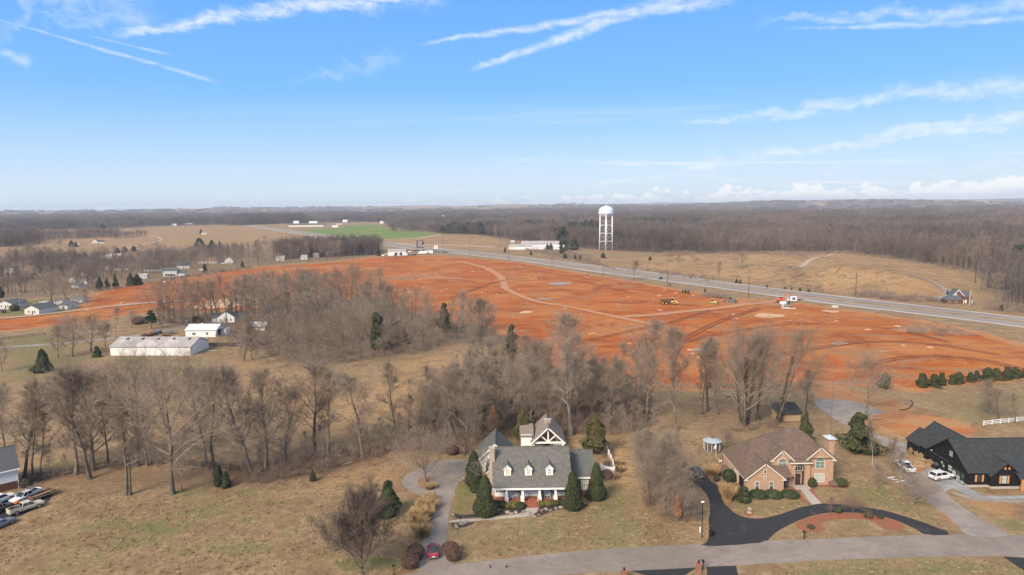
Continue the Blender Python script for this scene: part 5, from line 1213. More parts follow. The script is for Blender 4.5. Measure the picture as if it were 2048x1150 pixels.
# ------------------------------------------------------------------ buildings
mat('grey_shingle', (0.108, 0.103, 0.092), .92, .20, 4.0, (0.140, 0.132, 0.116), 1.4, .4, .6, bump=.4, bscale=9, rowz=.13, rowdark=.10)
mat('green_grey_shingle', (0.094, 0.098, 0.090), .92, .20, 4.0, (0.120, 0.122, 0.110), 1.2, bump=.4, bscale=9, rowz=.13, rowdark=.10)
mat('tan_shingle', (0.205, 0.172, 0.142), .92, .16, 5.0, (0.245, 0.212, 0.180), 1.2, bump=.4, bscale=9, rowz=.13, rowdark=.10)
mat('brown_shingle', (0.122, 0.082, 0.062), .92, .18, 5.0, (0.158, 0.108, 0.084), 1.2, bump=.4, bscale=9, rowz=.13, rowdark=.12)
mat('black_shingle', (0.033, 0.035, 0.037), .9, .2, 5.0, (0.046, 0.048, 0.050), 1.2, bump=.4, bscale=9, rowz=.13, rowdark=.12)
mat('slate_shingle', (0.085, 0.090, 0.100), .92, .15, 3.0, bump=.3)
mat('white_siding', (0.78, 0.77, 0.74), .7, .04, 2.0, rowz=.16, rowdark=.10)
mat('white_paint', (0.80, 0.79, 0.76), .6, .03, 2.0)
mat('cream_trim', (0.66, 0.58, 0.48), .7, .04, 2.0)
mat('black_siding', (0.0085, 0.0080, 0.0088), .75, .15, 2.0, stretch=(2, 2, .2))
mat('black_trim', (0.012, 0.012, 0.013), .6, .1)
mat('cedar_wood', (0.52, 0.245, 0.095), .7, .18, 3.0, stretch=(4, 4, .6))
mat('raw_lumber', (0.42, 0.29, 0.165), .8, .2, 3.0)
mat('grey_wood', (0.185, 0.150, 0.120), .9, .25, 3.0)
mat('dark_wood', (0.060, 0.048, 0.040), .9, .3, 3.0)
mat('stone_base', (0.40, 0.35, 0.29), .9, .2, 3.0)
mat('limestone', (0.42, 0.33, 0.26), .9, .2, 4.0, (0.30, 0.22, 0.17), 3.0)
mat('metal_roof', (0.32, 0.29, 0.265), .6, .08, .6, (0.42, 0.39, 0.36), .15, spec=.4)
mat('white_metal', (0.72, 0.70, 0.67), .6, .05, .8, rowdark=0)
mat('galvanised', (0.52, 0.55, 0.58), .45, .08, 1.0, spec=.5)
mat('steel_roof', (0.33, 0.36, 0.39), .5, .12, 1.5)
mat('standing_seam', (0.030, 0.032, 0.036), .4, .1, 1.0, spec=.5)
mat('glass', (0.030, 0.036, 0.040), .06, 0, spec=.8)
mat('pale_glass', (0.42, 0.44, 0.38), .12, .1, 1.0, spec=.6)
mat('warm_glass', (0.55, 0.47, 0.26), .15, .1, 1.0, spec=.6)
mat('green_glass', (0.16, 0.21, 0.19), .08, .2, 1.0, spec=.8)
mat('shutter', (0.060, 0.060, 0.064), .7, .1)
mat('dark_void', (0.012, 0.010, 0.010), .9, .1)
mat('screen_mesh', (0.075, 0.070, 0.068), .8, .1)
mat('door_wood', (0.055, 0.030, 0.020), .5, .15)
mat('terracotta', (0.27, 0.125, 0.080), .9, .1)
mat('brick_paver', (0.270, 0.090, 0.055), .9, .18, 3.0, (0.33, 0.125, 0.078), 2.0)
mat('cushion', (0.10, 0.10, 0.11), .9, .1)
mat('pool_chair', (0.62, 0.61, 0.58), .8, .05)
def brick_mat(name, a, b_, mortar, sc_=1.0, mix_=.5):
    m = bpy.data.materials.new(name); m.use_nodes = True; t = NT(m.node_tree); bs = t.n['Principled BSDF']
    oc = t.new('ShaderNodeTexCoord').outputs['Object']; sp = t.new('ShaderNodeSeparateXYZ'); t.l.new(oc, sp.inputs[0])
    cb = t.new('ShaderNodeCombineXYZ'); t.l.new(t.m('ADD', sp.outputs[0], sp.outputs[1]), cb.inputs[0]); t.l.new(sp.outputs[2], cb.inputs[1])
    br = t.new('ShaderNodeTexBrick'); t.l.new(cb.outputs[0], br.inputs['Vector'])
    for k, v in (('Color1', a), ('Color2', b_), ('Mortar', mortar)): br.inputs[k].default_value = (*v, 1)
    br.inputs['Scale'].default_value = 1.0; br.inputs['Brick Width'].default_value = .24 * sc_; br.inputs['Row Height'].default_value = .078 * sc_; br.inputs['Mortar Size'].default_value = .009
    c = t.vm('SCALE', br.outputs[0], scale=t.lin(t.noise(oc, 1.6, 5, .7), .25, .75, .82, 1.18))
    t.l.new(c, bs.inputs['Base Color']); bs.inputs['Roughness'].default_value = .92; bs.inputs['Specular IOR Level'].default_value = .15
    MATS[name] = m
brick_mat('tan_brick', (0.36, 0.195, 0.115), (0.44, 0.255, 0.155), (0.46, 0.36, 0.27))
brick_mat('red_brick', (0.235, 0.072, 0.045), (0.31, 0.110, 0.068), (0.34, 0.25, 0.20))
brick_mat('dark_red_brick', (0.105, 0.038, 0.028), (0.14, 0.052, 0.036), (0.16, 0.11, 0.09))

def slab(mb, a, b_, c, d, th):
    """roof plane: eave a-b, ridge c-d (c above b, d above a), with thickness downwards"""
    q_ = [Vector(v) for v in (a, b_, c, d)]; n = (q_[1] - q_[0]).cross(q_[3] - q_[0]).normalized()
    if n.z < 0: n = -n
    lo = [v - n * th for v in q_]
    mb.hexa([*lo, *q_]); return mb
def gable_roof(p, x0, x1, y0, y1, ze, zr, axis, m, oh=.45, rake=.35, th=.16, name='roof', ridge=None):
    """two sloped slabs over the rectangle; axis = direction of the ridge; ze at the wall line"""
    mb = MB()
    if axis == 'x':
        c = (y0 + y1) / 2 if ridge is None else ridge
        for yy in (y0, y1):
            k = (zr - ze) / abs(c - yy); yo = yy - oh if yy < c else yy + oh; zo = ze - k * oh
            slab(mb, (x0 - rake, yo, zo), (x1 + rake, yo, zo), (x1 + rake, c, zr), (x0 - rake, c, zr), th)
        mb.box(x0 - rake, x1 + rake, c - .12, c + .12, zr - .05, zr + .05)
    else:
        c = (x0 + x1) / 2 if ridge is None else ridge
        for xx in (x0, x1):
            k = (zr - ze) / abs(c - xx); xo = xx - oh if xx < c else xx + oh; zo = ze - k * oh
            slab(mb, (xo, y0 - rake, zo), (xo, y1 + rake, zo), (c, y1 + rake, zr), (c, y0 - rake, zr), th)
        mb.box(c - .12, c + .12, y0 - rake, y1 + rake, zr - .05, zr + .05)
    return mb.obj(name, m, p)
def gable_box(p, x0, x1, y0, y1, ze, zr, axis, m, z0=0.0, name='wall', ridge=None, th=.2):
    """solid gabled body, its top just below the roof slabs"""
    d = th + .03
    mb = MB()
    if axis == 'x':
        c = (y0 + y1) / 2 if ridge is None else ridge
        mb.prism([(y0, z0), (y1, z0), (y1, ze - d), (c, zr - d), (y0, ze - d)], 'x', x0, x1)
    else:
        c = (x0 + x1) / 2 if ridge is None else ridge
        mb.prism([(x0, z0), (x1, z0), (x1, ze - d), (c, zr - d), (x0, ze - d)], 'y', y0, y1)
    return mb.obj(name, m, p)
def hip_roof(p, x0, x1, y0, y1, ze, zr, rx0, rx1, m, oh=.45, ry=None, name='roof'):
    """hip: ridge along x from rx0 to rx1"""
    c = (y0 + y1) / 2 if ry is None else ry
    a = [(x0 - oh, y0 - oh, ze), (x1 + oh, y0 - oh, ze), (x1 + oh, y1 + oh, ze), (x0 - oh, y1 + oh, ze), (rx0, c, zr), (rx1, c, zr)]
    lo = [(v[0], v[1], ze - .18) for v in a[:4]]
    mb = MB(); mb.add(a + lo, [(0, 1, 5, 4), (1, 2, 5), (2, 3, 4, 5), (3, 0, 4), (6, 9, 8, 7), (6, 7, 1, 0), (7, 8, 2, 1), (8, 9, 3, 2), (9, 6, 0, 3)])
    return mb.obj(name, m, p)
AX = {'-y': ((1, 0, 0), (0, -1, 0)), '+y': ((-1, 0, 0), (0, 1, 0)), '-x': ((0, -1, 0), (-1, 0, 0)), '+x': ((0, 1, 0), (1, 0, 0))}
def window(p, c, face, w, h, frame, pane, cols=2, rows=2, fr=.09, shutters=None, arch=False, sw=.35, name='window', out=.05):
    """frame proud of the wall with a recessed pane and glazing bars; c = centre of the opening on the wall"""
    u, n = Vector(AX[face][0]), Vector(AX[face][1]); c = Vector(c); z = Vector((0, 0, 1))
    def bx(mb, a0, a1, b0, b1, d0, d1):
        mb.hexa([c + u * a + z * b_ + n * d for d_ in [0] for (a, b_, d) in ((a0, b0, d0), (a1, b0, d0), (a1, b0, d1), (a0, b0, d1), (a0, b1, d0), (a1, b1, d0), (a1, b1, d1), (a0, b1, d1))])
    mb = MB(); W2, H2 = w / 2, h / 2
    bx(mb, -W2 - fr, -W2, -H2 - fr, H2 + fr, -.02, out); bx(mb, W2, W2 + fr, -H2 - fr, H2 + fr, -.02, out)
    bx(mb, -W2, W2, H2, H2 + fr, -.02, out); bx(mb, -W2 - .03, W2 + .03, -H2 - fr, -H2, -.02, out + .03)
    o = mb.obj(name, frame, p)
    g = MB(); bx(g, -W2, W2, -H2, H2, -.02, out * .35); g.obj('pane', pane, o)
    if cols > 1 or rows > 1:
        mu = MB(); bw = .022
        for i in range(1, cols): bx(mu, -W2 + w * i / cols - bw, -W2 + w * i / cols + bw, -H2, H2, out * .3, out * .75)
        for j in range(1, rows): bx(mu, -W2, W2, -H2 + h * j / rows - bw, -H2 + h * j / rows + bw, out * .3, out * .7)
        mu.obj('glazing_bar', frame, o)
    if arch:
        ar, gl = MB(), MB(); n_ = 10
        for k in range(n_):
            t0, t1 = math.pi * k / n_, math.pi * (k + 1) / n_
            P_ = lambda r, t_, d: c + u * (math.cos(t_) * r) + z * (H2 + fr + math.sin(t_) * r) + n * d
            ar.hexa([P_(W2, t0, -.02), P_(W2 + fr, t0, -.02), P_(W2 + fr, t0, out), P_(W2, t0, out), P_(W2, t1, -.02), P_(W2 + fr, t1, -.02), P_(W2 + fr, t1, out), P_(W2, t1, out)])
            gl.add([P_(0, 0, out * .35), P_(W2, t0, out * .35), P_(W2, t1, out * .35)], [(0, 1, 2)])
        gl.obj('pane', pane, o); ar.obj('arch_frame', frame, o)
    if shutters is not None:
        for s in (-1, 1):
            sh = MB(); a = s * (W2 + fr + .04); a0, a1 = min(a, a + s * sw), max(a, a + s * sw)
            bx(sh, a0, a1, -H2, H2, -.01, .06); sh.obj('shutter', shutters, p)
    return o
def door(p, c, face, w, h, m, frame, name='door'):
    u, n = Vector(AX[face][0]), Vector(AX[face][1]); c = Vector(c); z = Vector((0, 0, 1))
    def bx(mb, a0, a1, b0, b1, d0, d1):
        mb.hexa([c + u * a + z * b_ + n * d for (a, b_, d) in ((a0, b0, d0), (a1, b0, d0), (a1, b0, d1), (a0, b0, d1), (a0, b1, d0), (a1, b1, d0), (a1, b1, d1), (a0, b1, d1))])
    mb = MB(); bx(mb, -w / 2, w / 2, 0, h, -.02, .03); o = mb.obj(name, m, p)
    f = MB(); bx(f, -w / 2 - .1, -w / 2, 0, h + .1, -.02, .06); bx(f, w / 2, w / 2 + .1, 0, h + .1, -.02, .06); bx(f, -w / 2, w / 2, h, h + .1, -.02, .06); f.obj('door_frame', frame, o)
    k = MB(); bx(k, w * .36, w * .42, h * .45, h * .5, .03, .09); k.obj('handle', M['galvanised'], o)
    return o
def rake_board(p, pts, m, d=(0, -1, 0), w=.22, th=.06, name='rake_board'):
    """white board along a sloped roof edge, one part per side"""
    for a, b_ in zip(pts[:-1], pts[1:]):
        mb = MB(); a, b_ = Vector(a), Vector(b_); e = (b_ - a).normalized(); nn = Vector(d).normalized(); up = nn.cross(e); up = up if up.z > 0 else -up
        mb.hexa([a - up * w, b_ - up * w, b_ - up * w + nn * th, a - up * w + nn * th, a, b_, b_ + nn * th, a + nn * th]); mb.obj(name, m, p)

# ---- the white cottage with the long porch (local origin at its front left porch corner, x along the porch)
ck = thing('porch_cottage', 'white cottage with big grey shingle roof, three dormers and a red brick porch', 'house', (-3.9, 126.6, 0), rad(.3))
PR = (7.35, 9.05)                           # ridge line: distance back, height
ze, L = 3.45, 14.85
rf = MB(); k_ = (PR[1] - ze) / (PR[0] + .3)
slab(rf, (-.35, -.3, ze), (L + .35, -.3, ze), (L + .35, PR[0], PR[1]), (-.35, PR[0], PR[1]), .18)
slab(rf, (-.35, 2 * PR[0] + .3, ze), (L + .35, 2 * PR[0] + .3, ze), (L + .35, PR[0], PR[1]), (-.35, PR[0], PR[1]), .18)
rf.box(-.35, L + .35, PR[0] - .13, PR[0] + .13, PR[1] - .05, PR[1] + .05)
rf.obj('roof', M['grey_shingle'], ck)
wy = 2.5                                     # the wall stands back behind the porch
def roofz(y): return PR[1] - abs(y - PR[0]) * k_
bd = MB(); bd.prism([(wy, .5), (14.3, .5), (14.3, roofz(14.3) - .25), (PR[0], PR[1] - .25), (wy, roofz(wy) - .25)], 'x', .05, L - .05); bd.obj('wall', M['white_siding'], ck)
MB().box(-.1, L + .1, 2.4, 14.4, 0, .5).obj('foundation', M['red_brick'], ck)
MB().box(0, L, -.05, wy - .02, 0, .62).obj('porch_floor', M['brick_paver'], ck)
MB().box(-.3, L + .3, -.34, -.22, ze - .32, ze + .02).obj('fascia', M['white_paint'], ck)
MB().box(.0, L, .12, .45, ze - .38, ze - .1).obj('porch_beam', M['white_paint'], ck)
for x in (2.42, 5.55, 8.85, 11.95):
    c = MB(); c.frus((x - .24, x + .24, .04, .52), (x - .2, x + .2, .08, .48), 1.45, 3.12); q0 = c.obj('column', M['white_paint'], ck)
    c = MB(); c.box(x - .36, x + .36, -.04, .62, .62, 1.38); c.box(x - .4, x + .4, -.08, .66, 1.38, 1.45); c.box(x - .4, x + .4, -.08, .66, .62, .72); c.obj('plinth', M['white_paint'], q0)
for i in range(4): MB().box(5.95, 8.55, -.05 - .36 * (i + 1), -.05 - .36 * i - .002, 0, .62 - .155 * i - .1).obj('step', M['brick_paver'], ck)
for x in (5.86, 8.6):
    r_ = MB(); r_.bar((x, -.08, 1.35), (x, -1.45, .85), .07, .07); r_.bar((x, -1.42, 0), (x, -1.42, .86), .07, .07); r_.bar((x, -.1, .6), (x, -.1, 1.36), .07, .07); r_.obj('handrail', M['terracotta'], ck)
for x, g_ in ((1.25, 'glass'), (4.1, 'glass'), (10.35, 'pale_glass'), (13.2, 'pale_glass')):
    window(ck, (x, wy, 2.25), '-y', 1.0, 1.5, M['white_paint'], M[g_], 3, 4, shutters=M['shutter'])
door(ck, (7.2, wy, .62), '-y', 1.1, 2.1, M['white_paint'], M['white_paint'])
for x in (6.05, 8.35): MB().box(x - .11, x + .11, wy - .16, wy - .02, 2.2, 2.6).obj('wall_lantern', M['black_trim'], ck)
for x, g_ in ((2.65, 'warm_glass'), (6.75, 'warm_glass'), (10.9, 'pale_glass')):
    y0 = 1.95; zb_ = roofz(y0) - .05; zt = zb_ + 1.55; yb = PR[0] - (PR[1] - zt) / k_; w2 = .68
    dm_ = MB(); dm_.prism([(x - w2, zb_ - .2), (x + w2, zb_ - .2), (x + w2, zt), (x, zt + .62), (x - w2, zt)], 'y', y0, yb + 1.2); dd_ = dm_.obj('dormer', M['white_siding'], ck)
    rr_ = MB(); yr = PR[0] - (PR[1] - zt - .72) / k_
    for s in (-1, 1): slab(rr_, (x + s * (w2 + .16), y0 - .16, zt - .1), (x + s * (w2 + .16), yb + .4, zt - .1), (x, yr + .5, zt + .72), (x, y0 - .16, zt + .72), .07)
    rr_.obj('dormer_roof', M['grey_shingle'], dd_)
    tb = MB()
    for s in (-1, 1): tb.hexa([(x + s * (w2 + .16), y0 - .19, zt - .30), (x, y0 - .19, zt + .50), (x, y0 - .165, zt + .50), (x + s * (w2 + .16), y0 - .165, zt - .30), (x + s * (w2 + .16), y0 - .19, zt - .10), (x, y0 - .19, zt + .71), (x, y0 - .165, zt + .71), (x + s * (w2 + .16), y0 - .165, zt - .10)])
    tb.obj('dormer_trim', M['white_paint'], dd_)
    window(ck, (x, y0, zb_ + .82), '-y', .62, 1.05, M['white_paint'], M[g_], 2, 2, fr=.12, name='dormer_window')
ch = MB(); ch.box(-1.15, -.1, 4.3, 5.5, 0, 5.6); ch.frus((-1.15, -.1, 4.3, 5.5), (-.95, .1, 4.5, 5.4), 5.6, 6.2); ch.box(-.95, .1, 4.5, 5.4, 6.2, 9.7); chn = ch.obj('chimney', M['limestone'], ck)
MB().box(-1.02, .17, 4.42, 5.48, 9.7, 9.86).obj('chimney_cap', M['stone_base'], chn)
# side wing
gable_box(ck, L + .1, L + 5.2, 6.6, 13.8, 3.05, 7.05, 'x', M['white_siding'], ridge=10.6); gable_roof(ck, L + .4, L + 5.2, 6.6, 13.8, 3.05, 7.05, 'x', M['green_grey_shingle'], ridge=10.6)
MB().box(L + 1.0, L + 5.6, 6.1, 6.2, 2.55, 2.85).obj('fascia', M['white_paint'], ck)
window(ck, (L + 3.5, 6.6, 1.6), '-y', 1.3, 1.7, M['white_paint'], M['pale_glass'], 3, 3, shutters=M['shutter'])
# garage wing behind the chimney end, and the link between
gable_box(ck, -3.7, 3.5, 17.0, 26.3, 2.9, 6.3, 'y', M['white_siding']); gable_roof(ck, -3.7, 3.5, 17.0, 26.3, 3.0, 6.4, 'y', M['green_grey_shingle'], oh=.5)
rake_board(ck, [(-4.2, 16.6, 2.5), (-.1, 16.6, 6.4), (4.0, 16.6, 2.5)], M['white_paint'], w=.35)
rv = MB(); rv.box(-.22, .02, 18, 26.4, 6.42, 6.56); rv.obj('ridge_vent', M['slate_shingle'], ck)
gable_box(ck, -1.6, 2.0, 10.5, 17.4, 2.7, 4.6, 'y', M['white_siding']); gable_roof(ck, -1.6, 2.0, 10.5, 17.4, 2.7, 4.6, 'y', M['green_grey_shingle'], oh=.4)
rake_board(ck, [(-2.0, 10.1, 2.3), (.2, 10.1, 4.6)], M['white_paint'], w=.3)
# rocking chairs on the porch
def rocker(x, y, rz, label, m):
    o = thing('rocking_chair', label, 'chair', (-3.9 + x, 126.6 + y, .62), rz, 'rocking chairs on the brick porch')
    MB().box(-.3, .3, -.28, .28, .40, .46).obj('seat', m, o); b_ = MB(); b_.hexa([(-.3, .22, .46), (.3, .22, .46), (.3, .28, .46), (-.3, .28, .46), (-.3, .46, 1.2), (.3, .46, 1.2), (.3, .52, 1.2), (-.3, .52, 1.2)]); b_.obj('backrest', m, o)
    for s in (-1, 1):
        MB().bar((s * .33, -.3, .66), (s * .33, .34, .68), .07, .05).obj('armrest', M['white_paint'], o)
        for y_ in (-.24, .24): MB().bar((s * .3, y_, .05), (s * .3, y_, .66), .05, .05).obj('leg', M['white_paint'], o)
        k = MB(); k.bar((s * .3, -.42, .07), (s * .3, 0, .02), .04, .05); k.bar((s * .3, 0, .02), (s * .3, .5, .09), .04, .05); k.obj('rocker_runner', M['white_paint'], o)
rocker(3.35, 1.5, .35, 'white rocking chair on the porch, chimney side of the pair by the dark window', M['pool_chair'])
rocker(4.9, 1.45, -.35, 'greyish rocking chair on the porch right against the second column', M['grey_wood'])
rocker(9.55, 1.5, .3, 'rocking chair with dark cushion beside the third porch column', M['cushion'])
rocker(11.3, 1.5, -.3, 'rocking chair with dark cushion beside the last porch column', M['cushion'])
for x, y, lb in ((4.15, 1.6, 'small white porch table between the pale rocking chairs'), (10.4, 1.6, 'small white porch table between the dark cushioned rocking chairs')):
    o = thing('side_table', lb, 'table', (-3.9 + x, 126.6 + y, .62)); tt = MB(); tt.lathe([(.3, .5), (.3, .55)], 12); tt.obj('table_top', M['white_paint'], o)
    for a in range(3): MB().tube((.2 * math.cos(a * 2.1), .2 * math.sin(a * 2.1), 0), (.14 * math.cos(a * 2.1), .14 * math.sin(a * 2.1), .5), .025, n=5).obj('leg', M['white_paint'], o)

# ---- open timber gable pavilion behind the cottage
pv_ = thing('pavilion', 'white garden pavilion with tan roof and a timber truss in its open gable', 'pavilion', (8.05, 153.6, 0), 0)
def pav_half(z0=0): pass
gable_roof(pv_, -3.75, 3.75, 0, 9.6, 3.1, 6.6, 'y', M['tan_shingle'], oh=.35, rake=.5)
rake_board(pv_, [(-4.1, -.53, 2.75), (0, -.53, 6.6), (4.1, -.53, 2.75)], M['white_paint'], w=.3)
MB().box(-3.9, 3.9, -.1, .18, 2.55, 2.95).obj('tie_beam', M['white_paint'], pv_); MB().box(-.16, .16, -.08, .16, 2.95, 6.2).obj('king_post', M['white_paint'], pv_)
for s in (-1, 1): MB().bar((s * .15, .04, 3.05), (s * 1.9, .04, 4.6), .24, .2, (0, 1, 0)).obj('strut', M['white_paint'], pv_)
for s in (-1, 1): MB().box(s * 3.45 - .24, s * 3.45 + .24, -.14, .3, 0, 2.6).obj('post', M['white_paint'], pv_)
MB().prism([(-3.6, 0), (3.6, 0), (3.6, 2.9), (0, 6.2), (-3.6, 2.9)], 'y', 4.2, 9.3).obj('wall', M['white_siding'], pv_)
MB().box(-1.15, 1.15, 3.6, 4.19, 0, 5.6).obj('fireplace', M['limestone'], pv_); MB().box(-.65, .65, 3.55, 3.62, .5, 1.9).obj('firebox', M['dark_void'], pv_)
for x in (-2.9, -1.75, 1.75, 2.9): window(pv_, (x, 4.2, 1.6), '-y', .7, 1.25, M['white_paint'], M['glass'], 2, 3)
for x, z in ((-1.9, 3.55), (-2.75, 3.1), (1.9, 3.55), (2.75, 3.1), (1.3, 4.9)): MB().box(x - .35, x + .35, 4.0, 4.18, z - .12, z + .12).obj('gable_light', M['glass'], pv_)
MB().box(-6.3, -3.75, 1.6, 6.4, 0, 4.1).obj('side_room', M['white_siding'], pv_)
sr = MB(); slab(sr, (-6.6, 1.2, 3.95), (-3.3, 1.2, 3.95), (-3.3, 6.8, 5.2), (-6.6, 6.8, 5.2), .15); sr.obj('side_roof', M['tan_shingle'], pv_)
MB().box(-5.3, -4.2, 1.55, 1.62, .1, 1.5).obj('side_opening', M['door_wood'], pv_)
pc = MB(); pc.box(-.7, .7, 3.4, 4.6, 5.6, 7.0); pcc = pc.obj('chimney', M['limestone'], pv_); MB().box(-.8, .8, 3.3, 4.7, 7.0, 7.12).obj('chimney_cap', M['stone_base'], pcc)
MB().tube((.95, 4.6, 6.2), (.95, 4.6, 7.2), .06).obj('vent_pipe', M['white_paint'], pv_)
st_ = thing('garden_wall', 'pale flat topped garden wall with a lamp behind the side wing', 'wall', (11.4, 146.0, 0)); MB().box(0, 6.2, 0, .35, 0, 1.9).obj('wall_body', M['cream_trim'], st_)
MB().tube((2.1, .18, 1.9), (2.1, .18, 2.9), .09).obj('lamp_post', M['white_paint'], st_); MB().box(1.75, 2.45, .05, .3, 2.4, 2.75).obj('lamp', M['dark_wood'], st_)

# ---- tan brick house with brown roof
bh = thing('brick_house', 'two storey tan brick house with brown hipped roof and arched entry', 'house', (46.6, 131.3, 0), rad(0))
br_, bw_ = M['brown_shingle'], M['tan_brick']
MB().box(0, 7.6, 0, 14.6, 0, 2.95).obj('garage_wall', bw_, bh)
gb = MB(); gb.prism([(0, 2.94), (7.6, 2.94), (3.8, 5.85)], 'y', .0, 3.0); gb.obj('gable', bw_, bh)
gable_roof(bh, 0, 7.6, 0, 7.6, 3.0, 6.05, 'y', br_, oh=.4, rake=.3)
hip_roof(bh, 0, 9.0, .6, 14.6, 2.98, 7.9, 4.0, 9.0, br_, oh=.42, ry=9.6)
MB().box(6.9, 19.2, 3.6, 15.2, 0, 5.75).obj('wall', bw_, bh)
hip_roof(bh, 6.9, 19.2, 3.6, 15.2, 5.72, 10.2, 11.6, 13.8, br_, oh=.5, ry=9.4)
def front_gable(xa, xb, yf, z1, zp, depth):
    MB().box(xa, xb, yf, yf + 2.5, 0, z1 - .05).obj('gable_bay', bw_, bh); c_ = (xa + xb) / 2
    g_ = MB(); g_.prism([(xa, z1 - .06), (xb, z1 - .06), (c_, zp - .22)], 'y', yf, yf + 2.4); g_.obj('gable', bw_, bh)
    gable_roof(bh, xa, xb, yf, yf + depth, z1, zp, 'y', br_, oh=.45, rake=.3)
    k = (zp - z1) / (c_ - xa)
    rake_board(bh, [(xa - .47, yf - .31, z1 - .47 * k), (c_, yf - .31, zp + .02), (xb + .47, yf - .31, z1 - .47 * k)], M['cream_trim'], w=.22)
    for s, x in ((-1, xa), (1, xb)): MB().box(x - .45, x + .45, yf - .31, yf - .02, z1 - .52, z1 - .34).obj('eave_return', M['cream_trim'], bh)
    v = MB(); v.box(c_ - .1, c_ + .1, yf - .12, yf - .01, zp - 1.0, zp - .75); v.obj('gable_lamp', M['white_paint'], bh)
front_gable(6.3, 10.5, 3.0, 5.7, 7.7, 5.5); front_gable(13.4, 19.0, 3.2, 5.7, 8.1, 6.0)
k = 3.05 / 3.8
rake_board(bh, [(-.42, -.31, 3.0 - .42 * k), (3.8, -.31, 6.07), (8.02, -.31, 3.0 - .42 * k)], M['cream_trim'], w=.22)
for x in (0.0, 7.6): MB().box(x - .42, x + .42, -.31, -.02, 2.44, 2.62).obj('eave_return', M['cream_trim'], bh)
# entry with tall arch
en = MB()
ax0, ax1, ac, rw, sp_z = 9.9, 14.0, 11.95, 1.0, 3.7
en.box(ax0, ac - rw, 2.6, 3.1, 0, 5.1); en.box(ac + rw, ax1, 2.6, 3.1, 0, 5.1)
n_ = 10
for i in range(n_):
    t0, t1 = math.pi * i / n_, math.pi * (i + 1) / n_
    xa, xb = ac + rw * math.cos(t0), ac + rw * math.cos(t1); za, zb_ = sp_z + rw * math.sin(t0), sp_z + rw * math.sin(t1)
    en.hexa([(xb, 2.6, zb_), (xa, 2.6, za), (xa, 3.1, za), (xb, 3.1, zb_), (xb, 2.6, 5.1), (xa, 2.6, 5.1), (xa, 3.1, 5.1), (xb, 3.1, 5.1)])
en.obj('entry_wall', bw_, bh)
er = MB(); slab(er, (9.6, 2.2, 5.15), (14.3, 2.2, 5.15), (14.3, 5.5, 6.7), (9.6, 5.5, 6.7), .15); er.obj('entry_roof', br_, bh); MB().box(9.6, 14.3, 2.12, 2.2, 4.92, 5.16).obj('gutter', M['cream_trim'], bh)
MB().box(10.6, 13.3, 3.1, 3.45, 0, 5.0).obj('entry_back', M['door_wood'], bh)
door(bh, (11.75, 3.1, .3), '-y', 1.15, 2.3, M['door_wood'], M['cream_trim']); window(bh, (11.85, 3.1, 3.6), '-y', 1.5, .9, M['cream_trim'], M['glass'], 3, 1, name='transom_window')
MB().box(10.4, 13.5, 1.0, 2.6, 0, .3).obj('entry_step', M['path_concrete'], bh)
for i, x in enumerate((9.6, 9.75)): pass
MB().tube((9.72, 2.5, .1), (9.72, 2.5, 5.0), .05).obj('downpipe', M['cream_trim'], bh)
MB().box(10.45, 10.7, 2.5, 2.59, 1.7, 2.1).obj('wall_lantern', M['black_trim'], bh)
window(bh, (8.4, 3.0, 4.15), '-y', 1.7, 1.4, M['cream_trim'], M['green_glass'], 2, 2, arch=True); window(bh, (16.2, 3.2, 4.3), '-y', 1.7, 1.4, M['cream_trim'], M['green_glass'], 2, 2, arch=True)
window(bh, (8.7, 3.0, 1.5), '-y', 1.6, 1.5, M['cream_trim'], M['green_glass'], 2, 2); window(bh, (16.2, 3.2, 1.55), '-y', 1.9, 1.7, M['cream_trim'], M['pale_glass'], 2, 2)
for x in (2.25, 5.1):
    w_ = window(bh, (x, 0, 1.35), '-y', .72, 1.6, M['cream_trim'], M['green_glass'], 1, 2)
    d_ = MB(); d_.prism([(x - .3, .6), (x + .3, .6), (x, 1.3)], 'y', -.045, -.02); d_.obj('window_candle_stand', M['black_trim'], w_)
window(bh, (3.8, 0, 4.25), '-y', .4, .62, M['cream_trim'], M['shutter'], 1, 1, name='gable_vent'); window(bh, (3.8, 0, 3.05), '-y', .42, .42, M['cream_trim'], M['green_glass'], 1, 1, name='round_window')
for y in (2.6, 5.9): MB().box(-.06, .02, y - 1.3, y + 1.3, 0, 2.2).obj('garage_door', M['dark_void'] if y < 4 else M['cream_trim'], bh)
window(bh, (0, 10.0, 1.6), '-x', 1.1, 1.3, M['cream_trim'], M['green_glass'], 2, 2)
MB().box(-.43, -.36, .2, 13.8, 2.72, 2.95).obj('gutter', M['cream_trim'], bh)
cm = MB(); cm.box(19.25, 20.4, 6.2, 8.2, 0, 8.6); cmo = cm.obj('chimney', bw_, bh); MB().box(18.9, 20.7, 5.9, 8.5, 8.6, 8.75).obj('chimney_cap', M['galvanised'], cmo); MB().tube((19.8, 7.2, 8.75), (19.8, 7.2, 9.2), .3, n=10).obj('flue', M['galvanised'], cmo)
for i in range(15):
    f = i / 14; x, y, z = (6.2 - .5) + f * (11.6 - 5.7), (3.1) + f * (9.6 - 3.1), 5.72 + f * (10.2 - 5.72)
    if i > 3: MB().box(x - .13, x + .13, y - .13, y + .13, z - .02, z + .06).obj('ridge_cap', M['tan_shingle'], bh)

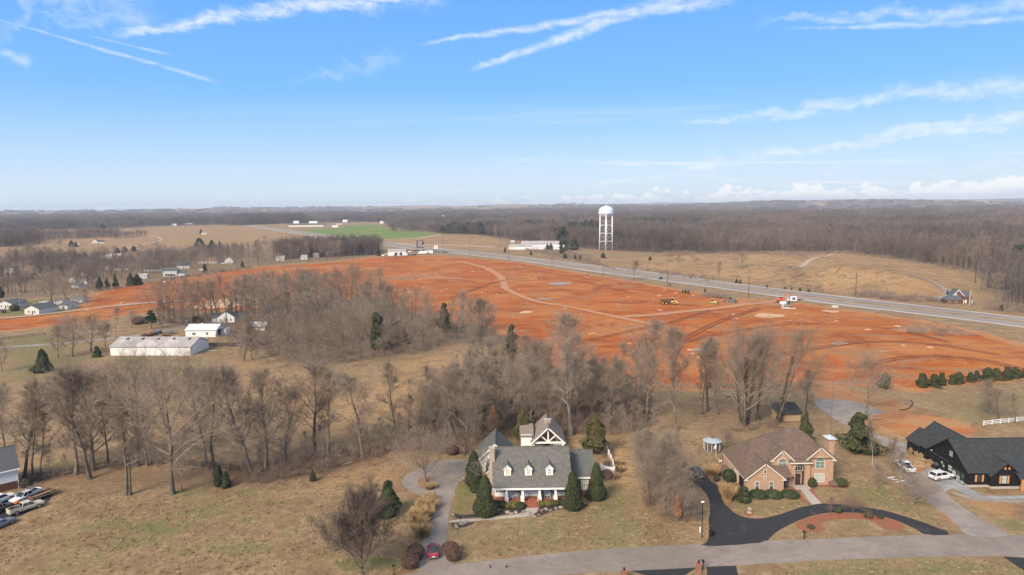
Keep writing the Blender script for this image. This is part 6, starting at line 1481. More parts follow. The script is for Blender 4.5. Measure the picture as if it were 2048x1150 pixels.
# ---- black farmhouse
fh = thing('black_farmhouse', 'large black farmhouse with dark gabled roofs and cedar shutters', 'house', (92.0, 132.5, 0), 0)
bs_, bl = M['black_siding'], M['black_shingle']
LX = 26
MB().prism([(0, .55), (13, .55), (13, 3.35), (6.5, 7.75), (0, 3.35)], 'x', 0, LX).obj('wall', bs_, fh); MB().box(.06, LX, .06, 12.9, 0, .55).obj('foundation', M['stone_base'], fh)
gable_roof(fh, 0, LX, 0, 13, 3.5, 8.0, 'x', bl, oh=.5, rake=.35)
rake_board(fh, [(-.37, -.5, 3.15), (-.37, 6.5, 8.0), (-.37, 13.5, 3.15)], M['black_trim'], d=(-1, 0, 0), w=.25)
bt = MB()
for i in range(32):
    y = .2 + i * .41; zt = 3.35 + (7.75 - 3.35) * (1 - abs(y - 6.5) / 6.5)
    bt.box(-.03, .01, y - .025, y + .025, .6, zt - .1)
bt.obj('batten', M['black_trim'], fh, kind='stuff')
# garage doors on the gable side, glazed
def glazed_door(y0, y1, h, cols, rows, lit):
    d_ = MB().box(-.05, 0, y0, y1, .08, h).obj('garage_door', M['black_trim'], fh)
    for i in range(cols):
        for j in range(rows):
            a, b_ = y0 + (y1 - y0) * (i + .1) / cols, y0 + (y1 - y0) * (i + .9) / cols; c_, e_ = .12 + (h - .12) * (j + .12) / rows, .12 + (h - .12) * (j + .9) / rows
            MB().box(-.07, -.045, a, b_, c_, e_).obj('pane', M['pale_glass'] if (i * 7 + j * 3) % 5 in lit else M['glass'], d_)
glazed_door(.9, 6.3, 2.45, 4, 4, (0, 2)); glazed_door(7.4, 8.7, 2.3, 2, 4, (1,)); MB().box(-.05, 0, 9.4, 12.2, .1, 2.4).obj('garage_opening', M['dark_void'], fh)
window(fh, (0, 5.6, 5.0), '-x', 1.1, 1.2, M['black_trim'], M['pale_glass'], 2, 1); MB().bar((-.3, 11.9, 3.5), (-.1, 11.9, 3.4), .3, .12).obj('flood_lamp', M['white_paint'], fh)
def cedar_window(x, y, w=.75, h=1.45, z=1.9, pane='glass'): window(fh, (x, y, z), '-y', w, h, M['black_trim'], M[pane], 1, 2, shutters=M['cedar_wood'], sw=.38)
cedar_window(2.3, 0)
# front entry gable
MB().prism([(4.1, .55), (9.9, .55), (9.9, 2.95), (7.0, 5.35), (4.1, 2.95)], 'y', -.9, 4).obj('gable_bay', bs_, fh); MB().box(4.16, 9.84, -.84, .05, 0, .55).obj('foundation', M['stone_base'], fh)
gable_roof(fh, 4.1, 9.9, -.9, 5.2, 3.1, 5.55, 'y', bl, oh=.45, rake=.35); cedar_window(6.7, -.9, .95, 1.6, 1.95, 'pale_glass')
for x in (6.75, 7.55): MB().box(x - .17, x + .17, -.96, -.9, 4.05, 4.5).obj('gable_shutter', M['cedar_wood'], fh)
pr = MB(); slab(pr, (8.6, -2.6, 2.75), (18, -2.6, 2.75), (18, 2.4, 5.1), (8.6, 2.4, 5.1), .1); pro = pr.obj('porch_roof', M['standing_seam'], fh)
for i in range(16):
    x = 8.7 + i * .6; MB().bar((x, -2.58, 2.79), (x, 2.38, 5.13), .05, .06).obj('roof_seam', M['standing_seam'], pro)
for x in (9.4, 13.2, 17.4): MB().box(x - .17, x + .17, -2.4, -2.06, .1, 2.6).obj('porch_post', M['cedar_wood'], fh)
MB().box(8.8, 18, -2.45, -2.0, 2.5, 2.72).obj('porch_beam', M['cedar_wood'], fh); MB().box(9.9, 18, -2.5, .0, 0, .45).obj('porch_floor', M['new_concrete'], fh)
cedar_window(11.4, .0, .9, 1.6, 1.95)
MB().prism([(14, 3.0), (20, 3.0), (17, 6.2)], 'y', -.6, 3).obj('gable', bs_, fh); gable_roof(fh, 14, 20, -.6, 5.8, 3.1, 6.4, 'y', bl, oh=.4)
# rear wings
MB().prism([(.3, 0), (9.7, 0), (9.7, 3.2), (5.0, 7.1), (.3, 3.2)], 'y', 12.5, 19.6).obj('wall', bs_, fh); gable_roof(fh, .3, 9.7, 6.6, 19.6, 3.35, 7.35, 'y', bl, oh=.45)
MB().prism([(-.1, 0), (5.6, 0), (5.6, 2.9), (2.75, 5.2), (-.1, 2.9)], 'y', 16.4, 21.2).obj('wall', bs_, fh); gable_roof(fh, -.1, 5.6, 16.4, 21.2, 3.05, 5.4, 'y', bl, oh=.4)

# ---- house with white wall and brick base at the left edge
lb_ = thing('gabled_house', 'white walled house with dark roof and brown brick base by the parked trucks', 'house', (-103.8, 137.2, 0), rad(-137))
# local x runs along the wall away from the corner, y into the house
MB().box(0, 16, -9, -.02, 0, 1.7).obj('brick_base', M['dark_red_brick'], lb_)
gable_box(lb_, 0, 16, -9, 0, 4.6, 8.0, 'x', M['white_siding'], z0=1.7)
gable_roof(lb_, 0, 16, -9, 0, 4.75, 8.1, 'x', M['slate_shingle'], oh=.5, rake=.4)
MB().box(.04, .16, .02, .12, 0, 4.4).obj('downpipe', M['white_paint'], lb_)
MB().box(-.4, 16.4, .5, .62, 4.15, 4.4).obj('gutter', M['white_paint'], lb_)

# ---- generic small house for the farms and the village
def small_house(label, bx, by, rz, w, d, hw, hr, wall, roof, wins=3, cat='house', name='village_house', porch=False, chim=False, ridge='x', group=None, doors=1, big=None):
    """bx,by = surveyed front middle foot; w along local x, front on -y"""
    g = g2(bx, by); sc_ = 1.0 if by >= 612 or name in ('workshop', 'storage_building', 'cattle_shed') else .70 if by >= 530 else .72 if by >= 500 else .58
    o = thing(name, label, cat, (g[0], g[1], 0), rz, group, (sc_, sc_, sc_ ** .6))
    gable_box(o, -w / 2, w / 2, 0, d, hw, hr, ridge, M[wall]); gable_roof(o, -w / 2, w / 2, 0, d, hw, hr, ridge, M[roof], oh=.4, rake=.35)
    for i in range(wins):
        x = -w / 2 + w * (i + .7) / (wins + .4)
        window(o, (x, 0, 1.6), '-y', .95, 1.2, M['white_paint'], M['glass'], 1, 2)
    if doors: door(o, (w * .05, 0, .1), '-y', 1.0, 2.05, M['shutter'], M['white_paint'])
    if big: MB().box(big[0], big[1], -.05, .0, .05, big[2]).obj('garage_door', M[big[3]], o)
    if ridge == 'x': window(o, (-w / 2, d * .5, 1.6), '-x', .9, 1.1, M['white_paint'], M['glass'], 1, 2); window(o, (w / 2, d * .5, 1.6), '+x', .9, 1.1, M['white_paint'], M['glass'], 1, 2)
    if porch:
        p_ = MB(); slab(p_, (-w * .35, -2.2, 2.3), (w * .35, -2.2, 2.3), (w * .35, .1, 2.85), (-w * .35, .1, 2.85), .1); p_.obj('porch_roof', M[roof], o)
        for x in (-w * .33, 0, w * .33): MB().box(x - .08, x + .08, -2.1, -1.94, 0, 2.25).obj('porch_post', M['white_paint'], o)
    if chim: MB().box(w * .25, w * .25 + .7, d * .45, d * .45 + .7, hw, hr + .8).obj('chimney', M['red_brick'], o)
    return o
# farm buildings on the left
gA, gB, gC = np.array(g2(221, 711)), np.array(g2(381, 711)), np.array(g2(405, 692))
Lb = float(np.linalg.norm(gB - gA)); ang = math.atan2(gB[1] - gA[1], gB[0] - gA[0])
wb = thing('pole_barn', 'very long white metal barn with grey roof', 'barn', (gA[0], gA[1], 0), ang)
gable_box(wb, 0, Lb, 0, 15, 3.6, 6.0, 'x', M['white_metal']); rfb = gable_roof(wb, 0, Lb, 0, 15, 3.7, 6.1, 'x', M['metal_roof'], oh=.4)
for i in range(5): MB().box(3.6 + i * 6.4, 4.3 + i * 6.4, 4.9, 7.4, 5.62, 5.86).obj('roof_panel', M['dark_wood'], rfb)
MB().box(Lb, Lb + .05, 2.2, 4.6, .05, 2.9).obj('side_door', M['white_paint'], wb)
pn = []
for i in range(16): MB().box(i * Lb / 16 - .03 + .1, i * Lb / 16 + .03 + .1, -.03, 0, .05, 3.3).obj('wall_rib', M['white_paint'], wb)
rake_board(wb, [(Lb + .36, -.4, 3.55), (Lb + .36, 7.5, 6.1), (Lb + .36, 15.4, 3.55)], M['white_paint'], d=(1, 0, 0), w=.3)
sh_ = small_house('white workshop with pale metal roof behind the long barn', 402, 674, rad(-2), 14, 9, 3.3, 5.2, 'white_metal', 'galvanised', 2, 'workshop', 'workshop', doors=0)
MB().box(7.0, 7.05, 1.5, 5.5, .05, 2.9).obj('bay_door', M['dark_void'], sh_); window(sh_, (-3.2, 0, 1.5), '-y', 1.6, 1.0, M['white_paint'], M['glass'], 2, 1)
ln = MB(); slab(ln, (7.1, 4.5, 3.0), (7.1, 9.0, 3.0), (9.6, 9.0, 2.5), (9.6, 4.5, 2.5), .12); ln.obj('lean_to_roof', M['metal_roof'], sh_); MB().box(7.06, 9.4, 4.6, 8.9, 0, 2.45).obj('lean_to_wall', M['white_metal'], sh_)
gy = small_house('grey gabled farmhouse with white porch posts among bare trees', 452, 645, rad(8), 11, 9, 3.6, 7.0, 'white_siding', 'slate_shingle', 3, 'house', 'farmhouse', ridge='y'); gy.scale = (.75, .75, .85)
gable_box(gy, -9.5, -5.5, 2, 8, 3.0, 5.2, 'x', M['white_siding']); gable_roof(gy, -9.5, -5.5, 2, 8, 3.0, 5.2, 'x', M['slate_shingle'])
p_ = MB(); slab(p_, (5.6, 7.0, 2.6), (10.5, 7.0, 2.6), (10.5, 11.5, 4.4), (5.6, 11.5, 4.4), .12); p_.obj('porch_roof', M['slate_shingle'], gy)
for i in range(4): MB().box(5.9 + i * 1.45, 6.1 + i * 1.45, 7.1, 7.3, 0, 2.5).obj('porch_post', M['white_paint'], gy)
sm = g2(515, 661); sb = thing('greenhouse_shed', 'small white roofed shed half hidden in the woods', 'shed', (sm[0], sm[1], 0), .1)
gable_box(sb, -3.6, 3.6, 0, 6, 2.0, 3.6, 'x', M['white_metal']); gable_roof(sb, -3.6, 3.6, 0, 6, 2.1, 3.7, 'x', M['white_metal'])
# cottages of the village, front to back
mat('village_siding', (0.56, 0.54, 0.51), .8, .08, .8)
W_, T_ = 'village_siding', 'cream_trim'
small_house('white cottage with dark roof beside the orange strip, gable towards the lane', 64, 629, rad(-8), 9, 13, 3.2, 5.3, W_, 'slate_shingle', 2, ridge='y')
small_house('white cottage with dark roof at the very edge of the village', 10, 618, rad(-6), 10, 11, 3.1, 5.0, W_, 'slate_shingle', 2, ridge='y')
small_house('small beige shed house between the two white cottages', 34, 610, rad(10), 7, 8, 2.7, 4.4, T_, 'tan_shingle', 1, ridge='x')
small_house('tiny white cabin with grey roof on the village lawn', 127, 619, rad(-5), 5, 9, 2.8, 4.4, W_, 'slate_shingle', 1, 'cabin', 'cabin')
small_house('tan house with light brown roof behind the great round tree', 117, 609, rad(-5), 8, 8, 3.0, 5.0, T_, 'tan_shingle', 1)
small_house('long white house with tan roof beside the reddish tree', 153, 605, rad(-4), 11, 8, 3.0, 5.4, W_, 'tan_shingle', 3)
small_house('dark roofed small house in the middle of the village', 150, 576, rad(-20), 12, 8, 2.8, 5.0, W_, 'slate_shingle', 3)
small_house('white hut with gabled roof above the dark roofed small house', 145, 565, rad(5), 7, 7, 3, 5.5, W_, 'metal_roof', 1, ridge='y')
small_house('narrow white house at the village cedars', 168, 556, 0, 8, 6, 3, 5.0, W_, 'metal_roof', 2)
small_house('small tan house by the village cedars', 168, 568, 0, 7, 6, 2.8, 4.8, T_, 'tan_shingle', 1)
wh = small_house('two storey white house with dark roof above the orange earth', 340, 553, rad(6), 16, 10, 6.2, 9.0, W_, 'slate_shingle', 4, chim=True, porch=True)
for i in range(4): window(wh, (-6 + i * 4, 0, 4.6), '-y', 1.0, 1.3, M['white_paint'], M['glass'], 1, 2)
gable_box(wh, 8.2, 17, 1, 9, 3.4, 5.8, 'x', M[W_]); gable_roof(wh, 8.2, 17, 1, 9, 3.4, 5.8, 'x', M['slate_shingle'])
small_house('pale gabled house just above the two storey white one', 366, 537, rad(8), 16, 11, 3.6, 7.2, T_, 'slate_shingle', 3, ridge='x')
small_house('long ranch house with orange brown roof', 415, 527, rad(2), 28, 10, 3.4, 6.6, T_, 'terracotta', 5)
small_house('pale house behind the tall village tree', 458, 526, rad(5), 11, 10, 4, 7.5, W_, 'metal_roof', 2, ridge='y')
small_house('grey roofed long house among the village crowns', 242, 541, rad(2), 20, 10, 3.2, 6.0, T_, 'slate_shingle', 4)
small_house('white gabled house end beside the grey roofed long house', 217, 540, 0, 9, 9, 3.6, 6.4, W_, 'slate_shingle', 1, ridge='y')
small_house('low white house above the hedge of cedars', 283, 557, rad(3), 12, 8, 3.0, 5.0, W_, 'metal_roof', 3)
small_house('long low white house among bare trees', 305, 543, rad(3), 22, 8, 3.0, 5.2, W_, 'slate_shingle', 4)
small_house('house with red roof deep in the village', 58, 541, rad(4), 12, 9, 3.0, 6.0, T_, 'terracotta', 2)
small_house('white trailer home at the edge of the village', 17, 545, 0, 16, 6, 3.0, 4.2, W_, 'metal_roof', 3)
small_house('white flat roofed home in the village beside the low evergreen', 97, 541, 0, 13, 6, 3.0, 4.0, W_, 'metal_roof', 2)
small_house('barn with salmon roof behind the white camper', 223, 511, rad(3), 14, 10, 3.6, 7.0, T_, 'terracotta', 1, 'barn', 'barn')
small_house('white long camper shed at the head of the lane', 213, 517, rad(0), 18, 5, 4.0, 4.6, W_, 'white_metal', 3, 'trailer', 'camper_trailer')
small_house('small white roofed shed near the lane head', 236, 514, 0, 8, 7, 2.8, 5.0, W_, 'white_metal', 1, 'shed', 'shed')
small_house('low pale house beside the dark pine clump', 134, 520, rad(2), 16, 8, 2.8, 5.4, T_, 'tan_shingle', 3)
fwh = small_house('white farmhouse with steep dark gables in the far tan field', 190, 487, rad(15), 15, 10, 4.2, 10.5, W_, 'slate_shingle', 2, 'house', 'farmhouse', ridge='y')
gable_box(fwh, 7.7, 24, 2, 10, 3.6, 7.5, 'x', M[W_]); gable_roof(fwh, 7.7, 24, 2, 10, 3.6, 7.5, 'x', M['slate_shingle'])
small_house('pale outbuilding beside the dark evergreens of the far field', 153, 491, 0, 14, 7, 3, 5, T_, 'metal_roof', 2, 'shed', 'shed')
for a in [('white house at the foot of the village edge trees', 560, 521, 12, 9), ('small cream house hidden in the village edge trees', 608, 519, 10, 8), ('cream house among the trunks of the village edge', 660, 511, 13, 9), ('white gabled house among the trunks of the village edge', 632, 515, 9, 8), ('grey house at the end of the village edge', 722, 509, 14, 9), ('pale house with carport near the dark cedar', 745, 506, 10, 8)]:
    small_house(a[0], a[1], a[2], rad(4), a[3], a[4], 3.2, 6.2, W_ if 'white' in a[0] else T_, 'slate_shingle' if 'grey' in a[0] else 'metal_roof', 2)
small_house('white roofed house in front of the green pasture', 681, 485, rad(-8), 22, 12, 4, 8, W_, 'white_metal', 3)
# the metal workshop of the car lot
mw = small_house('pale metal workshop at the car lot', 794, 511, rad(8), 21, 16, 5.2, 7.2, 'white_metal', 'metal_roof', 0, 'workshop', 'workshop', doors=0, big=(-9, -5, 3.6, 'white_paint'))
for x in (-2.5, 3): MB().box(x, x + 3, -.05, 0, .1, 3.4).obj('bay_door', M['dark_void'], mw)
# storage buildings beyond the highway
for a in [('long cream storage building at the bank top, nearest the sign', 1052, 499, -10, 46, 18, 3.6, 6.2), ('longest cream storage building behind the others', 1080, 493, -6, 52, 22, 4, 7.2), ('low cream storage building with bright roof before the two cedars', 1098, 500, -3, 42, 12, 4, 5.8)]:
    small_house(a[0], a[1], a[2], rad(a[3]), a[4], a[5], a[6], a[7], 'cream_trim', 'galvanised' if 'bright' in a[0] else 'metal_roof', 0, 'warehouse', 'storage_building', doors=0, big=(-a[4] * .3, a[4] * .3, 3.2, 'white_paint'))
# distant farm by the pasture
small_house('white metal barn at the far end of the green pasture', 626, 448.5, rad(3), 46, 22, 9, 13, 'white_metal', 'white_metal', 0, 'barn', 'barn', doors=0)
small_house('small white barn left of the big one beyond the pasture', 592, 447.5, rad(3), 30, 16, 7, 13, 'white_metal', 'white_metal', 0, 'barn', 'barn', doors=0)
small_house('long green roofed shed along the pasture', 612, 453.5, rad(2), 100, 20, 5, 9.5, 'cream_trim', 'green_grey_shingle', 0, 'shed', 'cattle_shed', doors=0)
small_house('white truck trailer parked by the pasture', 670, 454.5, 0, 30, 5, 6.5, 7, 'white_metal', 'white_metal', 0, 'trailer', 'truck_trailer', doors=0)
small_house('dark roofed farmhouse beyond the pasture', 678, 449, rad(5), 34, 16, 5, 11, T_, 'slate_shingle', 2)
small_house('white gabled barn beyond the dark roofed farmhouse', 690, 445, rad(2), 28, 16, 7, 13, W_, 'white_metal', 1, 'barn', 'barn')
small_house('small white building at the far corner of the pasture', 765, 448, rad(2), 26, 14, 7, 12, W_, 'white_metal', 1, 'barn', 'barn')
small_house('distant long grey barn in the far left fields', 375, 449, 0, 60, 18, 8, 14, T_, 'slate_shingle', 0, 'barn', 'barn', doors=0)
small_house('distant white shed in the far left fields', 348, 451.5, 0, 26, 12, 6, 9, W_, 'white_metal', 0, 'shed', 'shed', doors=0)
small_house('lone pale house on the tan rise', 408, 468.5, 0, 20, 9, 4, 7, T_, 'tan_shingle', 2)
small_house('white roofed house far off among the woods', 885, 440, rad(5), 38, 22, 14, 24, W_, 'white_metal', 1)
# red brick house beyond the highway
rb_ = thing('red_brick_house', 'red brick house with dark roofs on the golden meadow beyond the highway', 'house', (*g2(1891, 607), 0), rad(-12), None, (.68, .68, .72))
MB().box(0, 12, 0, 9, 0, 3.0).obj('garage_wall', M['dark_red_brick'], rb_); hip_roof(rb_, 0, 12, 0, 9, 3.0, 6.0, 3.5, 12, M['slate_shingle'])
gable_box(rb_, 6.5, 15.5, 5, 15, 5.6, 10.5, 'y', M['dark_red_brick']); gable_roof(rb_, 6.5, 15.5, 5, 15, 5.7, 10.6, 'y', M['slate_shingle'])
rake_board(rb_, [(6.1, 4.6, 5.2), (11, 4.6, 10.6), (15.9, 4.6, 5.2)], M['white_paint'], w=.4)
gable_box(rb_, 14.5, 21, 4, 14, 5.2, 9, 'x', M['dark_red_brick']); gable_roof(rb_, 14.5, 21, 4, 14, 5.3, 9.1, 'x', M['slate_shingle'])
rake_board(rb_, [(21.4, 3.6, 4.9), (21.4, 9, 9.1), (21.4, 14.4, 4.9)], M['white_paint'], d=(1, 0, 0), w=.4)
window(rb_, (9.3, 5, 6.6), '-y', 1.6, 1.1, M['white_paint'], M['pale_glass'], 2, 1); door(rb_, (16.5, 4, .2), '-y', 1.2, 2.2, M['white_paint'], M['white_paint'])
for x in (14.2, 18.6, 20.4): MB().box(x - .2, x + .2, 2.2, 2.6, 0, 3).obj('porch_post', M['white_paint'], rb_)
for x in (3, 8): window(rb_, (x, 0, 1.6), '-y', 1.3, 1.1, M['white_paint'], M['glass'], 2, 1)

# ---- low dark shed under the leaning ivy tree
sd_ = thing('garden_shed', 'low tan shed with black roof under the leaning ivy clad tree', 'shed', (*g2(1556, 843), 0), rad(4))
MB().box(0, 6.2, 0, 4, 0, 2.1).obj('wall', M['raw_lumber'], sd_); s_ = MB(); slab(s_, (-.4, -.5, 2.1), (6.6, -.5, 2.1), (6.6, 4.4, 3.9), (-.4, 4.4, 3.9), .14); s_.obj('roof', M['black_shingle'], sd_)
MB().box(.3, 1.5, -.05, 0, .05, 1.9).obj('door', M['grey_wood'], sd_)
# ---- round screened gazebo
gz = thing('gazebo', 'round screened gazebo with pale metal roof', 'gazebo', (*g2(1424, 902), 0), .2)
gm_ = MB(); gm_.lathe([(2.0, 0), (2.0, .45)], 12); gm_.obj('base', M['grey_wood'], gz)
for i in range(12):
    a = 2 * math.pi * i / 12; b_ = 2 * math.pi * (i + 1) / 12; r_ = 1.88
    MB().box(r_ * math.cos(a) - .05, r_ * math.cos(a) + .05, r_ * math.sin(a) - .05, r_ * math.sin(a) + .05, .45, 2.5).obj('post', M['cream_trim'], gz)
    p0, p1 = (r_ * .98 * math.cos(a), r_ * .98 * math.sin(a)), (r_ * .98 * math.cos(b_), r_ * .98 * math.sin(b_))
    s_ = MB(); s_.hexa([(*p0, .5), (*p1, .5), (p1[0] * .99, p1[1] * .99, .5), (p0[0] * .99, p0[1] * .99, .5), (*p0, 2.45), (*p1, 2.45), (p1[0] * .99, p1[1] * .99, 2.45), (p0[0] * .99, p0[1] * .99, 2.45)]); s_.obj('screen_panel', M['screen_mesh'], gz)
rg = MB(); rg.lathe([(2.2, 2.48), (2.2, 2.58), (.5, 3.15), (.12, 3.2)], 12); rg.obj('roof', M['steel_roof'], gz); cu = MB(); cu.lathe([(.34, 3.1), (.34, 3.38), (.1, 3.5)], 10); cu.obj('roof_cap', M['shutter'], gz)

# ---- water tower
wt_ = thing('water_tower', 'white legged water tower standing before the forest', 'water tower', (*g2(1212, 500), 0), rad(10))
RT, ZB, ZT = 9.2, 41.0, 54.0
ta = MB(); ta.lathe([(1.2, 40), (4.5, 40.8), (7.4, 42.6), (8.9, 44.6), (9.3, 46), (9.3, 47.5), (9.0, 49.8), (8.0, 51.8), (6.2, 53.3), (3.5, 54.4), (.6, 54.8)], 40)
mat('tank_paint', (0.58, 0.66, 0.76), .5, .03, .1); mat('tower_paint', (0.74, 0.72, 0.70), .55, .04, .2); mat('tank_letter', (0.10, 0.11, 0.16), .7, .05)
tao = ta.obj('tank', M['tank_paint'], wt_, True)
bc = MB(); bc.lathe([(9.0, 45.5), (10.2, 45.5), (10.2, 46.3), (9.0, 46.3)], 40); bc.obj('balcony', M['tower_paint'], wt_)
fi = MB(); fi.lathe([(.7, 54.6), (.7, 56.0), (.1, 56.3)], 10); fi.obj('roof_vent', M['tower_paint'], wt_)
for k_i, (a0, w_, h_) in enumerate([(-62, 6.5, 1.9), (-54, 6.5, 1.9), (-44, 3, 1.6), (-40, 3, 1.6), (-36, 3, 1.6), (-31, 4, 1.6), (-26, 3, 1.6)]):   # painted lettering, too far off to read
    a_ = rad(a0); mb = MB(); r_ = RT + .02; da = rad(w_ * .42)
    zl = 47.4
    P_ = lambda aa__, z: ((9.33 - (z - zl) * .13) * math.cos(aa__), (9.23 - (z - zl) * .147) * math.sin(aa__), z)
    mb.hexa([P_(a_ - da, zl), P_(a_ + da, zl), tuple(np.array(P_(a_ + da, zl)) * (.985, .985, 1)), tuple(np.array(P_(a_ - da, zl)) * (.985, .985, 1)), P_(a_ - da, zl + h_), P_(a_ + da, zl + h_), tuple(np.array(P_(a_ + da, zl + h_)) * (.985, .985, 1)), tuple(np.array(P_(a_ - da, zl + h_)) * (.985, .985, 1))])
    mb.obj('lettering', M['tank_letter'], tao)
LEG = 6
for i in range(LEG):
    a = 2 * math.pi * (i + .18) / LEG; rb_o, rt_o = 9.3, 8.5
    MB().tube((rb_o * math.cos(a), rb_o * math.sin(a), 0), (rt_o * math.cos(a), rt_o * math.sin(a), 45.4), .72, .66, 10).obj('leg', M['tower_paint'], wt_, True)
    b_ = 2 * math.pi * (i + 1.18) / LEG
    for z0, z1 in ((.5, 11), (11, 21), (21, 31), (31, 40)):
        f0, f1 = rb_o + (rt_o - rb_o) * z0 / 41, rb_o + (rt_o - rb_o) * z1 / 41
        if z0 > 1: MB().tube((f0 * math.cos(a), f0 * math.sin(a), z0), (f0 * math.cos(b_), f0 * math.sin(b_), z0), .26, n=6).obj('ring_strut', M['tower_paint'], wt_)
        MB().tube((f0 * math.cos(a), f0 * math.sin(a), z0), (f1 * math.cos(b_), f1 * math.sin(b_), z1), .065, n=4).obj('brace', M['tower_paint'], wt_)
        MB().tube((f0 * math.cos(b_), f0 * math.sin(b_), z0), (f1 * math.cos(a), f1 * math.sin(a), z1), .065, n=4).obj('brace', M['tower_paint'], wt_)
MB().tube((0, 0, 0), (0, 0, ZB - 1), 1.35, 1.35, 14).obj('riser_pipe', M['tower_paint'], wt_, True)
# ------------------------------------------------------------------ vehicles
def paint(name, c, metal=0.0, rough=.3): return mat(name, c, rough, .05, .8, spec=.5, metal=metal, coat=.6)
paint('red_paint', (0.30, 0.012, 0.022)); paint('black_paint', (0.010, 0.010, 0.012)); paint('white_car_paint', (0.72, 0.72, 0.71)); paint('dark_grey_paint', (0.045, 0.048, 0.052)); paint('blue_grey_paint', (0.13, 0.16, 0.18)); paint('cream_paint', (0.50, 0.47, 0.34), 0, .5)
paint('silver_paint', (0.42, 0.43, 0.44)); paint('dark_red_paint', (0.16, 0.02, 0.02)); paint('blue_paint', (0.03, 0.06, 0.16)); paint('yellow_paint', (0.62, 0.38, 0.06), 0, .5); paint('machine_orange', (0.55, 0.12, 0.03), 0, .5)
mat('tyre_rubber', (0.014, 0.014, 0.014), .9, .1); mat('rim_metal', (0.40, 0.40, 0.41), .35, .05, metal=.6); mat('car_glass', (0.012, 0.014, 0.016), .05, 0, spec=.9); mat('lamp_red', (0.30, 0.015, 0.015), .3, .05); mat('lamp_clear', (0.62, 0.62, 0.60), .2, .05)
mat('plate_white', (0.72, 0.72, 0.70), .6, .1); mat('rust_brown', (0.145, 0.072, 0.040), .9, .25, 2.0); mat('steel_grey', (0.14, 0.13, 0.125), .6, .2); mat('hay', (0.235, 0.168, 0.090), .95, .25, 5.0, bump=.6, bscale=12); mat('safety_orange', (0.85, 0.16, 0.02), .7, .1); mat('teal_plastic', (0.10, 0.20, 0.19), .6, .1)
mat('rock', (0.225, 0.175, 0.140), .95, .25, 2.0, (0.30, 0.24, 0.20), 1.0, perobj=.2); mat('blue_plastic', (0.05, 0.14, 0.35), .5, .1); mat('mustard', (0.45, 0.28, 0.08), .8, .2)
def ring(y, zb, zt, w):
    return [(-w * .86, y, zb), (-w, y, zb + .16), (-w, y, zt - .14), (-w * .88, y, zt), (w * .88, y, zt), (w, y, zt - .14), (w, y, zb + .16), (w * .86, y, zb)]
SPEC = {   # stations of the lower body (y, bottom, top, half width); cabin: belt rectangle and roof rectangle (y back, y front, half width), roof height
    'hatch': dict(st=[(-2.2, .42, .78, .74), (-2.1, .26, .98, .88), (-1.2, .2, 1.0, .93), (.6, .2, .98, .92), (1.5, .22, .86, .90), (2.1, .28, .70, .82), (2.22, .36, .60, .70)], cab=(-1.75, .95, .80, -.75, .15, .58, .96, 1.40), wh=(-1.32, 1.35, .33)),
    'sedan': dict(st=[(-2.4, .42, .82, .78), (-2.3, .26, 1.0, .88), (-1.2, .2, 1.0, .93), (.8, .2, .98, .92), (1.7, .22, .88, .90), (2.3, .28, .74, .82), (2.42, .36, .62, .70)], cab=(-1.75, 1.0, .80, -.95, .25, .60, .97, 1.45), wh=(-1.4, 1.45, .33)),
    'suv': dict(st=[(-2.55, .5, .9, .86), (-2.45, .34, 1.12, .97), (-1.2, .3, 1.14, .99), (1.0, .3, 1.12, .99), (1.9, .32, 1.06, .96), (2.45, .36, .98, .90), (2.55, .46, .84, .80)], cab=(-2.38, 1.15, .88, -2.05, .35, .72, 1.10, 1.80), wh=(-1.5, 1.6, .40)),
    'pickup': dict(st=[(-2.95, .55, 1.0, .92), (-2.85, .46, 1.16, .98), (-.75, .42, 1.16, .99), (1.3, .42, 1.16, .99), (2.2, .42, 1.10, .97), (2.85, .46, 1.04, .92), (2.95, .55, .9, .86)], cab=(-.85, 1.55, .88, -.62, .75, .74, 1.14, 1.86), wh=(-1.85, 1.95, .42)),
}
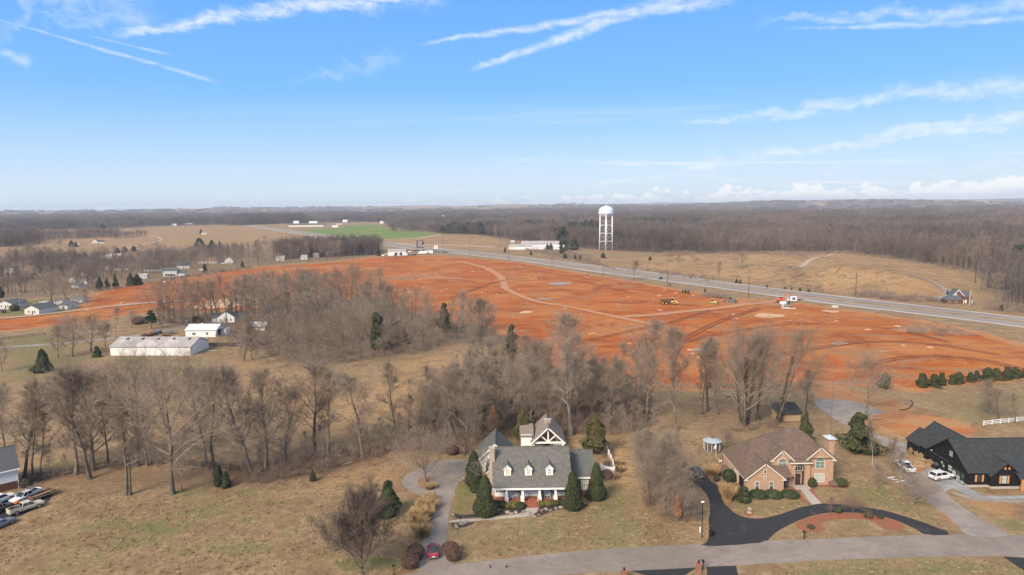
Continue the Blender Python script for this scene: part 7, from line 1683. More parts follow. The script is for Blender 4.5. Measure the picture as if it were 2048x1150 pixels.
def vehicle(name, label, cat, x, y, rz, kind, body, group=None, roofglass=False, rear_glass_big=False, z=0.03, cover=False):
    s = SPEC[kind]; o = thing(name, label, cat, (x, y, z), rz, group); P_ = M[body]; st = s['st']
    b_ = MB(); b_.loft([ring(*q_) for q_ in st]); bo = b_.obj('body', P_, o, False, .03)
    if kind == 'pickup':
        bed = MB(); bed.box(-.80, .80, -2.78, -.95, 1.165, 1.18); bed.obj('bed_floor', M['dark_void'] if not cover else M['car_glass'], o)
        for sx in (-1, 1): MB().box(sx * .89 - .07, sx * .89 + .07, -2.88, -.86, 1.15, 1.36).obj('bed_side', P_, o)
        MB().box(-.92, .92, -2.92, -2.82, .62, 1.36).obj('tailgate', P_, o)
    y0, y1, wb_, r0, r1, wr, zb_, zr = s['cab']
    g = MB(); g.frus((-wb_, wb_, y0, y1), (-wr, wr, r0, r1), zb_ - .03, zr - .05); g.obj('window_glass', M['car_glass'], o)
    rp = MB(); rp.frus((-wr - .04, wr + .04, r0 - .06, r1 + .06), (-wr + .03, wr - .03, r0 + .02, r1 - .02), zr - .07, zr); rp.obj('roof', M['car_glass'] if roofglass else P_, o, False, .02)
    for sx in (-1, 1):
        for ya, yb in ((y0, r0), (y1, r1)):
            if rear_glass_big and ya == y0: continue
            MB().bar((sx * (wb_ + .01), ya, zb_ - .02), (sx * (wr + .01), yb, zr - .04), .09, .09).obj('pillar', P_, o)
        ym = (y0 + y1) / 2; MB().bar((sx * (wb_ + .005), ym, zb_ - .02), (sx * (wr + .01), (r0 + r1) / 2, zr - .04), .08, .07).obj('pillar', P_, o)
        m_ = MB(); m_.box(sx * (st[2][3] + .02), sx * (st[2][3] + .22), y1 - .35, y1 - .2, zb_ - .02, zb_ + .16); m_.obj('mirror', P_, o)
    wy0, wy1, wr_ = s['wh']
    for yy in (wy0, wy1):
        for sx in (-1, 1):
            t_ = MB(); xo = sx * (st[2][3] - .1); t_.tube((xo - .11, yy, wr_), (xo + .125, yy, wr_), wr_, n=16) if sx > 0 else t_.tube((xo - .125, yy, wr_), (xo + .11, yy, wr_), wr_, n=16)
            wo = t_.obj('wheel', M['tyre_rubber'], o); r_ = MB(); a = xo + sx * .127; r_.tube((a - .006, yy, wr_), (a + .006, yy, wr_), wr_ * .64, n=12); r_.obj('rim', M['rim_metal'], wo)
    yb, yf = st[0][0], st[-1][0]; tb = st[1][2]; tf = st[-2][2]; wb2 = st[1][3]
    for sx in (-1, 1):
        xa = sx * wb2 * .74
        MB().box(xa - .16, xa + .16, yb - .0, yb + .13, tb - .32, tb - .12).obj('tail_lamp', M['lamp_red'], o); xa = sx * st[-2][3] * .74
        MB().box(xa - .17, xa + .17, yf - .12, yf + .0, tf - .22, tf - .06).obj('headlight', M['lamp_clear'], o)
    MB().box(-.26, .26, yb - .03, yb + .02, tb - .46, tb - .30).obj('number_plate', M['plate_white'], o)
    MB().box(-wb2 * .9, wb2 * .9, yb - .05, yb + .1, .36, .54).obj('bumper', M['steel_grey'] if body != 'white_car_paint' else M['dark_grey_paint'], o); MB().box(-.5, .5, yf - .06, yf + .03, .42, .66).obj('grille', M['dark_void'], o)
    return o
def along(a, b_):
    """world point and heading of a vehicle whose rear stands at pixel a and front at pixel b"""
    p, q_ = np.array(g2(*a)), np.array(g2(*b_)); d = q_ - p
    c_ = (p + q_) / 2
    return float(c_[0]), float(c_[1]), math.atan2(-d[0], d[1])
x, y, h = along((867, 1119), (866, 1096)); vehicle('car', 'small red car with black glass roof leaving the paved drive', 'car', x, y, h, 'hatch', 'red_paint', roofglass=True, rear_glass_big=True)
x, y, h = along((1399, 957), (1384, 944)); vehicle('car', 'black sport utility car parked on the fresh asphalt under the bare thicket', 'car', x, y, h, 'suv', 'black_paint')
x, y, h = along((1822, 949), (1797, 929)); vehicle('pickup_truck', 'white pickup on the gravel drive before the black farmhouse', 'pickup', x, y, h, 'pickup', 'white_car_paint')
x, y, h = along((1862, 961), (1901, 955)); vehicle('car', 'white sport utility car facing the black garage doors', 'car', x, y, h, 'suv', 'white_car_paint', roofglass=False)
# the yard of parked trucks at the left edge
road('parking_pad', [(-120, 1010), (-20, 1000), (20, 990), (62, 976), (104, 991), (98, 1002), (40, 1033), (22, 1041), (-120, 1130)], M['fresh_asphalt'], .030, 0)
x, y, h = along((73, 990), (32, 1008)); h0 = h
tk = vehicle('pickup_truck', 'white work pickup with a ladder rack beside the white walled house', 'pickup', x, y, h, 'pickup', 'white_car_paint')
rk = MB()
for yy in (-2.7, -1.0, 1.2): rk.bar((-.85, yy, 1.36 if yy < 1 else 1.2), (-.85, yy, 2.25), .06, .06); rk.bar((.85, yy, 1.36 if yy < 1 else 1.2), (.85, yy, 2.25), .06, .06); rk.bar((-.85, yy, 2.25), (.85, yy, 2.25), .06, .06)
for sx in (-.85, .85): rk.bar((sx, -2.9, 2.28), (sx, 1.7, 2.28), .06, .06)
rk.obj('ladder_rack', M['steel_grey'], tk)
ld = thing('ladder', 'pale wooden ladder lying on the rack of the white work pickup', 'ladder', (x, y, 2.36), h)
for sx in (-.62, -.28): MB().bar((sx, -3.2, 0), (sx, 2.3, 0), .06, .09).obj('rail', M['raw_lumber'], ld)
for i in range(11): MB().bar((-.62, -3 + i * .5, 0), (-.28, -3 + i * .5, 0), .04, .04).obj('rung', M['raw_lumber'], ld)
x, y, h = along((26, 1030), (77, 1013)); op = vehicle('pickup_truck', 'old cream and rust pickup with a cluttered bed at the lawn edge', 'pickup', x, y, h, 'pickup', 'cream_paint')
for i, (a, b_, c_) in enumerate(((-.3, -2.2, .3), (.35, -1.7, .25), (.1, -1.2, .2))): MB().box(a - .3, a + .3, b_ - .25, b_ + .25, 1.17, 1.25 + c_).obj('bed_load', M[('rust_brown', 'dark_wood', 'grey_wood')[i]], op)
bg_ = thing('tarp_bundle', 'bright orange bundle on the old cream pickup', 'bundle', (x - 2.0, y + .4, 1.36), h); q_ = MB(); q_.lathe([(.25, 0), (.42, .12), (.38, .38), (.12, .52)], 9); q_.obj('tarp', M['safety_orange'], bg_)
x, y, h = along((68, 1002), (101, 990)); fl = thing('trailer', 'rusty flatbed trailer loaded with boards next to the white work pickup', 'trailer', (x, y, .03), h)
MB().box(-.95, .95, -2.2, 2.2, .55, .68).obj('deck', M['grey_wood'], fl)
for sx in (-1, 1):
    for zz in (.78, 1.02): MB().box(sx * .98 - .03, sx * .98 + .03, -2.2, 2.2, zz, zz + .14).obj('side_board', M['rust_brown'], fl)
    for yy in (-.45, .5): w_ = MB(); w_.tube((sx * .92 - .1, yy, .34), (sx * .92 + .1, yy, .34), .34, n=14); w_.obj('wheel', M['tyre_rubber'], fl)
for yy in (-2.2, 2.2): MB().box(-.98, .98, yy - .03, yy + .03, .68, 1.16).obj('end_board', M['rust_brown'], fl)
d_ = MB(); d_.bar((0, 2.2, .55), (0, 3.6, .45), .1, .1); d_.obj('drawbar', M['steel_grey'], fl)
lo_ = thing('lumber_load', 'pale boards piled in the rusty flatbed trailer', 'lumber', (x, y, .71), h)
for i in range(6): MB().bar((-.5 + i * .18, -1.6 + .1 * i, .05 + .07 * (i % 2)), (-.45 + i * .18, 1.4 + .1 * (i % 3), .09 + .07 * (i % 2)), .16, .05).obj('plank', M['raw_lumber'], lo_)
x, y, h = along((-16, 1012), (19, 998)); vehicle('car', 'white sport utility car cut by the picture edge near the brick base', 'car', x, y, h, 'suv', 'white_car_paint')
x, y, h = along((-20, 1032), (17, 1017)); vehicle('car', 'dark grey sport utility car at the picture edge behind the old pickup', 'car', x, y, h, 'suv', 'dark_grey_paint')
x, y, h = along((-18, 1062), (22, 1045)); vehicle('car', 'grey sedan at the picture edge nearest the lawn', 'car', x, y, h, 'sedan', 'blue_grey_paint')
hx, hy = g2(1321, 558.5); vehicle('car', 'dark pickup like car driving on the highway', 'car', hx, hy, rad(152), 'pickup', 'blue_paint', z=.13)
# cars of the dealer lot and the village
lot = [(766, 512, 'sedan', 'cream_paint', 'cream car parked at the end of the pale metal workshop'), (772, 509.5, 'pickup', 'white_car_paint', 'white truck beside the cream car at the workshop end'), (790, 512.5, 'sedan', 'black_paint', 'dark car in front of the workshop corner'), (797, 512, 'pickup', 'white_car_paint', 'white pickup before the dark bay of the workshop'), (815, 511, 'suv', 'black_paint', 'black car by itself past the workshop'), (822, 511, 'sedan', 'rust_brown', 'brown car second past the workshop'), (829, 511, 'suv', 'black_paint', 'dark car third past the workshop, next to the brown one'),
       (813, 503, 'suv', 'dark_red_paint', 'dark red car behind the workshop near the highway'), (819, 504.5, 'sedan', 'white_car_paint', 'white car behind the workshop near the dark red one'), (829, 503, 'suv', 'dark_grey_paint', 'dark grey car under the tall sign'), (834.5, 501.5, 'suv', 'dark_red_paint', 'red car under the tall sign'), (841, 501, 'sedan', 'silver_paint', 'silver car under the tall sign'), (847, 501, 'suv', 'blue_paint', 'blue car just past the tall sign'), (868, 502.5, 'sedan', 'dark_grey_paint', 'dark car behind the white lorries'), (873, 504, 'suv', 'black_paint', 'black car after the white lorries'), (878, 505, 'pickup', 'dark_grey_paint', 'grey pickup after the white lorries'), (884, 504, 'sedan', 'blue_paint', 'blue car in the far row of the lot'), (889, 505, 'suv', 'dark_red_paint', 'red car at the far end of the lot'), (895, 506, 'sedan', 'dark_grey_paint', 'last dark car of the lot by the highway')]
for px, py, kd, pt, lb in lot:
    x, y = g2(px, py); vehicle('car' if kd != 'pickup' else 'pickup_truck', lb, 'car' if kd != 'pickup' else 'pickup', x, y, RNG.uniform(-.4, 1.4), kd, pt, 'cars on the dealer lot')
def box_truck(label, px, py, rz, L=8.5):
    x, y = g2(px, py); o = thing('box_truck', label, 'lorry', (x, y, .03), rz, 'white lorries on the dealer lot')
    MB().box(-1.2, 1.2, -L + 1, 1, .95, 3.6).obj('cargo_box', M['white_metal'], o); c_ = MB(); c_.frus((-1.1, 1.1, 1.1, 3.3), (-1.05, 1.05, 1.1, 2.6), .6, 2.6); c_.obj('cab', M['white_car_paint'], o); MB().hexa([(-.95, 3.05, 1.6), (.95, 3.05, 1.6), (.95, 2.95, 1.6), (-.95, 2.95, 1.6), (-.9, 2.75, 2.4), (.9, 2.75, 2.4), (.9, 2.6, 2.4), (-.9, 2.6, 2.4)]).obj('windscreen', M['car_glass'], o)
    MB().box(-.5, .5, -L + 1, 3, .6, .95).obj('chassis', M['steel_grey'], o)
    for yy in (-L + 2.5, 2.2):
        for sx in (-1, 1): w_ = MB(); w_.tube((sx * 1.0 - .14, yy, .48), (sx * 1.0 + .14, yy, .48), .48, n=12); w_.obj('wheel', M['tyre_rubber'], o)
box_truck('white lorry with bonnet towards the workshop on the dealer lot', 842, 508.5, rad(82)); box_truck('pale lorry parked alongside in the middle of the dealer lot', 851, 507, rad(95), 10); box_truck('tall white lorry nearest the orange earth on the dealer lot', 861, 508, rad(-88), 9)
for px, py, kd, pt, lb in [(86, 621, 'pickup', 'black_paint', 'black truck beside the white cottage with gable towards the lane'), (100, 618, 'suv', 'dark_grey_paint', 'dark car on the village lawn behind the white cottage'), (6, 625, 'suv', 'black_paint', 'black car at the edge cottage'), (88, 606, 'sedan', 'white_car_paint', 'white car under the great round tree'), (446, 528, 'sedan', 'white_car_paint', 'white car by the long ranch house'), (404, 541, 'suv', 'white_car_paint', 'white car near the village cedar'), (330, 566, 'sedan', 'dark_grey_paint', 'dark car by the hedge above the orange earth'), (2042, 622, 'suv', 'dark_grey_paint', 'dark car at the highway edge by the scrub'), (404, 652, 'sedan', 'dark_grey_paint', 'dark car on the track behind the white workshop')]:
    x, y = g2(px, py); vehicle('car' if kd != 'pickup' else 'pickup_truck', lb, 'car' if kd != 'pickup' else 'pickup', x, y, RNG.uniform(.8, 2), kd, pt)

# ------------------------------------------------------------------ earth moving machines on the orange field
def track(o, x, L, r, w):
    m_ = MB(); pts = [(-L / 2 + r * math.cos(a), r + r * math.sin(a)) for a in np.linspace(math.pi / 2, 1.5 * math.pi, 7)] + [(L / 2 + r * math.cos(a), r + r * math.sin(a)) for a in np.linspace(-math.pi / 2, math.pi / 2, 7)]
    m_.prism(pts, 'x', x - w / 2, x + w / 2); m_.obj('crawler_track', M['steel_grey'], o)
def wheel_at(o, x, y, r, w, hub='yellow_paint'):
    m_ = MB(); m_.tube((x - w / 2, y, r), (x + w / 2, y, r), r, n=16); wo = m_.obj('wheel', M['tyre_rubber'], o); h_ = MB(); h_.tube((x - w / 2 - .02, y, r), (x + w / 2 + .02, y, r), r * .45, n=10); h_.obj('rim', M[hub], wo)
x, y = g2(1337, 613); dt_ = thing('dump_truck', 'yellow articulated dump truck with brown skip on the orange field', 'dump truck', (x, y, dz_at(x, y)), rad(-105))
for yy, in ((3.1,), (-1.2,), (-3.1,)):
    for sx in (-1.25, 1.25): wheel_at(dt_, sx, yy, .9, .65)
hd = MB(); hd.loft([[(-1.25, 1.6, 1.0), (1.25, 1.6, 1.0), (1.25, 1.6, 2.4), (-1.25, 1.6, 2.4)], [(-1.3, 3.0, .9), (1.3, 3.0, .9), (1.3, 3.0, 2.3), (-1.3, 3.0, 2.3)], [(-1.2, 5.0, .9), (1.2, 5.0, .9), (1.1, 5.0, 1.7), (-1.1, 5.0, 1.7)]]); hd.obj('bonnet', M['yellow_paint'], dt_, False, .05)
cb = MB(); cb.frus((-.8, .8, 1.4, 3.1), (-.72, .72, 1.5, 2.8), 2.35, 3.5); cb.obj('cab_glass', M['car_glass'], dt_); MB().box(-.85, .85, 1.35, 3.0, 3.5, 3.62).obj('cab_roof', M['yellow_paint'], dt_)
sk = MB(); sk.loft([[(-1.1, 1.1, 1.5), (1.1, 1.1, 1.5), (1.6, 1.3, 3.1), (-1.6, 1.3, 3.1)], [(-1.1, -2.6, 1.35), (1.1, -2.6, 1.35), (1.6, -2.6, 2.9), (-1.6, -2.6, 2.9)], [(-1.2, -4.6, 2.4), (1.2, -4.6, 2.4), (1.5, -4.6, 2.7), (-1.5, -4.6, 2.7)]]); sk.obj('skip', M['rust_brown'], dt_); MB().box(-.5, .5, -3.5, 1.6, .85, 1.3).obj('chassis', M['steel_grey'], dt_)
x, y = g2(1426, 611); bd_ = thing('bulldozer', 'small yellow bulldozer with closed cab on the orange field', 'bulldozer', (x, y, dz_at(x, y)), rad(-115))
for sx in (-1.0, 1.0): track(bd_, sx, 2.6, .45, .5)

MB().box(-.7, .7, -1.3, 2.0, .6, 1.6).obj('engine_body', M['yellow_paint'], bd_, False, .06); g_ = MB(); g_.frus((-.75, .75, -1.2, .5), (-.68, .68, -1.1, .4), 1.6, 2.7); g_.obj('cab_glass', M['car_glass'], bd_); MB().box(-.85, .85, -1.3, .6, 2.7, 2.85).obj('cab_roof', M['yellow_paint'], bd_)
for sx in (-.7, .7): MB().bar((sx, .4, 1.6), (sx, .35, 2.7), .12, .12).obj('cab_post', M['yellow_paint'], bd_); MB().bar((sx * 1.3, -.2, .6), (sx * 1.3, 2.6, .5), .15, .2).obj('push_arm', M['yellow_paint'], bd_)
bl_ = MB(); bl_.prism([(2.55, .1), (2.75, .1), (2.6, .6), (2.75, 1.15), (2.55, 1.15), (2.4, .6)], 'x', -1.6, 1.6); bl_.obj('blade', M['rust_brown'], bd_)
def excavator(label, px, py, rz, col, boom):
    x, y = g2(px, py); o = thing('excavator', label, 'excavator', (x, y, dz_at(x, y)), rz)
    for sx in (-1.1, 1.1): track(o, sx, 3.2, .48, .6)
    MB().box(-.9, .9, -1, 1, .7, 1.15).obj('turntable', M['steel_grey'], o)
    b_ = MB(); b_.loft([[(-1.35, -2.4, 1.25), (1.35, -2.4, 1.25), (1.3, -2.4, 2.2), (-1.3, -2.4, 2.2)], [(-1.4, -.6, 1.15), (1.4, -.6, 1.15), (1.35, -.6, 2.45), (-1.35, -.6, 2.45)], [(-1.35, 1.4, 1.15), (1.35, 1.4, 1.15), (1.3, 1.4, 1.7), (-1.3, 1.4, 1.7)]]); b_.obj('house', M[col], o, False, .05)
    c_ = MB(); c_.frus((-1.3, -.35, -.2, 1.5), (-1.25, -.4, -.1, 1.2), 1.6, 3.0); c_.obj('cab', M['car_glass'], o); MB().box(-1.35, -.3, -.25, 1.35, 3.0, 3.1).obj('cab_roof', M[col], o)
    p0, p1, p2, p3 = [(.2, a, b__) for a, b__ in boom]
    MB().bar(p0, p1, .45, .6).obj('boom', M[col], o); MB().bar(p1, p2, .42, .5).obj('boom', M[col], o); MB().bar(p2, p3, .36, .45).obj('dipper', M[col], o)
    k = MB(); k.loft([[(-.4, p3[1] - .5, p3[2] - .9), (.8, p3[1] - .5, p3[2] - .9), (.8, p3[1] + .3, p3[2] - .9), (-.4, p3[1] + .3, p3[2] - .9)], [(-.4, p3[1] - .3, p3[2] + .1), (.8, p3[1] - .3, p3[2] + .1), (.8, p3[1] + .2, p3[2] + .1), (-.4, p3[1] + .2, p3[2] + .1)]]); k.obj('bucket', M['steel_grey'], o)
    return o
excavator('orange excavator with raised boom at the end of the haul road', 1561, 605, rad(-78), 'machine_orange', [(.8, 1.8), (3.2, 5.0), (6.0, 5.6), (7.2, 2.0)])
excavator('brown excavator with folded arm beside the haul road', 1463, 607, rad(70), 'steel_grey', [(.6, 1.8), (1.8, 4.4), (3.6, 4.8), (4.4, 1.4)])
x, y = g2(1568, 609); ct_ = thing('fuel_tank', 'white box shaped fuel tank beside the orange excavator', 'tank', (x, y, dz_at(x, y)), .2); MB().box(-2.2, 2.2, -.9, .9, .2, 1.5).obj('tank_body', M['white_paint'], ct_, False, .1); MB().box(-2, 2, -.8, .8, 0, .2).obj('skid', M['steel_grey'], ct_)
x, y = g2(1576, 609.5); tp = thing('portable_toilet', 'grey green portable toilet with white roof beside the fuel tank', 'toilet', (x, y, dz_at(x, y)), .3); MB().box(-.75, .75, -.75, .75, 0, 2.5).obj('cabin', M['teal_plastic'], tp); r_ = MB(); r_.frus((-.85, .85, -.85, .85), (-.5, .5, -.5, .5), 2.5, 2.8); r_.obj('roof', M['white_paint'], tp); MB().box(-.5, .5, -.79, -.74, .15, 2.2).obj('door', M['shutter'], tp)
def sign(name, label, px, py, w, h, zb, board, mark, rz=0.0, posts=2):
    x, y = g2(px, py); o = thing(name, label, 'sign', (x, y, dz_at(x, y)), rz); MB().box(-w / 2, w / 2, -.1, .1, zb, zb + h).obj('board', M[board], o)
    for i in range(posts):
        xx = 0 if posts == 1 else -w * .35 + w * .7 * i / (posts - 1); MB().box(xx - .12, xx + .12, .1, .34, 0, zb + h * .9).obj('post', M['steel_grey'], o)
    for (a0, a1, b0, b1, m_) in mark: MB().box(-w / 2 + w * a0, -w / 2 + w * a1, -.14, -.1, zb + h * b0, zb + h * b1).obj('printed_panel', M[m_], o)
    return o
mat('sign_dark', (0.045, 0.032, 0.040), .6, .1); mat('sign_mauve', (0.30, 0.23, 0.25), .6, .2, 1.5); mat('sign_cream', (0.62, 0.52, 0.42), .6, .1); mat('sign_blue', (0.06, 0.08, 0.26), .6, .1)
sign('site_sign', 'white site sign with dark blue panel at the head of the haul road', 1587, 606, 3.4, 2.6, 1.2, 'white_paint', [(.2, .8, .2, .8, 'sign_blue'), (.3, .42, .3, .7, 'white_paint'), (.5, .6, .3, .7, 'sign_mauve')], rad(-10))
bbx = height_at(841, 508, 495.5)
sign('billboard', 'tall dark billboard with pale lettering rows over the car lot', 841, 508, 8.8, height_at(841, 508, 481) - bbx, bbx, 'sign_dark', [(.15, .78, .62, .92, 'sign_mauve'), (.12, .74, .44, .58, 'sign_mauve'), (.14, .70, .36, .41, 'sign_cream'), (.16, .46, .12, .32, 'sign_mauve'), (.52, .76, .12, .32, 'sign_mauve'), (.80, .96, .16, .40, 'sign_cream'), (.86, .94, .2, .34, 'sign_dark'), (.84, 1.0, .84, 1.0, 'terracotta')], rad(5), 1)
b1 = height_at(1025, 491, 486); sign('billboard', 'black billboard with white lettering on the storage bank', 1025, 491, 9.0, height_at(1025, 491, 480) - b1, b1, 'sign_dark', [(.1, .3, .55, .8, 'white_paint'), (.35, .62, .5, .85, 'white_paint'), (.66, .9, .55, .8, 'white_paint'), (.12, .4, .15, .4, 'white_paint'), (.55, .85, .12, .4, 'white_paint')], rad(-8))
sign('small_sign', 'small white sign at the far side of the car lot', 872, 501, 5.0, 4.0, 2.4, 'white_paint', [(.1, .9, .1, .9, 'sign_cream')], 0, 1)
def pipe(label, px, py, rz, L=2.4, r=.75, grp='concrete pipes on the graded ground'):
    x, y = g2(px, py); o = thing('concrete_pipe', label, 'pipe', (x, y, dz_at(x, y) + r), rz, grp); m_ = MB(); n = 16; rings = []
    for (yy, rr_) in ((-L / 2, r), (L / 2, r), (L / 2, r * .78), (-L / 2, r * .78), (-L / 2, r)): rings.append([(rr_ * math.cos(2 * math.pi * i / n), yy, rr_ * math.sin(2 * math.pi * i / n)) for i in range(n)])
    vs = [p for q_ in rings for p in q_]; m_.add(vs, [(k * n + i, k * n + (i + 1) % n, (k + 1) * n + (i + 1) % n, (k + 1) * n + i) for k in range(4) for i in range(n)]); m_.obj('pipe_ring', M['stone_base'], o)
pipe('pale concrete pipe by the highway fence, lying alone', 1670, 618, rad(60), 3.2, 1.0); pipe('round pale pipe end near the fuel tank', 1568, 619.5, rad(20), 2, 1.1); pipe('long pale pipe below the round pipe end', 1577, 621.5, rad(80), 7, .5); pipe('short pale pipe section among the pale pipes', 1572, 620.5, rad(95), 3, .55)

# ------------------------------------------------------------------ poles, lamps, fences, boxes by the road
mat('pole_wood', (0.075, 0.058, 0.048), .9, .2, 1.0); mat('pale_pole', (0.34, 0.27, 0.22), .9, .15, 1.0)
def utility_pole(label, px, py, pty, m='pole_wood', r=.17, arm=True, grp='utility poles along the highway', rz=.5):
    x, y = g2(px, py); h = height_at(px, py, pty); o = thing('utility_pole', label, 'utility pole', (x, y, dz_at(x, y) - .2), rz, grp)
    MB().tube((0, 0, 0), (0, 0, h), r * 1.25, r * .8, 8).obj('pole', M[m], o)
    if arm:
        MB().box(-1.15, 1.15, -.08, .08, h - 1.0, h - .8).obj('crossarm', M[m], o)
        for xx in (-1.0, -.5, .5, 1.0): MB().tube((xx, 0, h - .8), (xx, 0, h - .55), .07, n=6).obj('insulator', M['stone_base'], o)
for a in [('dark utility pole before the highway, standing nearest the car lot', 940, 517, 476), ('dark utility pole by the highway below the storage bank', 1018, 521, 497), ('dark utility pole between storage bank and water tower', 1104, 539, 512), ('dark utility pole on the orange side of the highway below the water tower', 1206, 552, 527), ('dark utility pole next to the car driving on the highway', 1335, 574, 541), ('tall dark utility pole above the parked excavators', 1497, 597, 552), ('thick tall utility pole on the meadow side of the highway', 1711, 593, 545), ('dark utility pole past the red brick house', 2015, 621, 578), ('utility pole between highway and pale track', 885, 491, 473), ('utility pole on the pale track towards the far pines', 1001, 493, 471), ('utility pole standing before the forest at the meadow edge', 1357, 535, 508), ('utility pole at the upper end of the green pasture', 717, 478, 463), ('utility pole at the highway bend by the pasture', 585, 474, 465)]: utility_pole(*a)
utility_pole('thick pale pole beside the red brick house', 1939, 611, 579, 'pale_pole', .42, False, None)
for a in [('pale wooden pole with crossarm beside the white cottages', 41, 620, 584), ('pale wooden pole behind the dark village cedars', 180, 568, 540), ('pale wooden pole deep in the village', 86, 556, 540), ('pale wooden pole with lamp by the village lane', 39, 573, 555), ('pale wooden pole at the lane head pines', 279, 507, 489), ('second pale wooden pole at the lane head pines', 292, 505, 491)]: utility_pole(*a, 'pale_pole', .2, True, 'pale poles of the village', .1)
utility_pole('slim grey pole behind the chimney of the brick house', 1661, 880, 762, 'steel_grey', .07, False, None)
utility_pole('slim grey pole beside the long barn', 235, 700, 645, 'steel_grey', .09, False, None)
def lamp_post(label, px, py, pty, grp=None, head='white_paint', name='lamp_post', r=.05):
    x, y = g2(px, py); h = height_at(px, py, pty); o = thing(name, label, 'lamp post', (x, y, 0), .3, grp); MB().tube((0, 0, 0), (0, 0, h - .15), r, r * .8, 8).obj('post', M['black_trim'], o); MB().tube((0, 0, 0), (0, 0, .5), r * 1.8, r * 1.4, 8).obj('base', M['black_trim'], o)
    k = MB(); k.frus((-.28, .28, -.14, .14), (-.2, .2, -.1, .1), h - .15, h + .05); k.obj('lamp_head', M[head], o)
lamp_post('tall black lamp post with white head at the mouth of the fresh asphalt drive', 1404, 1075, 1003, r=.07)
lamp_post('short black lamp post in the mulch by the garden path', 921, 1048, 1034, head='black_trim'); lamp_post('black lamp post on the verge at the bottom edge', 788, 1152, 1130, head='black_trim')
x, y = g2(1400, 1065); wp = thing('marker_post', 'short white marker post beside the tall black lamp post', 'post', (x, y, 0)); MB().box(-.09, .09, -.06, .06, 0, .95).obj('post', M['white_paint'], wp); MB().box(-.11, .11, -.08, .08, .95, 1.02).obj('cap', M['white_paint'], wp)
x, y = g2(1423, 1072); wbn = thing('wheelie_bin', 'black wheeled rubbish bin at the edge of the fresh asphalt', 'bin', (x, y, .03), .4); q_ = MB(); q_.frus((-.26, .26, -.3, .3), (-.36, .36, -.4, .4), .1, 1.0); q_.obj('bin_body', M['black_trim'], wbn); q_ = MB(); q_.frus((-.38, .38, -.44, .42), (-.3, .3, -.36, .3), 1.0, 1.1); q_.obj('lid', M['black_trim'], wbn)
for sx in (-.27, .27): q_ = MB(); q_.tube((sx - .05, .28, .12), (sx + .05, .28, .12), .12, n=10); q_.obj('wheel', M['tyre_rubber'], wbn)
def mailbox(label, px, py, pty):
    x, y = g2(px, py); h = height_at(px, py, pty); o = thing('mailbox', label, 'mailbox', (x, y, 0), .1, 'mailboxes along the road'); MB().box(-.06, .06, -.06, .06, 0, h - .3).obj('post', M['black_trim'], o); k = MB(); k.prism([(-.14, h - .3), (.14, h - .3), (.14, h - .12), (.09, h - .02), (-.09, h - .02), (-.14, h - .12)], 'y', -.32, .32); k.obj('box', M['black_trim'], o); MB().box(.14, .17, -.05, .0, h - .2, h + .04).obj('flag', M['lamp_red'], o)
mailbox('black mailbox on the grass inside the curved asphalt drive', 1608, 1078, 1062); mailbox('black mailbox beside the second brick pillar', 1406, 1139, 1120)
def pillar(label, px, py):
    x, y = g2(px, py); o = thing('brick_pillar', label, 'pillar', (x, y, 0), .05, 'brick pillars at the drive mouths'); MB().box(-.32, .32, -.32, .32, 0, 1.45).obj('shaft', M['red_brick'], o); MB().box(-.4, .4, -.4, .4, 1.45, 1.55).obj('cap', M['red_brick'], o); MB().tube((0, 0, 1.55), (0, 0, 1.75), .06).obj('lantern_stem', M['black_trim'], o); k = MB(); k.lathe([(.08, 1.75), (.17, 1.82), (.15, 2.05), (.05, 2.15)], 8); k.obj('lantern', M['black_trim'], o)
pillar('red brick pillar with lantern at the bottom edge, alone', 1248, 1160); pillar('red brick pillar with lantern beside a black mailbox', 1397, 1145)
def plank_fence(name, label, px, m, gap, rails, h, pm=None, rail_h=.14, th=.035, cat='fence'):
    P_ = np.array(PW(px)); seg = np.linalg.norm(np.diff(P_, axis=0), axis=1); cum = np.r_[0, np.cumsum(seg)]; n = max(2, int(cum[-1] / gap)); s_ = np.linspace(0, cum[-1], n + 1)
    q_ = np.c_[np.interp(s_, cum, P_[:, 0]), np.interp(s_, cum, P_[:, 1])]; o = thing(name, label, cat, (q_[0][0], q_[0][1], 0)); q_ = q_ - q_[0]
    for i, (a, b_) in enumerate(q_): MB().box(a - .07, a + .07, b_ - .07, b_ + .07, -.1, h + .08).obj('post', M[pm or m], o)
    for i in range(n):
        for z in rails: 
            a, b_ = q_[i], q_[i + 1]; j = RNG.uniform(-.025, .025, 2); MB().bar((a[0], a[1] - .085, z + j[0]), (b_[0], b_[1] - .085, z + j[1]), th, rail_h).obj('board', M[m], o)
    return o
plank_fence('board_fence', 'dark board fence running along the row of bare trees', [(50, 960), (92, 956), (132, 950), (157, 945), (211, 935), (303, 929), (345, 928), (380, 931), (427, 937), (480, 943)], 'dark_wood', 2.5, (.3, .65, 1.0, 1.3), 1.4)
plank_fence('board_fence', 'white board fence across the field behind the black farmhouse', [(1967, 851), (2048, 842), (2130, 833)], 'white_paint', 2.6, (.35, .75, 1.15), 1.25, rail_h=.16)
plank_fence('field_fence', 'dark rail fence along the green pasture by the orange strip', [(-60, 688), (0, 681), (50, 675), (92, 671)], 'dark_wood', 4.0, (.4, .8, 1.2), 1.3)
plank_fence('field_fence', 'low grey fence behind the ivy clad trees', [(1500, 852), (1530, 848), (1552, 846)], 'grey_wood', 2.4, (.4, .8, 1.2), 1.3)
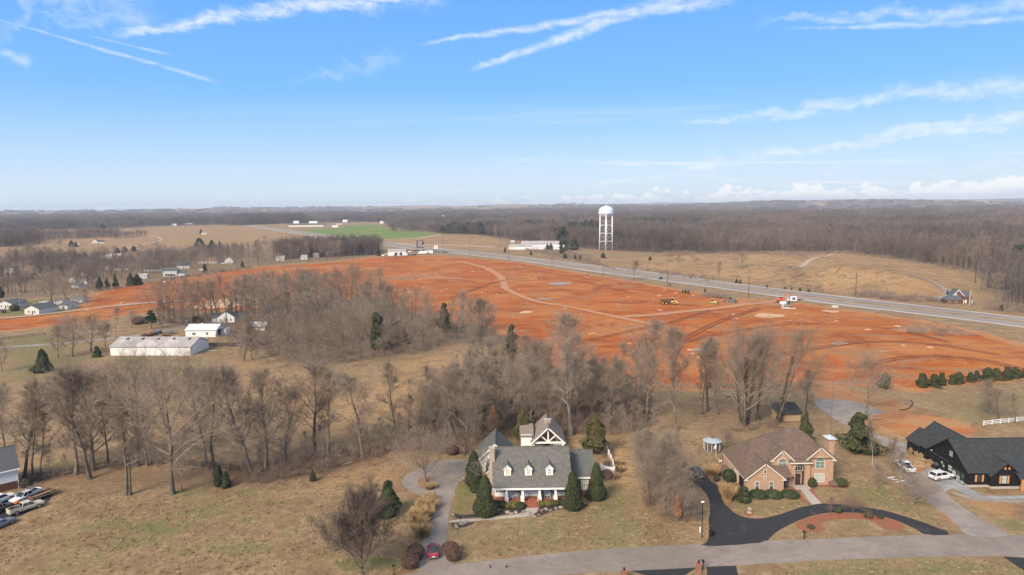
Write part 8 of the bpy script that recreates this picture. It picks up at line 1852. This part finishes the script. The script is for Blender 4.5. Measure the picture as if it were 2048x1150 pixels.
# white picket fence with scalloped panels
vf = thing('picket_fence', 'white picket fence with dipping panels round the garden corner of the cottage', 'fence', (0, 0, 0))
cnr = [g2(1202, 943), g2(1229, 949), g2(1226, 936), g2(1222, 925), g2(1218, 915), g2(1214, 906)]
for i in range(len(cnr) - 1):
    a, b_ = np.array(cnr[i]), np.array(cnr[i + 1]); L = np.linalg.norm(b_ - a); n = max(6, int(L / .16))
    MB().box(a[0] - .09, a[0] + .09, a[1] - .09, a[1] + .09, 0, 1.85).obj('post', M['white_paint'], vf)
    for k in range(n):
        f = (k + .5) / n; p = a + (b_ - a) * f; ht = 1.62 - .15 * math.sin(math.pi * f); MB().box(p[0] - .075, p[0] + .075, p[1] - .075, p[1] + .075, .06, ht).obj('picket', M['white_paint'], vf)
    for z in (.3, 1.15): MB().bar((*a, z), (*b_, z), .05, .12).obj('rail', M['white_paint'], vf)
MB().box(cnr[-1][0] - .09, cnr[-1][0] + .09, cnr[-1][1] - .09, cnr[-1][1] + .09, 0, 1.85).obj('post', M['white_paint'], vf)
fp = thing('flagpole', 'slim pole with a small flag between gazebo and brick house', 'flagpole', (*g2(1432, 918), 0)); MB().tube((0, 0, 0), (0, 0, 3.6), .04, .03).obj('pole', M['cream_trim'], fp)
fl_ = MB(); fl_.loft([[(-.0, -.02, 2.6), (.0, .02, 2.6), (.0, .02, 3.5), (0, -.02, 3.5)], [(-.35, .06, 2.35), (-.35, .10, 2.35), (-.3, .10, 3.2), (-.3, .06, 3.2)], [(-.6, -.04, 2.2), (-.6, 0, 2.2), (-.55, 0, 2.9), (-.55, -.04, 2.9)]]); fl_.obj('flag', M['plate_white'], fp)

# ------------------------------------------------------------------ shrubs, grasses, stones
def shrub_mesh(seed, rx, ry, rz_, m, n=1500, size=.13, twiggy=False):
    return leaf_mass(seed, n, ball_pts(rx, ry, rz_, rz_ * .86, 9, .14, .10), size, M[m], 'foliage')
def stem_mesh(h, m='bark'):
    mb = MB()
    for i in range(4): a = i * 1.57; mb.tube((.08 * math.cos(a), .08 * math.sin(a), -.05), (.3 * math.cos(a), .3 * math.sin(a), h), .04, .02, 5)
    return mb.mesh('stem', M[m])
SH = {}
def shrub(label, px, py, w, h, m, seed=0, name='shrub', group=None, cat='shrub', tw=False, z=0.0):
    k = (m, tw, seed % 3)
    if k not in SH: SH[k] = (shrub_mesh(500 + len(SH) * 3, 1, 1, .62, m, 2600 if tw else 1900, .07 if tw else .12), stem_mesh(.6))
    x, y = g2(px, py); o = thing(name, label, cat, (x, y, z), RNG.uniform(0, 6), group, (w / 2, w / 2, h / 1.2)); link('foliage', SH[k][0], o); link('stem', SH[k][1], o); return o
for a in [('round brown clipped shrub by the drive mouth, far one on the verge side', 832, 1116, 3.1, 2.5), ('round brown clipped shrub by the drive mouth, near one on the verge side', 821, 1134, 3.1, 2.5), ('round brown clipped shrub by the drive mouth, far one on the lawn side', 902, 1108, 2.8, 2.2), ('round brown clipped shrub by the drive mouth, near one on the lawn side', 907, 1119, 2.7, 2.2)]: shrub(*a, 'brown_shrub', tw=True, group='round brown shrubs at the drive mouth')
for a in [('long clipped green bush under the first garage window', 1518, 993, 3.4, 1.25), ('clipped green bush under the second garage window', 1546, 993, 3.4, 1.25), ('clipped green bush at the corner of the garage wing', 1580, 993, 3.2, 1.25)]: shrub(*a, 'holly_leaf', group='clipped bushes under the garage windows')
o = shrub('tiered clipped evergreen at the drive corner of the brick house', 1487, 1003, 2.9, 1.5, 'dark_leaf'); me_ = SH[('dark_leaf', False, 0)][0]
for dz_, s_ in ((.95, .78), (1.75, .55)): q_ = link('foliage', me_, o); q_.location = (0.1, 0, dz_); q_.scale = (s_, s_, s_)
shrub('dark round clipped bush beside the arched entry', 1624, 973, 1.8, 1.9, 'dark_leaf'); shrub('green bush at the chimney corner of the brick house', 1682, 972, 2.4, 1.7, 'cedar_leaf'); shrub('dark red shrub beside the entry wall', 1568, 972, 1.7, 1.4, 'red_twig', tw=True); shrub('russet shrub in the red mulch at the house corner', 1668, 971, 2.0, 1.1, 'red_twig', tw=True)
for i, (px, py, w, h, m, lb) in enumerate([(993, 1013, 2.0, 1.2, 'dark_leaf', 'dark hedge bush before the porch beside the first cone evergreen'), (1006, 1014, 1.8, 1.2, 'dark_leaf', 'dark hedge bush second before the porch'), (1017, 1015, 1.6, 1.15, 'yellow_shrub', 'yellow green bush third before the porch'), (1028, 1015, 1.6, 1.15, 'yellow_shrub', 'yellow green bush fourth before the porch'), (1041, 1017, 1.9, 1.35, 'dark_leaf', 'dark bush beside the brick steps'), (1083, 1011, 1.8, 1.0, 'yellow_shrub', 'olive bush beside the brick steps, far side'), (1097, 1010, 1.7, 1.0, 'yellow_shrub', 'olive bush under the third porch column'), (1110, 1009, 1.7, 1.0, 'olive_leaf', 'olive bush under the last porch column'), (1123, 1008, 1.7, 1.0, 'dark_leaf', 'dark bush at the far end of the porch hedge')]): shrub(lb, px, py, w, h, m, i, group='bushes before the brick porch')
for a in [('low green bush inside the picket fence corner', 1214, 932, 1.6, 1.2, 'dark_leaf'), ('red brown shrub in front of the picket fence', 1214, 956, 2.2, 2.0, 'brown_shrub'), ('dark red shrub at the wing window', 1172, 992, 1.4, 1.1, 'red_twig'), ('bushy dark evergreen shrub against the garage wall of the brick house', 1458, 962, 2.8, 2.6, 'dark_leaf'), ('russet bush at the garage wall corner', 1448, 950, 2.4, 2.2, 'red_twig'), ('thin dark shrub on the corner of the fresh asphalt', 1433, 963, 1.2, 1.7, 'ivy_leaf'), ('round green bush in the red mulch bed', 1676, 1025, 1.4, 1.2, 'holly_leaf'), ('brownish bush in the red mulch bed towards the gravel', 1737, 1035, 1.7, 1.6, 'ivy_leaf'), ('dark red low shrub in the red mulch bed', 1760, 1036, 1.2, .7, 'dark_leaf'), ('low dark juniper at the open end of the red mulch bed', 1622, 1056, 1.3, .6, 'ivy_leaf'), ('russet bush at the paved yard by the garage', 928, 905, 2.6, 1.6, 'red_twig'), ('dark bare bush at the paved yard edge', 905, 908, 3.0, 2.2, 'brown_shrub'), ('small dark evergreen bush at the chimney corner', 951, 984, 2.2, 1.8, 'dark_leaf'), ('dark bush beside the downpipe of the white walled house', 52, 974, 2.4, 2.0, 'ivy_leaf'), ('round green shrub on the farm lawn', 392, 644, 4.0, 3.0, 'dark_leaf'), ('brown round shrub near the farm lane', 278, 648, 6.5, 4.0, 'brown_shrub'), ('dark shrub by the edge cottage', 29, 622, 5.0, 4.0, 'ivy_leaf')]:
    shrub(*a, tw=a[5] in ('brown_shrub', 'red_twig'))
def grass_mesh(seed, n=700):
    rng = np.random.RandomState(seed); K = Tubes()
    for i in range(n):
        a = rng.uniform(0, 6.28); r = .35 * math.sqrt(rng.uniform(0, 1)); p = np.array([r * math.cos(a), r * math.sin(a), 0]); d = nrm(np.array([math.cos(a) * .45 * rng.uniform(.2, 1.3), math.sin(a) * .45 * rng.uniform(.2, 1.3), 1.0])); L = rng.uniform(.7, 1.25)
        m_ = p + d * L * .6; e = m_ + nrm(d + np.array([math.cos(a) * .5, math.sin(a) * .5, -.1])) * L * .45; K.seg(p, m_, .016, .014, 2); K.seg(m_, e, .018, .006, 2)
    return K.mesh('blades', M['dry_grass'], rng)
GR = [grass_mesh(600 + k) for k in range(3)]
def grass(label, px, py, s, h, group=None, k=0):
    x, y = g2(px, py); o = thing('ornamental_grass', label, 'grass clump', (x, y, 0), RNG.uniform(0, 6), group, (s, s, h)); link('blades', GR[k % 3], o); link('dead_blades', GR[(k + 1) % 3], o).scale = (.9, .9, .7)
gl_ = [(858, 1008), (850, 1016), (862, 1016), (843, 1024), (854, 1026), (838, 1036), (848, 1040), (856, 1036), (836, 1050), (846, 1056), (838, 1066), (846, 1072), (860, 1002), (832, 1044)]
for i, (px, py) in enumerate(gl_): grass('tall straw coloured grass clump along the verge side of the paved drive', px, py, 1.5 + .3 * (i % 3), 1.6 + .25 * (i % 2), 'straw grass clumps along the drive', i)
for i, (px, py, s, h, lb) in enumerate([(866, 976, 1.2, .9, 'straw grass tuft in the planted drive island'), (858, 979, 1.0, .8, 'low straw grass tuft at the tip of the drive island'), (1456, 1002, 1.9, 2.9, 'tall pale grass clump at the corner of the brick house drive'), (1450, 994, 1.7, 2.7, 'second tall pale grass clump behind the corner one'), (1463, 998, 1.5, 2.3, 'third pale grass clump next to the tiered evergreen'), (1424, 951, 2.2, 1.9, 'bushy straw grass clump between asphalt and gazebo'), (1430, 945, 1.8, 1.7, 'straw grass clump nearest the gazebo'), (1232, 930, 1.8, 1.3, 'dry grass clump outside the picket fence'), (1236, 942, 1.8, 1.1, 'lower dry grass clump outside the picket fence'), (1226, 955, 1.6, .9, 'dry grass tuft at the picket fence foot')]): grass(lb, px, py, s, h, None, i)
def rock_mesh(seed):
    rng = np.random.RandomState(seed); bm = bmesh.new(); bmesh.ops.create_icosphere(bm, subdivisions=2, radius=1)
    for v in bm.verts:
        k = 1 + .28 * (vnoise(v.co.x * 3 + seed, v.co.y * 3 + v.co.z * 2, .7, seed) - .5) + rng.uniform(-.06, .06); v.co = Vector((v.co.x * k, v.co.y * k * .8, max(v.co.z, -.45) * k * .62))
    me_ = bpy.data.meshes.new('rock'); bm.to_mesh(me_); bm.free(); me_.materials.append(M['rock']); return me_
RK = [rock_mesh(700 + k) for k in range(4)]
rocks = [(972, 1031), (984, 1028), (1016, 1026), (1024, 1029), (1032, 1026), (1041, 1029), (1047, 1024), (1056, 1027), (1084, 1022), (1092, 1019), (1101, 1022), (1112, 1018), (1122, 1016), (1135, 1017), (905, 1031), (908, 1037), (912, 1052), (924, 1049), (932, 1046), (1068, 1034), (1078, 1031), (927, 958), (923, 962)]
for i, (px, py) in enumerate(rocks):
    x, y = g2(px, py); o = link('garden_rock', RK[i % 4], None, (x, y, .12)); o.rotation_euler = (0, 0, i * 1.3); s_ = .28 + .2 * ((i * 7) % 5) / 5; o.scale = (s_ * 1.5, s_ * 1.2, s_ * 1.2); tag(o, 'brown garden rock edging the dark mulch by the cottage path', 'rock', 'garden rocks edging the mulch')
x, y = g2(913, 1057); o = link('white_boulder', RK[0], None, (x, y, .2)); o.scale = (.45, .4, .5); tag(o, 'single pale boulder at the drive end of the garden path', 'boulder')
# small furniture of the gardens
x, y = g2(1499, 1026); fo = thing('fountain', 'small grey stone fountain in the round red mulch bed', 'fountain', (x, y, .03)); q_ = MB(); q_.lathe([(.55, 0), (.6, .2), (.3, .25), (.12, .3), (.12, .7), (.5, .82), (.52, .9), (.1, .86), (.07, 1.2), (.26, 1.28), (.24, 1.33), (.03, 1.5)], 14); q_.obj('basin', M['stone_base'], fo); fo.scale = (.8, .8, .8)
def bench(label, px, py, rz, m='grey_wood'):
    x, y = g2(px, py); o = thing('bench', label, 'bench', (x, y, 0), rz); MB().box(-.75, .75, -.22, .22, .42, .48).obj('seat', M[m], o); MB().box(-.75, .75, .2, .26, .5, .95).obj('backrest', M[m], o)
    for sx in (-.65, .65):
        for yy in (-.18, .18): MB().box(sx - .04, sx + .04, yy - .04, yy + .04, 0, .42).obj('leg', M[m], o)
bench('grey garden bench under the ivy clad giant', 1506, 859, .3)
def chair_out(label, px, py, rz, m):
    x, y = g2(px, py); o = thing('patio_chair', label, 'chair', (x, y, 0), rz, 'patio chairs by the garage wall'); MB().box(-.3, .3, -.3, .3, .38, .44).obj('seat', M[m], o); MB().hexa([(-.3, .26, .44), (.3, .26, .44), (.3, .32, .44), (-.3, .32, .44), (-.3, .42, 1.0), (.3, .42, 1.0), (.3, .48, 1.0), (-.3, .48, 1.0)]).obj('backrest', M[m], o)
    for sx in (-.26, .26):
        for yy in (-.26, .26): MB().box(sx - .03, sx + .03, yy - .03, yy + .03, 0, .38).obj('leg', M[m], o)
chair_out('white patio chair by the garage side wall, gazebo end', 1441, 925, 1.2, 'white_paint'); chair_out('grey patio chair beside the garage side wall', 1438, 937, 1.4, 'shutter'); chair_out('white patio chair on the small terrace of the garage wall', 1442, 944, 1.0, 'white_paint')
def bale(label, px, py, rz):
    x, y = g2(px, py); o = thing('hay_bale', label, 'hay bale', (x, y, .0), rz, 'round hay bales by the black wall'); q_ = MB(); q_.tube((-.65, 0, .62), (.65, 0, .62), .62, n=18); q_.obj('bale_body', M['hay'], o, False, .08)
for a in [('round hay bale at the far end by the black wall', 1825, 905, .3), ('round hay bale second from the far end by the black wall', 1832, 908, 1.2), ('round hay bale third by the black wall', 1836, 912, .6), ('round hay bale by the lumber heap', 1842, 916, 1.0), ('round hay bale at the black corner near the garage opening', 1862, 929, .4), ('round hay bale touching the one at the black corner', 1868, 931, 1.3)]: bale(*a)
def lumber(label, px, py, n, L, rz, spread=.8, m='raw_lumber', z=.04):
    x, y = g2(px, py); o = thing('lumber_heap', label, 'lumber', (x, y, z), rz); rng = np.random.RandomState(int(px))
    for i in range(n):
        a = rng.normal(0, .35); cx, cy = rng.normal(0, spread, 2); d = np.array([math.cos(a), math.sin(a)]) * L / 2 * rng.uniform(.5, 1); zz = .05 + .06 * (i % 5)
        MB().bar((cx - d[0], cy - d[1], zz), (cx + d[0], cy + d[1], zz + rng.uniform(0, .25)), .14, .05).obj('plank', M[m], o)
lumber('heap of pale boards on bare soil beside the black farmhouse', 1845, 931, 26, 3.4, -.5, 1.1); lumber('stack of long boards leaning by the hay bales', 1852, 922, 12, 5.0, -.75, .5); lumber('heap of light scrap wood under the wide bare tree', 1748, 838, 14, 4.5, .2, 1.4)
lumber('scattered pale scrap wood on the lawn by the gravel drive', 1793, 963, 6, 1.6, .3, .6, 'plate_white')
def hose():
    p = [(*g2(a, b_), .12) for a, b_ in ((1799, 820), (1808, 820), (1818, 817), (1824, 811), (1825, 804), (1821, 801))]; q_ = MB()
    for a, b_ in zip(p[:-1], p[1:]): q_.tube(a, b_, .12, n=8)
    return tag(q_.obj('drain_hose', M['black_trim']), 'black drain hose curling over the bank below the cedars', 'hose')
hose()
x, y = g2(1876, 937); ut = thing('utility_cart', 'black utility cart parked by the dark garage opening', 'cart', (x, y, .04), rad(-75)); MB().box(-.7, .7, -1.3, 1.3, .4, .8).obj('body', M['black_paint'], ut, False, .05); MB().box(-.68, .68, -.5, .7, 1.75, 1.83).obj('roof', M['black_paint'], ut)
for sx in (-.62, .62):
    for yy in (-.48, .66): MB().bar((sx, yy, .8), (sx, yy, 1.78), .06, .06).obj('post', M['black_paint'], ut)
    for yy in (-.9, .9): q_ = MB(); q_.tube((sx - .1, yy, .3), (sx + .1, yy, .3), .3, n=12); q_.obj('wheel', M['tyre_rubber'], ut)
MB().box(-.6, .6, -.4, .1, .8, 1.25).obj('seat', M['cushion'], ut)
# two dark birds standing on the road
for i, (px, py, rz, lb) in enumerate(((980, 1136, .4, 'dark bird standing on the road, the one nearer the red car'), (1013, 1136, -1.2, 'dark upright bird standing on the road below the cottage lawn'))):
    x, y = g2(px, py); o = thing('bird', lb, 'bird', (x, y, .03), rz); q_ = MB(); rg_ = []
    for (yy, z, r) in ((-.30, .16, .01), (-.20, .20, .05), (-.08, .24, .10), (.04, .29, .105), (.11, .36, .07), (.15, .43, .055), (.20, .46, .04), (.25, .45, .015), (.30, .44, .004)): rg_.append([(r * math.cos(2 * math.pi * k / 10), yy, z + r * math.sin(2 * math.pi * k / 10)) for k in range(10)])
    q_.loft(rg_); q_.obj('body', M['black_trim'], o, True)
    for sx in (-.04, .04): MB().tube((sx, .0, 0), (sx, -.01, .2), .012, n=5).obj('leg', M['black_trim'], o)
# farm yard clutter
def tractor(label, px, py, rz, col):
    x, y = g2(px, py); o = thing('tractor', label, 'tractor', (x, y, 0), rz, None); MB().box(-.45, .45, .2, 2.2, .7, 1.4).obj('bonnet', M[col], o, False, .05); MB().box(-.6, .6, -.9, .3, .6, 1.1).obj('body', M[col], o)
    for sx in (-.85, .85): wheel_at(o, sx, -.5, .8, .4, col)
    for sx in (-.7, .7): wheel_at(o, sx, 1.7, .45, .28, col)
    for sx in (-.5, .5):
        for yy in (-.8, .25): MB().bar((sx, yy, 1.1), (sx, yy, 2.3), .06, .06).obj('cab_post', M[col], o)
    MB().box(-.65, .65, -.95, .4, 2.3, 2.38).obj('canopy', M[col], o)
tractor('red tractor standing behind the long white barn', 304, 671, 1.2, 'machine_orange'); tractor('blue tractor behind the long white barn', 317, 669, 1.5, 'blue_plastic')
def flat_trailer(label, px, py, rz, L=5, m='rust_brown'):
    x, y = g2(px, py); o = thing('trailer', label, 'trailer', (x, y, 0), rz, 'trailers in the farm yard'); MB().box(-1, 1, -L / 2, L / 2, .7, .85).obj('deck', M[m], o)
    for sx in (-1, 1):
        MB().box(sx * .97 - .04, sx * .97 + .04, -L / 2, L / 2, .85, 1.25).obj('side_board', M[m], o)
        for yy in (-.5, .5): q_ = MB(); q_.tube((sx * .9 - .1, yy, .4), (sx * .9 + .1, yy, .4), .4, n=10); q_.obj('wheel', M['tyre_rubber'], o)
flat_trailer('rusty trailer behind the middle of the long white barn', 331, 672, 1.4); flat_trailer('low dark trailer next to the red tractor', 291, 673, 1.2, 4, 'dark_wood'); flat_trailer('long dark flat trailer in the grass beyond the barn end', 440, 692, 1.5, 13, 'dark_wood'); flat_trailer('grey trailer before the white workshop', 341, 668, 1.7, 5, 'steel_grey'); flat_trailer('dark trailer in the junk yard by the woods', 528, 690, 1.4, 5, 'dark_wood')
x, y = g2(404, 680); bt_ = thing('boat', 'small white boat lying behind the barn end', 'boat', (x, y, 0), 1.3); q_ = MB(); q_.loft([[(-.7, -2.4, .1), (.7, -2.4, .1), (.9, -2.4, .8), (-.9, -2.4, .8)], [(-.6, .6, .1), (.6, .6, .1), (.9, .6, .85), (-.9, .6, .85)], [(-.05, 2.6, .5), (.05, 2.6, .5), (.08, 2.6, 1.0), (-.08, 2.6, 1.0)]]); q_.obj('hull', M['white_paint'], bt_); MB().box(-.6, .6, -1.2, -.8, .86, .95).obj('seat', M['grey_wood'], bt_)
lumber('pile of long grey poles in the junk yard', 500, 679, 12, 8, .9, 2.0, 'galvanised', .1); lumber('pale plank lying before the long barn', 424, 702, 3, 4, .1, .3, 'plate_white'); lumber('white fallen log on the lawn edge by the brush', 695, 928, 2, 2.4, .3, .1, 'plate_white')
